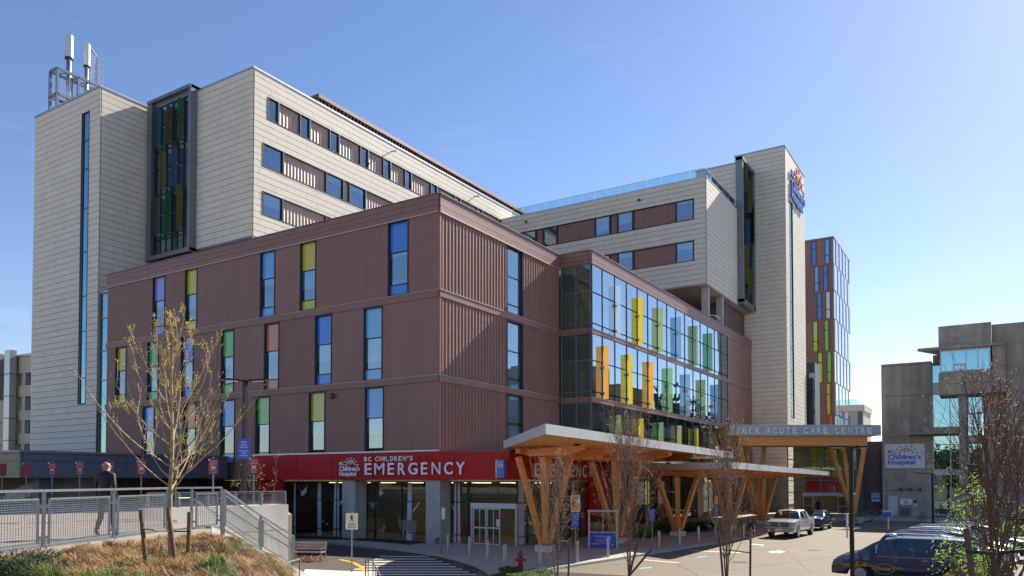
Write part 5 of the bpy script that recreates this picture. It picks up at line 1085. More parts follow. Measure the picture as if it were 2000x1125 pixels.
# dry leaves by the bench
b = MB(); c = on(590,1096,2,0)
for _ in range(700): a = random.uniform(0,6.28); r0 = random.random()**.5*1.5; x, y = c[0]-.3+r0*math.cos(a), c[1]+r0*math.sin(a)*.8; z = random.uniform(.0,.16); q = random.uniform(0,6.28); l=.07; b.add([(x,y,z),(x+l*math.cos(q),y+l*math.sin(q),z+random.uniform(0,.06)),(x+l*math.cos(q+1.2),y+l*math.sin(q+1.2),z+.03)],[(0,1,2)])
b.build('dry_leaves', leafmat('leaf_litter',(.30,.13,.06),.2), kind='stuff', label='rust coloured dry leaves under the bench', cat='leaves')
# ------------------------------------------------------------------ bollards
bd = thing('bollard', 'x', 'bollard', (0,0,.12), group='steel bollards along the drop-off'); MB().lathe([(.085,0),(.085,.92),(.09,.93)], (0,0,.12), 14).build('tube','steel',bd,smooth=False); MB().lathe([(.092,0),(.088,.03),(.06,.075),(.0,.09)], (0,0,1.05), 14).build('cap','alu',bd,smooth=True)
BL = [(875,1080,'steel bollard right of the bare metal post, first in the row from the left'),(917,1086,'steel bollard in front of the left leaf of the emergency doors'),(952,1096,'steel bollard in front of the middle of the emergency doors'),(986,1106,'steel bollard just left of the red hydrant'),(1054,1105,'steel bollard right of the red hydrant before the first timber column'),(1127,1098,'steel bollard behind the orange and blue sign post'),(1187,1088,'steel bollard in front of the valet kiosk'),(1287,1071,'steel bollard just right of the single blue sign post'),(1327,1065,'steel bollard before the second canopy\'s first column base'),(1364,1059,'steel bollard right of the second canopy\'s first column base'),(1397,1056,'steel bollard behind the second orange and blue sign'),(1428,1053,'steel bollard behind the third columnar tree'),(1452,1050,'steel bollard near the wheelchair user')]
for i, (px, py, lb) in enumerate(BL):
    o = bd if i == 0 else dup(bd); p = on(px, py, 2, .12); o.location = (p[0], p[1], .12); o['label'] = lb
o = dup(bd); p = on(1735,1035,2,.12); o.location = (p[0],p[1],.12); o['label'] = 'lone steel bollard in front of the blue A-frame sign'
# hydrant
hp = on(1017,1116,2,.05); t = thing('fire_hydrant','red fire hydrant on the planted island','hydrant',(hp[0],hp[1],.05)); x, y = hp[0], hp[1]
MB().lathe([(.17,0),(.17,.05),(.12,.06),(.12,.62),(.15,.63),(.15,.67),(.14,.7),(.12,.78),(.07,.84),(.035,.86),(.035,.93),(.0,.94)],(x,y,.05),16).build('body','hydrant_red',t,smooth=False)
for dx_, dy_ in ((.848,.529),(-.848,-.529)): MB().tube([(x+dx_*.1,y+dy_*.1,.55),(x+dx_*.2,y+dy_*.2,.55)],.06,10).tube([(x+dx_*.2,y+dy_*.2,.55),(x+dx_*.24,y+dy_*.24,.55)],.045,6).build('outlet','hydrant_red',t)
MB().tube([(x+.06,y-.1,.5),(x+.12,y-.2,.5)],.08,10).build('pumper_outlet','hydrant_red',t)
# planted island
isl = on(1030,1122,2,.1); b = MB().prism([(isl[0]-1.4,isl[1]+1.0),(isl[0]+1.2,isl[1]+1.3),(isl[0]+6,isl[1]+1.9),(isl[0]+14,isl[1]+.5),(isl[0]+14,isl[1]-6),(isl[0]-.6,isl[1]-3)],0.003,.13); b.build('planted_island','mulch',kind='structure')
gb = MB(); rnd = random.Random(3)
for _ in range(95):
    px, py = rnd.uniform(978,1078), rnd.uniform(1112,1132); p = on(px, py, 2, .12)
    if abs(px-1017) < 6 and py < 1117: continue
    tuft(gb, p[0], p[1], .1, rnd.uniform(.12,.22), .20, 130, 0, (0,0), .006)
gb.build('groundcover_grass', leafmat('grass_bright',(.10,.19,.03),.35), kind='stuff', label='bright green low tufts on the island below the hydrant', cat='grass')
# ------------------------------------------------------------------ sign posts
def signpost(name, label, px, pyb, z_base, pole_top, plates, cat='sign', group=None, r=.035, pm='galv', d=None, face=YAW):
    p = on(px, pyb, 2, z_base) if d is None else atd(px, pyb, d)
    t = thing(name, label, cat, (p[0],p[1],z_base), group); MB().tube([(p[0],p[1],z_base),(p[0],p[1],pole_top)], r, 8).build('post',pm,t)
    R_ = Vector((math.cos(face),math.sin(face),0)); N = Vector((math.sin(face),-math.cos(face),0))
    F3 = lambda u, v, w=0: tuple(Vector((p[0],p[1],0))+R_*u+N*(w+.045)+Vector((0,0,v)))
    for pl in plates:
        u0,u1,z0,z1,m = pl[:5]; b = MB(); a = [F3(u0,z0,0),F3(u1,z0,0),F3(u1,z1,0),F3(u0,z1,0)]; c = [F3(u0,z0,.012),F3(u1,z0,.012),F3(u1,z1,.012),F3(u0,z1,.012)]
        b.add(a+c, [(3,2,1,0),(4,5,6,7),(0,1,5,4),(1,2,6,5),(2,3,7,6),(3,0,4,7)]); b.build('plate',m,t)
        for (txt, a0, a1, b0, b1, tm) in pl[5] if len(pl) > 5 else []:
            W_, H_ = u1-u0, z1-z0; text_fit('lettering', txt, tm, F3, u0+W_*a0, u0+W_*a1, z0+H_*b0, z0+H_*b1, t, .006, .013)
    return t, F3
def z_at(px, py, p): # height of an image row above a ground point
    d = (Vector((p[0],p[1],0))-CAM).dot(FH); return atd(px, py, d)[2]
mat('red_plate', (.30,.015,.03), .4, noise=.02); mat('orange_plate', (.75,.30,.02), .4, noise=.02); mat('cream_plate', (.62,.60,.50), .5, noise=.03)
row = atd(495,950,31.8); txt_red = [('PARKING',.15,.85,.80,.90,'white_sign'),('RESERVED',.12,.88,.64,.74,'white_sign'),('PERMIT',.2,.8,.48,.58,'white_sign'),('TOW AWAY',.12,.88,.24,.32,'white_sign'),('ZONE',.25,.75,.10,.18,'white_sign')]
ords = ['rightmost','second from the right','third from the right','fourth from the right','fifth from the right','sixth from the right','seventh from the right','eighth from the right','leftmost']
for k in range(9):
    x, y = row[0]-2.6*k, row[1]; px = 1000+1505*((Vector((x,y,0))-CAM).dot(rtv))/((Vector((x,y,0))-CAM).dot(FH)); d = (Vector((x,y,0))-CAM).dot(FH)
    zt_ = 4.93
    t = thing('parking_sign', f'red parking sign on a terrace post, {ords[k]} of the row', 'sign', (x,y,TERR if k else 2.0), 'red parking signs on the terrace')
    MB().tube([(x,y,TERR if k else .1),(x,y,zt_+.08)], .035, 8).build('post','galv',t)
    R_ = Vector((math.cos(YAW+.5),math.sin(YAW+.5),0)); N = Vector((math.sin(YAW+.5),-math.cos(YAW+.5),0)); F3 = lambda u, v, w=0, R_=R_, N=N, x=x, y=y: tuple(Vector((x,y,0))+R_*u+N*(w+.045)+Vector((0,0,v)))
    b = MB(); pr_ = [(-.2,zt_-.68),(.2,zt_-.68),(.2,zt_-.02),(.17,zt_),(-.1,zt_-.0),(-.2,zt_-.12)]; b.add([F3(u,v,0) for u,v in pr_]+[F3(u,v,.012) for u,v in pr_],[tuple(reversed(range(6))),tuple(range(6,12))]+[(i,(i+1)%6,6+(i+1)%6,6+i) for i in range(6)]); b.build('plate','red_plate',t)
    q=MB(); q.add([F3(-.2,zt_-.1,.013),F3(-.1,zt_-.01,.013),F3(-.2,zt_-.01,.013)],[(0,1,2)]); q.build('corner_sticker','white_sign',t)
    if k < 7:
        for (s, a0, a1, b0, b1, tm) in txt_red: text_fit('lettering', s, tm, F3, -.2+.4*a0, -.2+.4*a1, zt_-.68+.66*b0, zt_-.68+.66*b1, t, .004, .013)
        q = MB(); stroke2d(q, F3, [(-.08,zt_-.4),(.08,zt_-.4)], .07, .004, .013); q.build('emblem','white_sign',t)
p = atd(478,900,30.0)
# pedestrian sign
p = on(687,1117,2,.05); za, zb2 = z_at(687,1034,p), z_at(687,1002,p)
t, F3 = signpost('pedestrian_sign','cream pedestrian caution sign on a post at the crosswalk',687,1117,.05,zb2+.08,[(-.26,.26,za,zb2,'cream_plate',[('CAUTION',.2,.8,.32,.39,'black'),('WATCH FOR',.2,.8,.2,.27,'black'),('AMBULANCE',.15,.85,.08,.15,'black')])])
b = MB(); H0, Hh = za+(zb2-za)*.50, (zb2-za)*.44
st_ = lambda pts, w_: stroke2d(b, F3, [(u*Hh*.5, H0+v*Hh) for u, v in pts], w_*Hh, .005, .013)
st_([(0,.95),(.001,.86)], .15); st_([(0,.78),(-.05,.45)], .2); st_([(-.03,.45),(.25,.22),(.3,0)], .11); st_([(-.06,.45),(-.2,.25),(-.42,.02)], .11); st_([(0,.76),(.3,.6),(.42,.42)], .08); st_([(-.02,.74),(-.3,.62),(-.36,.4)], .08); b.build('walking_figure','black',t)
# bare post in front of the doors with edge-on plate
p = on(861,1083,2,.12); t = thing('metal_post','slim bare metal post with a small edge-on white plate by the concrete column','post',(p[0],p[1],.12)); zt_ = z_at(861,991,p)
MB().tube([(p[0],p[1],.12),(p[0],p[1],zt_)], .045, 8).build('post','galv',t); MB().box(p[0]+.03,p[1],zt_-.62,p[0]+.26,p[1]+.02,zt_-.02).build('plate','cream_plate',t)
# orange/blue posts
p = on(1124,1100,2,.12); z = lambda y: z_at(1124,y,p)
blue_t = [('VALET',.2,.8,.80,.88,'white_sign'),('PARKING',.15,.85,.66,.74,'white_sign'),('PATIENTS',.15,.85,.5,.56,'white_sign'),('ONLY',.3,.7,.36,.43,'white_sign'),('15 MIN',.25,.75,.12,.22,'white_sign')]
t, F3 = signpost('wayfinding_post','orange sign above a blue valet sign on a post beside the first columnar tree',1124,1100,.12,z(962),[(-.22,.22,z(999),z(967),'white_sign'),(-.18,.16,z(1027),z(1001),'blue_sign',blue_t)])
b = MB(); b.add([F3(-.19,z(997),.014),F3(.19,z(997),.014),F3(.19,z(969),.014),F3(-.19,z(969),.014)],[(0,1,2,3)]); b.build('orange_face','orange_plate',t); b = MB(); b.add([F3(.19,z(972),.018),F3(.19,z(984),.018),F3(-.03,z(983),.018)],[(0,2,1)]); b.add([F3(-.02,z(985),.018),F3(.1,z(985),.018),F3(.03,z(974),.018)],[(0,1,2)]); b.build('graphic','white_sign',t)
b = MB(); stroke2d(b,F3,[(-.1,z(978)),(-.12,z(990))],.07,.004,.016); stroke2d(b,F3,[(-.1,z(975)),(-.1,z(977))],.06,.004,.016); b.build('figure_graphic','red_plate',t)
p = on(1399,1060,2,.12); z = lambda y: z_at(1399,y,p)
t, F3 = signpost('wayfinding_post','orange sign above a blue sign on a post behind the third columnar tree',1399,1060,.12,z(966),[(-.12,.14,z(985),z(968),'orange_plate'),(-.12,.12,z(1006),z(989),'blue_sign',blue_t)])
p = on(1274,1072,2,.12); z = lambda y: z_at(1274,y,p)
t, F3 = signpost('parking_sign','single blue parking sign on a slim post beside the kerb',1274,1072,.12,z(994),[(-.16,.13,z(1017),z(996),'blue_sign',blue_t)])
p = on(1494,1010,2,.12); z = lambda y: z_at(1494,y,p)
t, F3 = signpost('wayfinding_post','slim orange sign on a post beyond the pickup truck',1541,990,.12,z_at(1541,965,on(1541,990,2,.12)),[(-.12,.12,z_at(1541,979,on(1541,990,2,.12)),z_at(1541,966,on(1541,990,2,.12)),'orange_plate')])
p = on(1112,1068,2,.12)
# A-frame sign
p = on(1733,1014,2,.12); t = thing('a_frame_sign','small blue and white A-frame sign on the paving by the bicycle rack','sign',(p[0],p[1],.12)); z = lambda y: z_at(1733,y,p)
F3 = lambda u,v,w=0: (p[0]+u,p[1]-w,v); b = MB(); 
for u in (-.4,.4): b.beam(F3(u,.12,.15),F3(u,z(996),0),.05,.05); b.beam(F3(u,.12,-.3),F3(u,z(996),0),.05,.05)
b.build('frame','white_metal',t); MB().add([F3(-.36,z(1009),.14),F3(.36,z(1009),.14),F3(.36,z(1000.5),.07),F3(-.36,z(1000.5),.07)],[(0,1,2,3)]).build('blue_panel','blue_sign',t); MB().add([F3(-.36,z(1000.3),.07),F3(.36,z(1000.3),.07),F3(.36,z(996.5),.03),F3(-.36,z(996.5),.03)],[(0,1,2,3)]).build('white_panel','white_sign',t)
# ------------------------------------------------------------------ valet kiosk
p = on(1150,1070,2,.12); ko = Vector((p[0],p[1],0)); t = thing('valet_kiosk','blue and glass valet service kiosk with white frame','kiosk',(p[0],p[1],.12)); z = lambda y: z_at(1150,y,p)
ku = Vector((math.cos(YAW-.12),math.sin(YAW-.12),0)); kv = Vector((-ku.y,ku.x,0)); KF = lambda u,v,w=0: tuple(ko+ku*u-kv*w+Vector((0,0,v)))
def kb_(name,u0,u1,z0,z1,w0,w1,m): return MB().add([KF(u0,z0,w1),KF(u1,z0,w1),KF(u1,z0,w0),KF(u0,z0,w0),KF(u0,z1,w1),KF(u1,z1,w1),KF(u1,z1,w0),KF(u0,z1,w0)],[(3,2,1,0),(4,5,6,7),(0,1,5,4),(1,2,6,5),(2,3,7,6),(3,0,4,7)]).build(name,m,t)
kz = z(1040); kt = z(999)
kb_('counter_panel',.02,1.55,.12,kz,-.06,0,'blue_sign'); kb_('side_panel',1.6,1.66,.12,kz,-1.0,-.06,'blue_sign')
for u, w_ in ((0,0),(1.6,0),(1.6,-1.0),(0,-1.0)): kb_('corner_post',u-.03,u+.05,.12,kt,w_-.04,w_+.04,'white_metal')
kb_('roof',-.06,1.7,kt,kt+.07,-1.06,.06,'white_metal'); kb_('sill',-.02,1.62,kz,kz+.04,-.1,.03,'white_metal'); kb_('window_pane',.05,1.55,kz+.04,kt,-.02,-.01,'glass_clear'); kb_('window_pane',.8,.83,kz+.04,kt,-.03,.01,'white_metal')
text_fit('lettering','Complimentary','white_sign',KF,.35,1.3,kz-.3,kz-.17,t,.006,.002); text_fit('lettering','Valet Service','white_sign',KF,.4,1.25,kz-.48,kz-.36,t,.006,.002); text_fit('lettering','Parking Here','white_sign',KF,.4,1.25,kz-.62,kz-.54,t,.006,.002)
kb_('yellow_tape',.1,.6,kz-.68,kz-.6,.0,.008,'yellow_paint'); kb_('clock',1.3,1.4,kz-.75,kz-.66,.0,.008,'white_sign')
KIOSK = KF(.55,.12,-.5)
# ------------------------------------------------------------------ lamp posts
def lamp(name, label, p, zb, zt, heads, r=.07, hl=.62):
    t = thing(name, label, 'street lamp', (p[0],p[1],zb)); MB().beam((p[0],p[1],zb),(p[0],p[1],zt),r*2,r*2).build('post','lamp_black',t); MB().box(p[0]-.16,p[1]-.16,zb,p[0]+.16,p[1]+.16,zb+.04).build('base_plate','lamp_black',t)
    for a, tilt in heads:
        d = Vector((math.cos(a),math.sin(a),0)); s = Vector((p[0],p[1],zt-.05)); e = s+d*.18+Vector((0,0,.03)); q = s+d*(.18+hl)+Vector((0,0,.03+tilt))
        MB().beam(s,e,.06,.06).build('arm','lamp_black',t); h = MB().beam(e,q,.30,.07).build('lamp_head','lamp_black',t); o = Vector((0,0,-.042)); MB().beam(e+d*.08+o,q-d*.1+o,.24,.012).build('lens','lamp_white',h)
    return t
p = atd(479,742,30.0); lamp('street_lamp','black two-headed lamp post behind the left parapet railing',p,0,p[2],[(YAW+.15,.03),(YAW+math.pi+.2,.03)])
p = atd(479,900,30); za, zb2 = atd(479,897,30)[2], atd(479,857,30)[2]
t = thing('parking_sign','tall blue patient parking sign fixed on the left lamp post','sign',(p[0],p[1],za)); F3 = lambda u,v,w=0: tuple(Vector((p[0],p[1],0))+rtv*(u-.0)+(-FH)*(w+.09)+Vector((0,0,v)))
b = MB(); b.add([F3(-.23,za,0),F3(.19,za,0),F3(.19,zb2,0),F3(-.1,zb2,0),F3(-.23,zb2-.1,0),F3(-.23,za,.015),F3(.19,za,.015),F3(.19,zb2,.015),F3(-.1,zb2,.015),F3(-.23,zb2-.1,.015)],[(4,3,2,1,0),(5,6,7,8,9),(0,1,6,5),(1,2,7,6),(2,3,8,7),(3,4,9,8),(4,0,5,9)]); b.build('plate','blue_sign',t)
for s, a, c, r_ in (('PATIENT',.22,.8,.82),('VISITOR',.22,.8,.70),('PARKING ONLY',.1,.92,.58),('HAVE YOUR PLATE',.08,.92,.40),('READY',.3,.7,.30),('PAY AT ENTRANCE',.12,.9,.18)): text_fit('lettering',s,'white_sign',F3,-.23+.42*a,-.23+.42*c,za+(zb2-za)*(r_-.035),za+(zb2-za)*(r_+.04),t,.005,.016)
p = atd(1662,872,29.5); t = lamp('street_lamp','tall black lamp post with pale lamp head standing in front of the taxi',p,.0,p[2],[(YAW+.25,.02),(YAW+math.pi-.1,.02)],.075,.62)
mp_ = atd(1657,1028,29.5); tg = thing('edge_on_sign','white sign seen edge-on fixed to the dark lamp post','sign',(mp_[0],mp_[1],mp_[2])); MB().box(mp_[0]-.03,mp_[1]-.35,atd(1657,1050,29.5)[2],mp_[0]-.01,mp_[1]+.05,atd(1657,1003,29.5)[2]).build('plate','white_sign',tg); MB().beam((mp_[0],mp_[1],mp_[2]),(p[0],p[1],mp_[2]),.04,.04).build('bracket','galv',tg)
p = atd(1821,925,70); lamp('street_lamp','small distant black lamp post in front of the teal glazing',p,.12,p[2],[(YAW+math.pi,.1)],.1,1.3)
# ------------------------------------------------------------------ trees
leafmat('bud_gold',(.60,.42,.07),.5); leafmat('leaf_lime',(.26,.40,.03),.55); leafmat('leaf_rust',(.36,.18,.09),.4); leafmat('leaf_yellow',(.50,.46,.05),.5); leafmat('bud_pale',(.80,.62,.42),.45)
mat('bark_gold',(.38,.29,.14),.75,noise=.25,nscale=12,bump=.4,bscale=40); mat('bark_brown',(.26,.165,.10),.75,noise=.25,nscale=12,bump=.4,bscale=40); mat('bark_dark',(.15,.095,.06),.8,noise=.25,nscale=12); mat('stake_wood',(.17,.105,.06),.8,noise=.25,nscale=9,bump=.4,bscale=30); mat('bark_grey',(.19,.16,.12),.8,noise=.2,nscale=12)
def limb(b, rnd, p, d, L, r, lev, maxlev, up, tips, wob=.12, nseg=6, kids=(4,7), sh=.55, ang=.75):
    pts = [Vector(p)]; rs = [r]; dd = Vector(d).normalized()
    for i in range(nseg):
        dd = (dd+Vector((rnd.uniform(-wob,wob),rnd.uniform(-wob,wob),rnd.uniform(-wob,wob)))+Vector((0,0,up))).normalized(); pts.append(pts[-1]+dd*(L/nseg)); rs.append(max(.0034,r*(1-.82*(i+1)/nseg)))
    b.tube(pts, rs, 6 if r > .02 else (4 if r > .008 else 3), cap=False); tips += [pts[-1], pts[-2]]
    if lev >= maxlev: 
        tips += pts[2:]; return
    for k in range(rnd.randint(*kids)):
        i = rnd.randint(1, nseg-1); a = rnd.uniform(0,6.283); base = (pts[i]-pts[i-1]).normalized(); s = base.orthogonal().normalized(); s2 = base.cross(s)
        nd = (base*math.cos(ang)+(s*math.cos(a)+s2*math.sin(a))*math.sin(ang)).normalized(); limb(b, rnd, pts[i], nd, L*sh*rnd.uniform(.6,1.1), rs[i]*.6, lev+1, maxlev, up*.9, tips, wob*1.1, max(3,nseg-1), kids, sh, ang)
def buds(tips, rnd, n_per, size, spread, m, owner, name='buds', kind='stuff'):
    b = MB()
    for t_ in tips:
        for _ in range(n_per if n_per >= 1 else (1 if rnd.random() < n_per else 0)):
            c = t_+Vector((rnd.gauss(0,spread),rnd.gauss(0,spread),rnd.gauss(0,spread))); a = Vector((rnd.uniform(-1,1),rnd.uniform(-1,1),rnd.uniform(-.4,1))).normalized(); s = a.orthogonal().normalized(); l = size*rnd.uniform(.6,1.3)
            q = a.cross(s)*l*.22; b.add([c-s*l*.35, c+a*l*.5+q, c+s*l*.35+a*l, c-q+a*l*.5],[(0,1,2,3)])
    return b.build(name, m, owner, kind=kind)
# left tree, nearest
def left_tree():
    rnd = random.Random(21); base = Vector(atd(332,1108,14.5)); base.z = hgt(base.x,base.y)-.1; t = thing('young_tree','bare golden-barked young tree with spreading branches on the grass bank, tied to stakes','tree',base)
    b = MB(); tips = []; top = 7.15; H = top-base.z; pts = [base+Vector((.012*math.sin(i*1.3),.012*math.cos(i),H*i/12)) for i in range(13)]; rs = [.048*(1-i/12)**.75+.004 for i in range(13)]; b.tube(pts, rs, 10); b.build('trunk','bark_gold',t,smooth=True)
    c = MB(); z0 = 3.75
    for k in range(38):
        f = k/37; z = z0+(top-z0)*(f**1.12)*.93; a = k*2.4+rnd.uniform(-.4,.4); L = (2.35*(1-f)+.45)*rnd.uniform(.78,1.08); el = R(24)+f*R(40); d = Vector((math.cos(a)*math.cos(el),math.sin(a)*math.cos(el),math.sin(el)))
        limb(c, rnd, (base.x,base.y,z), d, L, .017*(1-f*.6), 0, 2, .13, tips, .10, 7, (2,4), .40, .60)
    c.build('branches','bark_gold',t); buds(tips, rnd, 1, .03, .012, 'bud_gold', t); return base
LT = left_tree()
def stakes(lst, z_of, owner_label, group):
    for k, (x0,y0,xt,yt,d,lb) in enumerate(lst):
        a, c = atd(x0,y0,d), atd(xt,yt,d); t = thing('tree_stake', lb, 'stake', (a[0],a[1],a[2]), group); MB().tube([tuple(a),tuple(c)], .038, 10).build('stake','stake_wood',t)
stakes([(289,1140,275,996,13.8,'left leaning stake of the golden-barked tree'),(348,1140,328,992,13.9,'middle leaning stake against the golden-barked tree trunk'),(366,1140,370,1000,14.2,'right upright stake of the golden-barked tree')],None,'','stakes of the left tree')
def strap(label, pts, m='black', r=.014):
    t = thing('tree_tie', label, 'strap', pts[0]); MB().tube([tuple(p) for p in pts], r, 6).build('strap',m,t)
strap('black strap tying the golden-barked tree to its stakes',[atd(276,1032,13.75),atd(300,1035,13.9),atd(332,1038,14.3),atd(371,1038,14.15)])
def column_tree(label, px, d, ztop, wid, seed, nmain=7, leafm='leaf_rust', dens=.55, lm_size=.035, base_z=.05, bark='bark_brown', pal='bud_pale', curl=0, tops=1, pal_n=1):
    rnd = random.Random(seed); p = atd(px,1000,d); base = Vector((p[0],p[1],base_z)); t = thing('columnar_tree',label,'tree',base); b = MB(); H = ztop-base_z
    stems = []
    for k in range(3 if tops == 1 else 4):
        a = k*2.1+seed; off = .10+.05*k; topf = (.92,.8,.72,.9)[k]; sx_ = math.cos(a)*off*wid*1.6; sy_ = math.sin(a)*off*wid*1.6
        pts = [base+Vector((sx_*f**.8*1.0,sy_*f**.8,H*topf*f)) for f in (0,.15,.35,.55,.75,1)]; b.tube(pts,[.04/(1+k*.35)*(1-f*.82) for f in (0,.15,.35,.55,.75,1)],8); stems.append(pts)
    b.build('trunk',bark,t,smooth=True); c = MB(); tips = []
    for k in range(nmain*7):
        st = rnd.choice(stems); i = rnd.randint(1,4); f = rnd.random(); o = st[i]+(st[i+1]-st[i])*f if i < 5 else st[i]; a = rnd.uniform(0,6.283); el = R(rnd.uniform(52,76)); d_ = Vector((math.cos(a)*math.cos(el),math.sin(a)*math.cos(el),math.sin(el))); L = min(H*.42,(base_z+H-o.z)*rnd.uniform(.6,1.0)+.15)
        limb(c, rnd, o, d_, L, .011, 1, 2, .14, tips, .13*wid, 6, (4,6), .45, .55*wid)
    for k in range(curl):
        a = rnd.uniform(0,6.283); z = base_z+H*rnd.uniform(.3,.75); q = Vector((base.x,base.y,z)); dv = Vector((math.cos(a),math.sin(a),.9)).normalized(); pts = [q]
        for i in range(8): dv = (dv+Vector((0,0,-.26))).normalized(); pts.append(pts[-1]+dv*.14)
        c.tube(pts,[.006]*9,3,cap=False); tips += pts[4:]
    c.build('branches',bark,t); buds(tips, rnd, dens, lm_size, .02, leafm, t, 'leaves'); buds(tips, rnd, pal_n, .020, .018, pal, t); return t  # pale buds also serve as painted highlights on the backlit twigs
column_tree('first bare columnar tree, before the timber V column, with curling outer twigs',1088,29,5.2,1.25,31,9,dens=.5,curl=26)
column_tree('second bare columnar tree, tall and bushy in front of the valet kiosk',1228,28,6.5,.95,32,14,dens=.5,curl=6)
column_tree('third bare columnar tree, twin-topped in front of the lower timber canopy',1418,28,6.5,1.1,33,11,dens=.5,tops=2,curl=6)
column_tree('rust-leaved columnar tree at the right edge, nearest the camera',1948,12.2,5.7,1.15,34,10,dens=.8,lm_size=.026,base_z=.9,pal_n=.4,bark='bark_dark')
stakes([(1110,1135,1112,1052,28.5,'slim stake of the first columnar tree'),(1227,1135,1246,1053,27.5,'upright stake of the second columnar tree'),(1216,1140,1272,1073,27.2,'slanted stake crossing the second columnar tree')],None,'','stakes of the columnar trees')
stakes([(1413,1140,1405,1046,27.5,'left stake of the third columnar tree'),(1465,1140,1466,1050,27.6,'right stake of the third columnar tree')],None,'','stakes of the columnar trees')
strap('black strap between the stakes of the third columnar tree',[atd(1406,1072,27.5),atd(1430,1075,27.9),atd(1466,1080,27.6)],r=.02)
a, c = atd(1901,1140,11.6), atd(1887,1032,11.6); t = thing('tree_stake','thick brown stake in front of the taxi tail at right','stake',tuple(a),'stakes of the columnar trees'); MB().tube([tuple(a),tuple(c)],.042,12).build('stake','stake_wood',t)
strap('broad dark green strap from the thick stake across to the right edge tree',[atd(1888,1078,11.55),atd(1925,1080,11.7),atd(1950,1080,12),atd(2010,1074,11.8)],r=.03,m=mat('strap_green',(.03,.045,.02),.7))
# leafy shrub tree, right foreground
def leafy(px, d, z0, zt_, spread, seed, n, lm, name, label, cat, size=.055, bark='bark_grey', per=3, el0=55, cx=None):
    rnd = random.Random(seed); p = atd(px,1100,d); base = Vector((p[0],p[1],z0)); t = thing(name,label,cat,base); c = MB(); tips = []
    for k in range(n):
        a = rnd.uniform(0,6.283); el = R(rnd.uniform(el0,84)); dv = Vector((math.cos(a)*math.cos(el),math.sin(a)*math.cos(el),math.sin(el))); limb(c, rnd, base+Vector((rnd.uniform(-.1,.1),rnd.uniform(-.1,.1),0)), dv, (zt_-z0)*rnd.uniform(.6,1.05), .016, 0, 2, .02, tips, .10*spread, 7, (2,4), .36, .7)
    c.build('branches',bark,t); tips = [q for q in tips if q.z > z0+(zt_-z0)*.35]; buds(tips, rnd, per, size, size*1.3, lm, t, 'leaves'); return t
leafy(1972,13.6,1.0,4.5,1.05,41,13,'leaf_lime','leafy_shrub','loose shrub with fresh yellow-green leaves at the right edge','shrub',size=.06,per=2)
leafy(1915,13.4,1.2,3.3,.7,43,3,'leaf_lime','leafy_shrub','sparse yellow-green shrub stems just left of the thick stake','shrub',size=.055,per=1)
leafy(505,34,1.0,5.4,1.7,42,9,'leaf_yellow','budding_shrub','small budding shrub with yellow leaf buds in front of the red fascia','shrub',size=.06,per=1,el0=40)
# shrubs under the second canopy
leafmat('fern_green',(.10,.20,.03),.35); leafmat('leaf_dark',(.03,.06,.015),.3)
for (px,py,s,m_,lb) in ((1300,1040,1.3,'fern_green','bright green fern-like shrub beneath the second canopy columns'),(1262,1050,.7,'fern_green','small green plant at the left of the fern bed'),(1350,1038,1.0,'leaf_dark','dark low hedge plant behind the second canopy column'),(1385,1036,1.0,'leaf_dark','dark low hedge plant between the canopy columns'),(1850,1004,1.6,'leaf_dark','dark shrub at the foot of the teal glazing')):
    p = on(px,py,2,.12); t = thing('shrub',lb,'shrub',(p[0],p[1],.12)); b = MB(); rnd = random.Random(px)
    for _ in range(420):
        a = rnd.uniform(0,6.28); e = R(rnd.uniform(10,80)); L = s*rnd.uniform(.5,1.1); dv = Vector((math.cos(a)*math.cos(e),math.sin(a)*math.cos(e),math.sin(e))); o_ = Vector((p[0]+rnd.uniform(-.5,.5)*s,p[1]+rnd.uniform(-.5,.5)*s,.12)); sd2 = dv.orthogonal().normalized()*.05; m1 = o_+dv*L*.6; e1 = o_+dv*L+Vector((0,0,-.2*L)); b.add([m1-sd2,o_+dv*.25*L,m1+sd2,e1],[(0,1,2,3)])
    b.build('foliage',m_,t); b = MB()
    for i in range(6): a = i; b.tube([(p[0],p[1],.1),(p[0]+.3*math.cos(a),p[1]+.3*math.sin(a),.12+.5*s)],.015,5)
    b.build('stems','bark_brown',t)
# ------------------------------------------------------------------ woods outside the frame, mirrored in the glazing
def woods(name, label, spots, seed, hmin, hmax):
    rnd = random.Random(seed); b = MB()
    for (x, y) in spots:
        h = rnd.uniform(hmin,hmax); r = h*.42
        for _ in range(1300):
            u = rnd.uniform(-1,1); a = rnd.uniform(0,6.28); q = math.sqrt(1-u*u); rr = r*rnd.uniform(.6,1.08)*(1+.25*math.sin(3*a+x)); c = Vector((x+rr*q*math.cos(a),y+rr*q*math.sin(a),h*.55+rr*1.05*u)); 
            if c.z < .2: c.z = .2
            s = Vector((rnd.uniform(-1,1),rnd.uniform(-1,1),rnd.uniform(-1,1))).normalized(); e = s.orthogonal().normalized(); k = r*.085; b.add([c-s*k,c+e*k,c+s*k,c-e*k],[(0,1,2,3)])
        b.tube([(x,y,0),(x,y,h*.5)],[.4,.25],6)
    b.build(name,'leaf_dark',kind='stuff',label=label,cat='trees')
rnd = random.Random(77)
woods('distant_woods','mixed woods beyond the right side of the drop-off',[(rnd.uniform(75,130),rnd.uniform(-10,170)) for _ in range(46)],5,12,19)
woods('distant_woods','mixed woods behind the viewpoint across the road',[(rnd.uniform(-110,70),rnd.uniform(-135,-95)) for _ in range(46)],6,9,15)

woods('distant_woods','tall woods on the rise beyond the concrete building, seen only in the glass',[(rnd.uniform(42,150),rnd.uniform(135,165)) for _ in range(60)],8,17,26)
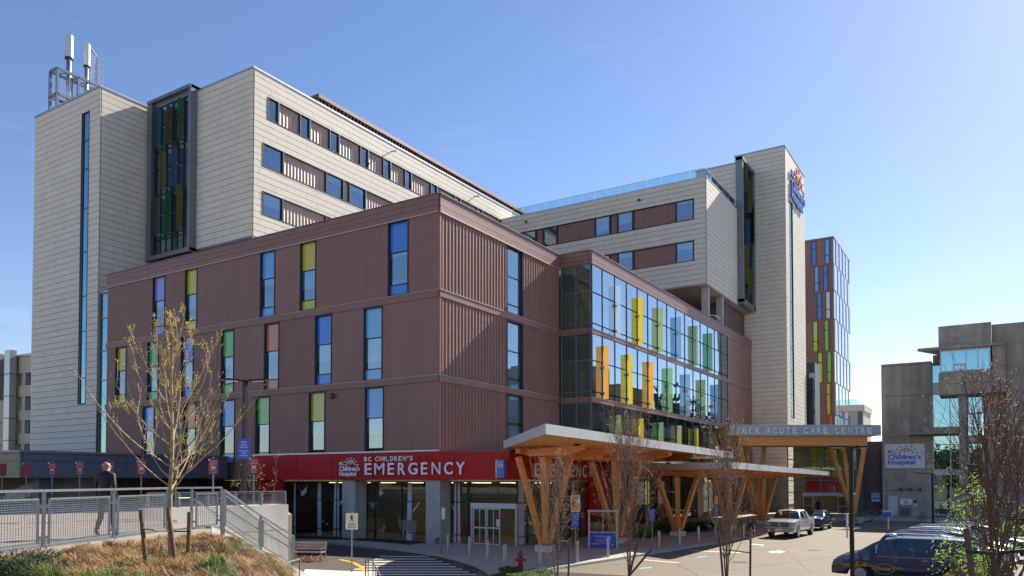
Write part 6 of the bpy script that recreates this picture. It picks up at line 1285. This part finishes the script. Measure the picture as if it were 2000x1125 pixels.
# ------------------------------------------------------------------ people
for n, c in dict(skin=(.42,.24,.17), skin_dark=(.18,.10,.07), jacket_black=(.012,.012,.014), trousers_dark=(.02,.02,.022), shoe_white=(.55,.55,.55), hair_dark=(.02,.015,.012), shirt_blue=(.22,.36,.5), vest_orange=(.75,.16,.02), shirt_grey=(.18,.18,.2), pink=(.5,.2,.3), shirt_red=(.5,.06,.03)).items(): mat(n, c, .7, noise=.08, nscale=8)
def person(label, loc, face, pose='stand', top='jacket_black', legs='trousers_dark', shoe='shoe_white', skin='skin', hair='hair_dark', h=1.75, fingers=False, bald=False, sleeve=True):
    k = h/1.75; V_ = []; E_ = []; Rr = []; K = []
    def v(x, y, z, r, kind): V_.append(Vector((x,y,z))*k); Rr.append(r*k); K.append(kind); return len(V_)-1
    def e(a, b): E_.append((a, b))
    sit = pose == 'sit'; pz = .93 if not sit else .50
    dz = pz-.93
    pel = v(0,0,pz,.145,'legs'); wa = v(0,.01,1.08+dz,.14,'top'); ch = v(0,.015,1.28+dz,.165,'top'); up = v(0,0,1.42+dz,.12,'top'); nk = v(0,.0,1.50+dz,.058,'skin'); hl = v(0,.025,1.58+dz,.072,'skin'); hm = v(0,.015,1.65+dz,.092,'head'); ht = v(0,.0,1.715+dz,.068,'head'); 
    for a, b in ((pel,wa),(wa,ch),(ch,up),(up,nk),(nk,hl),(hl,hm),(hm,ht)): e(a,b)
    ns_ = v(0,.115,1.615+dz,.016,'skin'); e(hl,ns_)
    for s in (-1,1):
        er = v(s*.085,.005,1.63+dz,.018,'skin'); e(hm,er)
        sh = v(s*.175,0,1.415+dz,.075,'top'); 
        if pose == 'walk': el = (s*.27,-.06*s-.02,1.15); wr = (s*.27,.10 if s < 0 else .0,.93)
        elif sit: el = (s*.24,.08,1.16+dz); wr = (s*.2,.32,1.10+dz)
        else: el = (s*.23,-.03,1.13); wr = (s*.25,.04,.89)
        e_ = v(*el,.052,'top'); w_ = v(*wr,.033,'top' if sleeve else 'skin'); hd = v(wr[0],wr[1]+.02,wr[2]-.07 if not sit else wr[2]-.01,.036,'skin'); e(up,sh); e(sh,e_); e(e_,w_); e(w_,hd)
        if fingers:
            for q in range(4): f1 = v(wr[0]+(q-1.5)*.004,wr[1]-.015+q*.021,wr[2]-.125,.011,'skin'); f2 = v(wr[0]-s*.012,wr[1]-.01+q*.02,wr[2]-.165+abs(q-1.5)*.006,.009,'skin'); e(hd,f1); e(f1,f2)
            t1 = v(wr[0]-s*.02,wr[1]+.06,wr[2]-.07,.012,'skin'); t2 = v(wr[0]-s*.02,wr[1]+.075,wr[2]-.105,.010,'skin'); e(hd,t1); e(t1,t2)
        hp = v(s*.095,0,pz-.05,.105,'legs')
        if sit: kn = v(s*.12,.42,.50,.07,'legs'); an = v(s*.12,.45,.10,.045,'legs'); to = v(s*.12,.58,.04,.04,'shoe')
        elif pose == 'walk': kn = v(s*.10,  .13 if s > 0 else .0,.51,.07,'legs'); an = v(s*.10,.16 if s > 0 else -.18,.09 if s > 0 else .13,.045,'legs'); to = v(s*.11,.30 if s > 0 else -.05,.04 if s > 0 else .05,.042,'shoe')
        else: kn = v(s*.11,.02,.50,.07,'legs'); an = v(s*.115,-.01,.09,.045,'legs'); to = v(s*.125,.14,.04,.042,'shoe')
        e(pel,hp); e(hp,kn); e(kn,an); e(an,to)
    me = bpy.data.meshes.new('person'); me.from_pydata(V_, E_, []); o = bpy.data.objects.new('person', me); col.objects.link(o)
    md = o.modifiers.new('s','SKIN'); md.use_smooth_shade = True; o.modifiers.new('u','SUBSURF').levels = 1
    sv = me.skin_vertices[0].data
    for i, q in enumerate(sv): q.radius = (Rr[i]*(1.15 if K[i] == 'top' and Rr[i] > .1 else 1), Rr[i]*(.78 if K[i] == 'top' and Rr[i] > .1 else 1)); q.use_root = (i == pel)
    dg = bpy.context.evaluated_depsgraph_get(); dg.update(); nm = bpy.data.meshes.new_from_object(o.evaluated_get(dg)); nm.name = 'person'; o.modifiers.clear(); o.data = nm; bpy.data.meshes.remove(me)
    mats = {'top':top,'legs':legs,'skin':skin,'head':skin if bald else hair,'shoe':shoe}; names = list(mats)
    nm.materials.clear()
    for n_ in names: nm.materials.append(MATS[mats[n_]])
    for f in nm.polygons:
        c = f.center; best = None
        for a, b in E_:
            A, B = V_[a], V_[b]; t = max(0,min(1,(c-A).dot(B-A)/max(1e-9,(B-A).length_squared))); d = (c-(A+(B-A)*t)).length-((1-t)*Rr[a]+t*Rr[b]); kk = K[a] if t < .5 else K[b]
            if best is None or d < best[0]: best = (d, kk)
        kk = best[1]
        if kk == 'head' and c.y > .045*k and c.z < (1.69+dz)*k: kk = 'skin'
        f.material_index = names.index(kk); f.use_smooth = True
    o.location = loc; o.rotation_euler = (0,0,face); tag(o, label, 'person'); return o
mp = atd(205,1047,18.5)
man = person('bald man in a black jacket walking away on the terrace behind the railing', (mp[0],mp[1],TERR), YAW-.15, 'walk', bald=True, h=1.83, fingers=True)
q = MB(); q.lathe([(.075,1.50),(.095,1.53),(.085,1.575),(.07,1.56)], (0,-.01,0), 12); cl_ = q.build('collar','jacket_black'); cl_.parent = man
person('person in a dark top standing behind the glass on the bay\'s middle floor', (2.0, YS+1.3, 10.42), YAW+2.2, top='shirt_grey', h=1.7)
person('person leaning near the left pane of the glass bay corner', (.65, YS+1.1, 10.42), YAW+1.2, 'walk', top='jacket_black', h=1.55)
p = on(1600,1014,2,.12); person('person in dark clothes walking in through the main entrance doors', (12.4,52.4,.12), 0.2, 'walk', top='jacket_black'); person('person in a blue top inside the main entrance', (11.9,54.9,.12), 3.0, 'stand', top='shirt_blue'); person('person in a grey top waiting right of the main entrance doors', (15.9,52.9,.12), 2.4, 'stand', top='shirt_grey')
person('valet attendant in an orange vest inside the kiosk', (KIOSK[0],KIOSK[1],.12), YAW+2.9, 'stand', top='vest_orange', sleeve=False, h=1.72)
# wheelchair user by the kerb
p = on(1466,1049,2,.12); t = thing('wheelchair','wheelchair parked near the kerb beyond the third columnar tree','wheelchair',(p[0],p[1],.12)); r_ = Vector((math.cos(YAW),math.sin(YAW),0))
for s in (-1,1):
    c = Vector((p[0],p[1],.42))+r_*(.28*s); pts = [tuple(c+(-FH)*(.29*math.cos(a))+Vector((0,0,.29*math.sin(a)))) for a in [i*math.pi/9 for i in range(19)]]; MB().tube(pts,.018,6,cap=False).build('wheel','rubber',t); c2_ = Vector((p[0],p[1],.22))+r_*(.24*s)-FH*.38; pts = [tuple(c2_+(-FH)*(.09*math.cos(a))+Vector((0,0,.09*math.sin(a)))) for a in [i*math.pi/6 for i in range(13)]]; MB().tube(pts,.015,5,cap=False).build('caster','rubber',t)
    MB().beam(tuple(Vector((p[0],p[1],.62))+r_*(.25*s)+FH*.2),tuple(Vector((p[0],p[1],1.05))+r_*(.25*s)+FH*.26),.03,.03).build('frame','steel',t)
MB().beam(tuple(Vector((p[0],p[1],.58))+FH*.2),tuple(Vector((p[0],p[1],.58))-FH*.25),.46,.05).build('seat','black',t); MB().beam(tuple(Vector((p[0],p[1],.85))+FH*.22-r_*.24),tuple(Vector((p[0],p[1],.85))+FH*.22+r_*.24),.03,.45).build('backrest','black',t)
person('person in a dark top and pink trousers sitting in the wheelchair', (p[0]+FH.x*.05,p[1]+FH.y*.05,.12), YAW+math.pi+.15, 'sit', top='jacket_black', legs='pink', h=1.65)
# ------------------------------------------------------------------ vehicles
def paint(name, c, rough=.25, metal=.3): return mat(name, c, rough, metal, noise=.03, nscale=1, coat=1.0)
paint('paint_navy',(.008,.018,.085),.3,.2); paint('paint_black',(.01,.01,.012),.2,.2); paint('paint_white',(.58,.56,.50),.3,.05); paint('paint_silver',(.30,.32,.34),.3,.7); paint('paint_blue_dark',(.01,.018,.05),.22,.4)
mat('chrome',(.6,.6,.6),.12,1,noise=0); mat('tail_red',(.35,.01,.01),.2,noise=0,coat=1); mat('headlight',(.55,.6,.65),.08,.4,noise=0,coat=1); mat('plastic_dark',(.02,.02,.02),.6,noise=.1); mat('taxi_yellow',(.55,.30,.02),.5,noise=0)
def lerp_prof(prof, x):
    for (a, va), (b, vb) in zip(prof[:-1], prof[1:]):
        if a <= x <= b: t = (x-a)/(b-a); t = t*t*(3-2*t) if False else t; return va+(vb-va)*t
    return prof[0][1] if x < prof[0][0] else prof[-1][1]
def vehicle(name, label, cat, loc, rz, L, W, top, belt, win, wind, rear, wheels, wr, body, zb=.28, group=None, roof=None, glassm='car_glass', rails=False, pillar=.09, bed=None):
    """x forward 0..L measured from the tail; top/belt = profiles of height along x; win = side window spans; wind/rear = windshield spans"""
    t = thing(name, label, cat, (0,0,0), group); xs = sorted(set([round(i*L/70,4) for i in range(71)]+[a for w_ in win for a in w_]+list(wind)+list(rear))); hw = W/2
    def section(x):
        zt_, zbelt = lerp_prof(top,x), lerp_prof(belt,x); zbelt = min(zbelt, zt_-.02); cab = max(0,min(1,(zt_-zbelt)/.55)); nose = min(1,(.30+min(x,L-x)/.55*.7) if min(x,L-x) < .55 else 1); wl = hw*(.80+.20*math.sqrt(max(0,min(1,min(x,L-x)/.5)))); z0 = zb
        for wx in wheels:
            dd_ = abs(x-wx); ra = wr+.07
            if dd_ < ra: z0 = max(z0, wr+math.sqrt(ra*ra-dd_*dd_)-.0)
        z0 = min(z0, zbelt-.08); zm = max(z0+.02, (zb+zbelt)/2+.05)
        wt = wl-(.035+.19*cab*(zt_-zbelt)/.6); 
        return [(wl*.96,z0),(wl*1.0,max(z0+.01,(z0+zm)/2)),(wl,zm),(wl*.985,zbelt),(wt+.015,zt_-.075*cab-.012),(wt-.06,zt_-.02*cab-.004),(wt*.5,zt_+.012),(0,zt_+.022)]
    S = [section(x) for x in xs]; k = 8; vs = []; 
    for x, s in zip(xs, S):
        for (y, z) in s: vs.append((x,y,z))
        for (y, z) in reversed(s[:-1]): vs.append((x,-y,z))
    m = 2*k-1; body_f = []; glass_f = {'side_window':[], 'windshield':[], 'rear_window':[]}
    for i in range(len(xs)-1):
        xm = (xs[i]+xs[i+1])/2
        for j in range(m-1):
            f = (i*m+j,(i+1)*m+j,(i+1)*m+j+1,i*m+j+1); jj = j if j < k-1 else m-2-j
            side = jj == 3 and any(a <= xm <= b for a, b in win)
            ws = jj in (5,6) and wind[0] <= xm <= wind[1]; rs = jj in (5,6) and rear[0] <= xm <= rear[1]
            if side: glass_f['side_window'].append(f)
            elif ws or (jj == 4 and wind[0]+.12 <= xm <= wind[1]-.0 and False): glass_f['windshield'].append(f)
            elif rs: glass_f['rear_window'].append(f)
            else: body_f.append(f)
    n = len(xs); body_f += [tuple(range(m)), tuple(reversed([(n-1)*m+j for j in range(m)]))]
    def sub(fs):
        ids = sorted({i for f in fs for i in f}); mp2 = {q:i for i, q in enumerate(ids)}; return [vs[i] for i in ids], [tuple(mp2[i] for i in f) for f in fs]
    v_, f_ = sub([tuple(reversed(f)) for f in body_f]); B = MB().add(v_, f_).build('body', body, t, smooth=True)
    try: B.data.set_sharp_from_angle(angle=R(38))
    except Exception: pass
    for nm, fs in glass_f.items():
        if not fs: continue
        if nm == 'side_window':
            for a, b in win:
                for sgn in (1,-1):
                    ff = [f for f in fs if a <= (vs[f[0]][0]+vs[f[1]][0])/2 <= b and vs[f[0]][1]*sgn > 0]
                    if ff: v_, f_ = sub([tuple(reversed(f)) for f in ff]); MB().add(v_, f_).build(nm, glassm, t, smooth=True)
        else: v_, f_ = sub([tuple(reversed(f)) for f in fs]); MB().add(v_, f_).build(nm, glassm, t, smooth=True)
    # cabin lining, seats
    MB().box(rear[0]+.3 if rear[1] > rear[0] else win[0][0], -hw+.16, .45, wind[0]-.1, hw-.16, lerp_prof(belt,L/2)-.25).build('interior','plastic_dark',t)
    for x in [wind[0]-.75, wind[0]-1.7]:
        for y in (-.38,.38): MB().box(x-.12,y-.24,.6,x+.02,y+.24,lerp_prof(belt,x)+.22).build('seat','room_dark',t)
    for wx in wheels:
        for s in (-1,1):
            y = s*(hw-.11); pts = [(wx,y-s*.11,wr),(wx,y+s*.10,wr)]; w_ = MB().tube(pts, wr, 24).build('wheel','rubber',t); MB().tube([(wx,y+s*.101,wr),(wx,y+s*.115,wr)], wr*.66, 16).build('rim','steel',w_); 
            MB().tube([(wx,y-s*.15,wr+.02),(wx,y-s*.12,wr+.02)], wr+.06, 20).build('wheel_well','black',t)
    # lamps, grille, bumpers, handles, mirrors
    zl = lerp_prof(belt,L-.4); 
    for s in (-1,1):
        MB().beam((L-.05,s*(hw-.38),zl-.16),(L-.42,s*(hw-.045),zl-.1),.05,.17).build('headlight','headlight',t); MB().beam((.06,s*(hw-.30),1.0),(.34,s*(hw-.03),1.02),.06,.20).build('taillight','tail_red',t)
        xm = wind[0]+.42 if wind[1]-wind[0] < 1.2 else wind[0]+.5; MB().box(xm-.06,s*(hw+.02),lerp_prof(belt,xm)-.0,xm+.08,s*(hw+.2),lerp_prof(belt,xm)+.16).build('mirror',body,t)
        for a, b in win[:2]: MB().box(a+.12,s*(hw+.0),lerp_prof(belt,a)-.13,a+.34,s*(hw+.035),lerp_prof(belt,a)-.09).build('door_handle','chrome' if body != 'paint_black' else 'plastic_dark',t)
        MB().box(wheels[0]+wr+.12,s*(hw-.04),zb-.02,wheels[1]-wr-.12,s*(hw+.01),zb+.12).build('sill','plastic_dark',t)
    MB().box(L-.16,-hw*.8,zb+.02,L+.03,hw*.8,zb+.3).build('bumper','plastic_dark',t); MB().box(-.03,-hw*.8,zb+.05,.15,hw*.8,zb+.3).build('rear_bumper',body,t)
    MB().box(L-.1,-.42,zl-.28,L+.02,.42,zl-.12).build('grille','chrome',t); MB().box(L+.03,-.26,zb+.12,L+.045,.26,zb+.26).build('licence_plate','white_sign',t)
    if rails:
        zt_ = max(z for x, z in top)
        for s in (-1,1): MB().tube([(rear[1]+.25 if rear[1] > 0 else .6,s*(hw-.29),zt_+.0),(rear[1]+.4,s*(hw-.29),zt_+.07),(wind[0]-.45,s*(hw-.29),zt_+.07),(wind[0]-.25,s*(hw-.29),zt_-.0)],.022,6).build('roof_rail','alu',t)
    t.location = loc; t.rotation_euler = (0,0,rz); return t
# taxi minivan, nose toward -X
TX = Vector((23.25,-4.6,0)) # nose corner on the camera side
van_top = [(0,1.15),(.12,1.62),(.35,1.76),(1.2,1.80),(2.6,1.79),(3.2,1.70),(3.75,1.42),(4.15,1.17),(4.7,1.02),(5.0,.88),(5.1,.72)]
van_belt = [(0,1.0),(.6,1.08),(3.0,1.02),(4.1,.98),(4.7,.88),(5.1,.62)]
taxi = vehicle('taxi_van','dark navy taxi minivan with yellow checker stripe facing left at the lower right','van',(TX.x+5.1,TX.y+1.0,0),math.pi,5.1,1.98,van_top,van_belt,[(.45,1.45),(1.55,2.75),(2.83,3.72)],(3.15,4.12),(.06,.33),(1.0,4.05),.34,'paint_navy')
# markings on the side facing the camera: van local y<0 side becomes world... side at world y = TX.y
TS = lambda u, v, w=0: (u, -w+TX.y-.003, v)
def on_taxi(b): pass
hwT = .99; yS = TX.y+1.0-hwT
TF = lambda u, v, w=0: (u-taxi.location.x, 0, v)
def taxi_part(mesh_builder, name, m):
    # coordinates given in world, van is rotated by pi about its origin
    L0 = taxi.location; mesh_builder.v = [(-(x-L0.x), -(y-L0.y), z-L0.z) for x, y, z in mesh_builder.v]; me = bpy.data.meshes.new(name); me.from_pydata(mesh_builder.v, [], mesh_builder.f); me.materials.append(MATS[m]); o = bpy.data.objects.new(name, me); col.objects.link(o); o.parent = taxi; return o
SF = lambda u, v, w=0: (u, yS-.012-w, v)
def sx(px, y=yS): return on(px, 1100, 1, y)[0]
def sz(px, py): return on(px, py, 1, yS)[2]
def checker(x0, x1, z, rows=2, s=.045):
    b = MB(); n = int((x1-x0)/s)
    for i in range(n):
        for j in range(rows):
            if (i+j) % 2 == 0: b.add([SF(x0+i*s,z+j*s),SF(x0+(i+1)*s,z+j*s),SF(x0+(i+1)*s,z+(j+1)*s),SF(x0+i*s,z+(j+1)*s)],[(0,1,2,3)])
    taxi_part(b,'checker_stripe','taxi_yellow')
zC = sz(1700,1108)
checker(sx(1640),sx(1706),zC+.02); checker(sx(1745),sx(1764),zC-.02); checker(sx(1846),sx(1922),sz(1880,1124))
b = MB(); cx_, cz_ = sx(1726), sz(1726,1111)
for i in range(44):
    a0, a1 = 2*math.pi*i/44, 2*math.pi*(i+1)/44
    for j in range(2):
        if (i+j) % 2 == 0:
            r0, r1 = (1-.09*j), (1-.09*(j+1)); b.add([SF(cx_+.40*r0*math.cos(a0),cz_+.21*r0*math.sin(a0)),SF(cx_+.40*r0*math.cos(a1),cz_+.21*r0*math.sin(a1)),SF(cx_+.40*r1*math.cos(a1),cz_+.21*r1*math.sin(a1)),SF(cx_+.40*r1*math.cos(a0),cz_+.21*r1*math.sin(a0))],[(3,2,1,0)])
taxi_part(b,'oval_emblem','taxi_yellow')
for x_ in (1.48, 2.79, 3.95):
    q = MB().box(x_-.008,-hwT-.004,.42,x_+.008,-hwT+.01,1.02); q2 = MB().box(x_-.008,hwT-.01,.42,x_+.008,hwT+.004,1.02)
    for w_ in (q, q2): o = w_.build('door_seam','black',None); o.parent = taxi
for (a_, b_) in ((.45,1.45),(1.55,2.75),(2.83,3.72)):
    q = MB().box(a_,hwT-.03,1.035,b_,hwT+.006,1.055); o = q.build('window_trim','chrome',None); o.parent = taxi
def taxi_text(s, u0, u1, v0, v1, bold=.02):
    o = text_fit('lettering', s, 'taxi_yellow', SF, u0, u1, v0, v1, None, .004, .002, bold); L0 = taxi.location
    for q in o.data.vertices: c = q.co; q.co = Vector((-(c.x-L0.x), -(c.y-L0.y), c.z-L0.z))
    o.parent = taxi
taxi_text('BT 238', sx(1672), sx(1693), sz(1680,1105), sz(1680,1097)); taxi_text('Checker', cx_-.27, cx_+.27, cz_-.07, cz_+.08); taxi_text('604-731-1111', sx(1854), sx(1908), sz(1880,1119), sz(1880,1111)); taxi_text('YOUR TAXI', sx(1645), sx(1680), sz(1660,1108), sz(1660,1104), .01)
b = MB(); b.lathe([(.13,0),(.13,.03),(.10,.09),(.0,.13)], (TX.x+2.15,TX.y+1.0,1.78), 14); taxi_part(b,'roof_light','white_sign')
drv = person('taxi driver in a light blue shirt seen through the side window', (TX.x+2.15,TX.y+.6,.22), math.pi/2, 'sit', top='shirt_blue', h=1.7)
suv_top = [(0,1.05),(.08,1.45),(.32,1.70),(1.0,1.76),(2.4,1.74),(2.9,1.66),(3.45,1.36),(3.75,1.14),(4.4,1.04),(4.65,.92),(4.75,.72)]
suv_belt = [(0,.98),(.6,1.06),(2.6,1.02),(3.7,1.0),(4.4,.92),(4.75,.66)]
for i, (px, py, bodym, lb, h_) in enumerate(((1711,1058,'paint_blue_dark','dark blue SUV with bright roof rails parked directly behind the taxi',0),(1739,1045,'paint_black','black SUV parked second behind the taxi',0),(1761,1040,'paint_silver','silver-roofed SUV with raised roof bars parked third behind the taxi',0),(1806,1030,'paint_black','dark SUV with silver roof parked farthest back in the row',.0))):
    Y = TX.y+2.0+.9+2.95*i+(.6 if i == 3 else 0); X = on(px, 1040, 1, Y)[0]
    vv = vehicle('parked_suv', lb, 'suv', (X,Y+.95,0), -.02*i, 4.75, 1.9, suv_top, suv_belt, [(.42,1.05),(1.15,2.1),(2.2,3.2)], (2.85,3.72), (.04,.3), (.9,3.75), .35, bodym, rails=True, group='SUVs parked in a row behind the taxi')
# pickup truck, facing the camera-left
pk_top = [(0,1.22),(.05,1.24),(1.75,1.26),(1.8,1.30),(2.05,1.86),(2.3,1.90),(3.5,1.90),(3.75,1.84),(4.35,1.36),(4.45,1.27),(5.5,1.20),(5.75,1.08),(5.85,.9)]
pk_belt = [(0,1.18),(1.7,1.2),(2.0,1.26),(4.3,1.22),(5.3,1.12),(5.85,.8)]
pr = on(1607,1044,2,0); 
pk = vehicle('pickup_truck','cream white crew-cab pickup truck waiting at the entrance lane','truck',(0,0,0),0,5.85,2.0,pk_top,pk_belt,[(2.15,2.85),(2.95,3.85)],(3.78,4.40),(1.82,2.02),(1.15,4.85),.40,'paint_white',zb=.42)
a, c = on(1606,1046,2,0), on(1500,1051,2,0)
hd = Vector((c[0]-a[0], c[1]-a[1])); ang = math.atan2(hd.y, hd.x); print('pickup heading', math.degrees(ang), hd.length)
MB().box(5.80,-.72,.80,5.93,.72,1.12).build('grille_surround','chrome',pk); 
for s in (-1,1):
    for j in range(2): MB().box(5.935,s*.05,.83+j*.15,5.95,s*.62,.94+j*.15).build('grille_opening','black',pk)
    MB().box(5.55,s*.74,.88,5.88,s*.98,1.10).build('lamp_cluster','headlight',pk)
MB().box(5.75,-.98,.46,6.02,.98,.74).build('chrome_bumper','chrome',pk); MB().box(6.021,-.26,.52,6.03,.26,.68).build('licence_plate','white_sign',pk); MB().box(.1,-.8,.8,1.75,.8,1.275).build('bed_liner','plastic_dark',pk)
PKA = math.radians(-93); fwd_ = Vector((math.cos(PKA),math.sin(PKA),0)); fc_ = on(1530,1050,2,0); pk.location = Vector((fc_[0],fc_[1],0))-fwd_*5.0; pk.rotation_euler = (0,0,PKA)
sd_top = [(0,.95),(.3,1.08),(.9,1.12),(1.6,1.42),(2.8,1.44),(3.6,1.02),(4.4,.88),(4.6,.6)]
sd_belt = [(0,.85),(1,.95),(3.5,.92),(4.6,.55)]
p = on(1600,1036,2,0); cr = vehicle('parked_car','dark blue hatchback parked behind the pickup truck','car',(0,0,0),0,4.3,1.8,[(0,.98),(.1,1.3),(.5,1.46),(1.2,1.55),(2.3,1.55),(3.0,1.2),(3.3,1.05),(4.0,.95),(4.3,.65)],[(0,.9),(3.3,.95),(4.3,.6)],[(.5,1.5),(1.6,2.6)],(2.3,3.1),(.05,.45),(.8,3.5),.32,'paint_blue_dark')
fc_ = on(1588,1035,2,0); fw2 = Vector((math.cos(math.radians(-92)),math.sin(math.radians(-92)),0)); cr.location = Vector((fc_[0],fc_[1],0))-fw2*3.2; cr.rotation_euler = (0,0,math.radians(-92))
# bicycle racks right of the entrance
t = thing('bicycle_rack','row of grey metal bicycle rack hoops against the dark brick wall','rack',(18,50,.12))
for i in range(7):
    f = i/6; p = on(1668+f*52, 1022-f*12, 2, .12); pts = [(p[0],p[1],.12),(p[0],p[1],.95),(p[0]+.5,p[1]+.35,.95),(p[0]+.5,p[1]+.35,.12)]; MB().tube(pts,.035,6).build('hoop','galv',t)
p0, p1 = on(1668,1022,2,.12), on(1720,1010,2,.12); MB().beam((p0[0],p0[1],.2),(p1[0],p1[1],.2),.3,.18).build('base_rail','concrete',t)
def bicycle(label, p, a):
    t = thing('bicycle',label,'bicycle',(p[0],p[1],.12)); d = Vector((math.cos(a),math.sin(a),0)); c = Vector((p[0],p[1],.12))
    W_ = [c+d*s*.52+Vector((0,0,.34)) for s in (-1,1)]
    for w_ in W_: MB().tube([tuple(w_+d*(.33*math.cos(q))+Vector((0,0,.33*math.sin(q)))) for q in [i*math.pi/9 for i in range(19)]],.02,6,cap=False).build('wheel','rubber',t)
    b = MB(); bbk = c+Vector((0,0,.3))-d*.05; st_ = c-d*.2+Vector((0,0,.85)); hd_ = c+d*.38+Vector((0,0,.85))
    for u_, v_ in ((W_[0],bbk),(bbk,st_),(W_[0],st_-Vector((0,0,.1))),(st_-Vector((0,0,.1)),hd_),(bbk,hd_-Vector((0,0,.1))),(hd_+Vector((0,0,.1)),W_[1])): b.tube([tuple(u_),tuple(v_)],.018,6)
    b.build('frame','metal_dark',t); n = Vector((-d.y,d.x,0)); MB().tube([tuple(hd_+Vector((0,0,.12))-n*.25),tuple(hd_+Vector((0,0,.12))+n*.25)],.014,6).build('handlebar','black',t); MB().beam(tuple(st_-d*.1),tuple(st_+d*.14),.12,.05).build('saddle','black',t)
bicycle('dark bicycle leaning at the rack near the brick wall', on(1712,1015,2,.12), .9); bicycle('dark bicycle standing by the corner post of the teal glazing', on(1800,1022,2,.12), 1.2)
p = on(1678,1022,2,.12); t = thing('planter','small planter with dark shrub beside the entrance column','planter',(p[0],p[1],.12)); MB().lathe([(.3,0),(.38,.5),(.34,.5),(.30,.45)],(p[0],p[1],.12),14).build('pot','concrete',t); b = MB()
for _ in range(160): a = random.uniform(0,6.28); e = R(random.uniform(10,85)); c = Vector((p[0]+.4*math.cos(a)*math.cos(e),p[1]+.4*math.sin(a)*math.cos(e),.62+.45*math.sin(e))); l = .07; b.add([c,c+Vector((l,0,l)),c+Vector((0,l,0))],[(0,1,2)])
b.build('foliage','leaf_dark',t)
for (px,py,lb) in ((1352,1046,'first short grey concrete stub bollard near the hedge bed'),(1370,1044,'second short grey concrete stub bollard near the hedge bed'),(1385,1042,'third short grey concrete stub bollard near the hedge bed')):
    p = on(px,py,2,.12); tag(MB().lathe([(.22,0),(.22,.42),(.18,.48),(.0,.5)],(0,0,0),14).build('concrete_bollard','concrete',loc=(p[0],p[1],.12)),lb,'bollard','stub bollards by the hedge bed')
flush_panels()
bpy.context.view_layer.update()
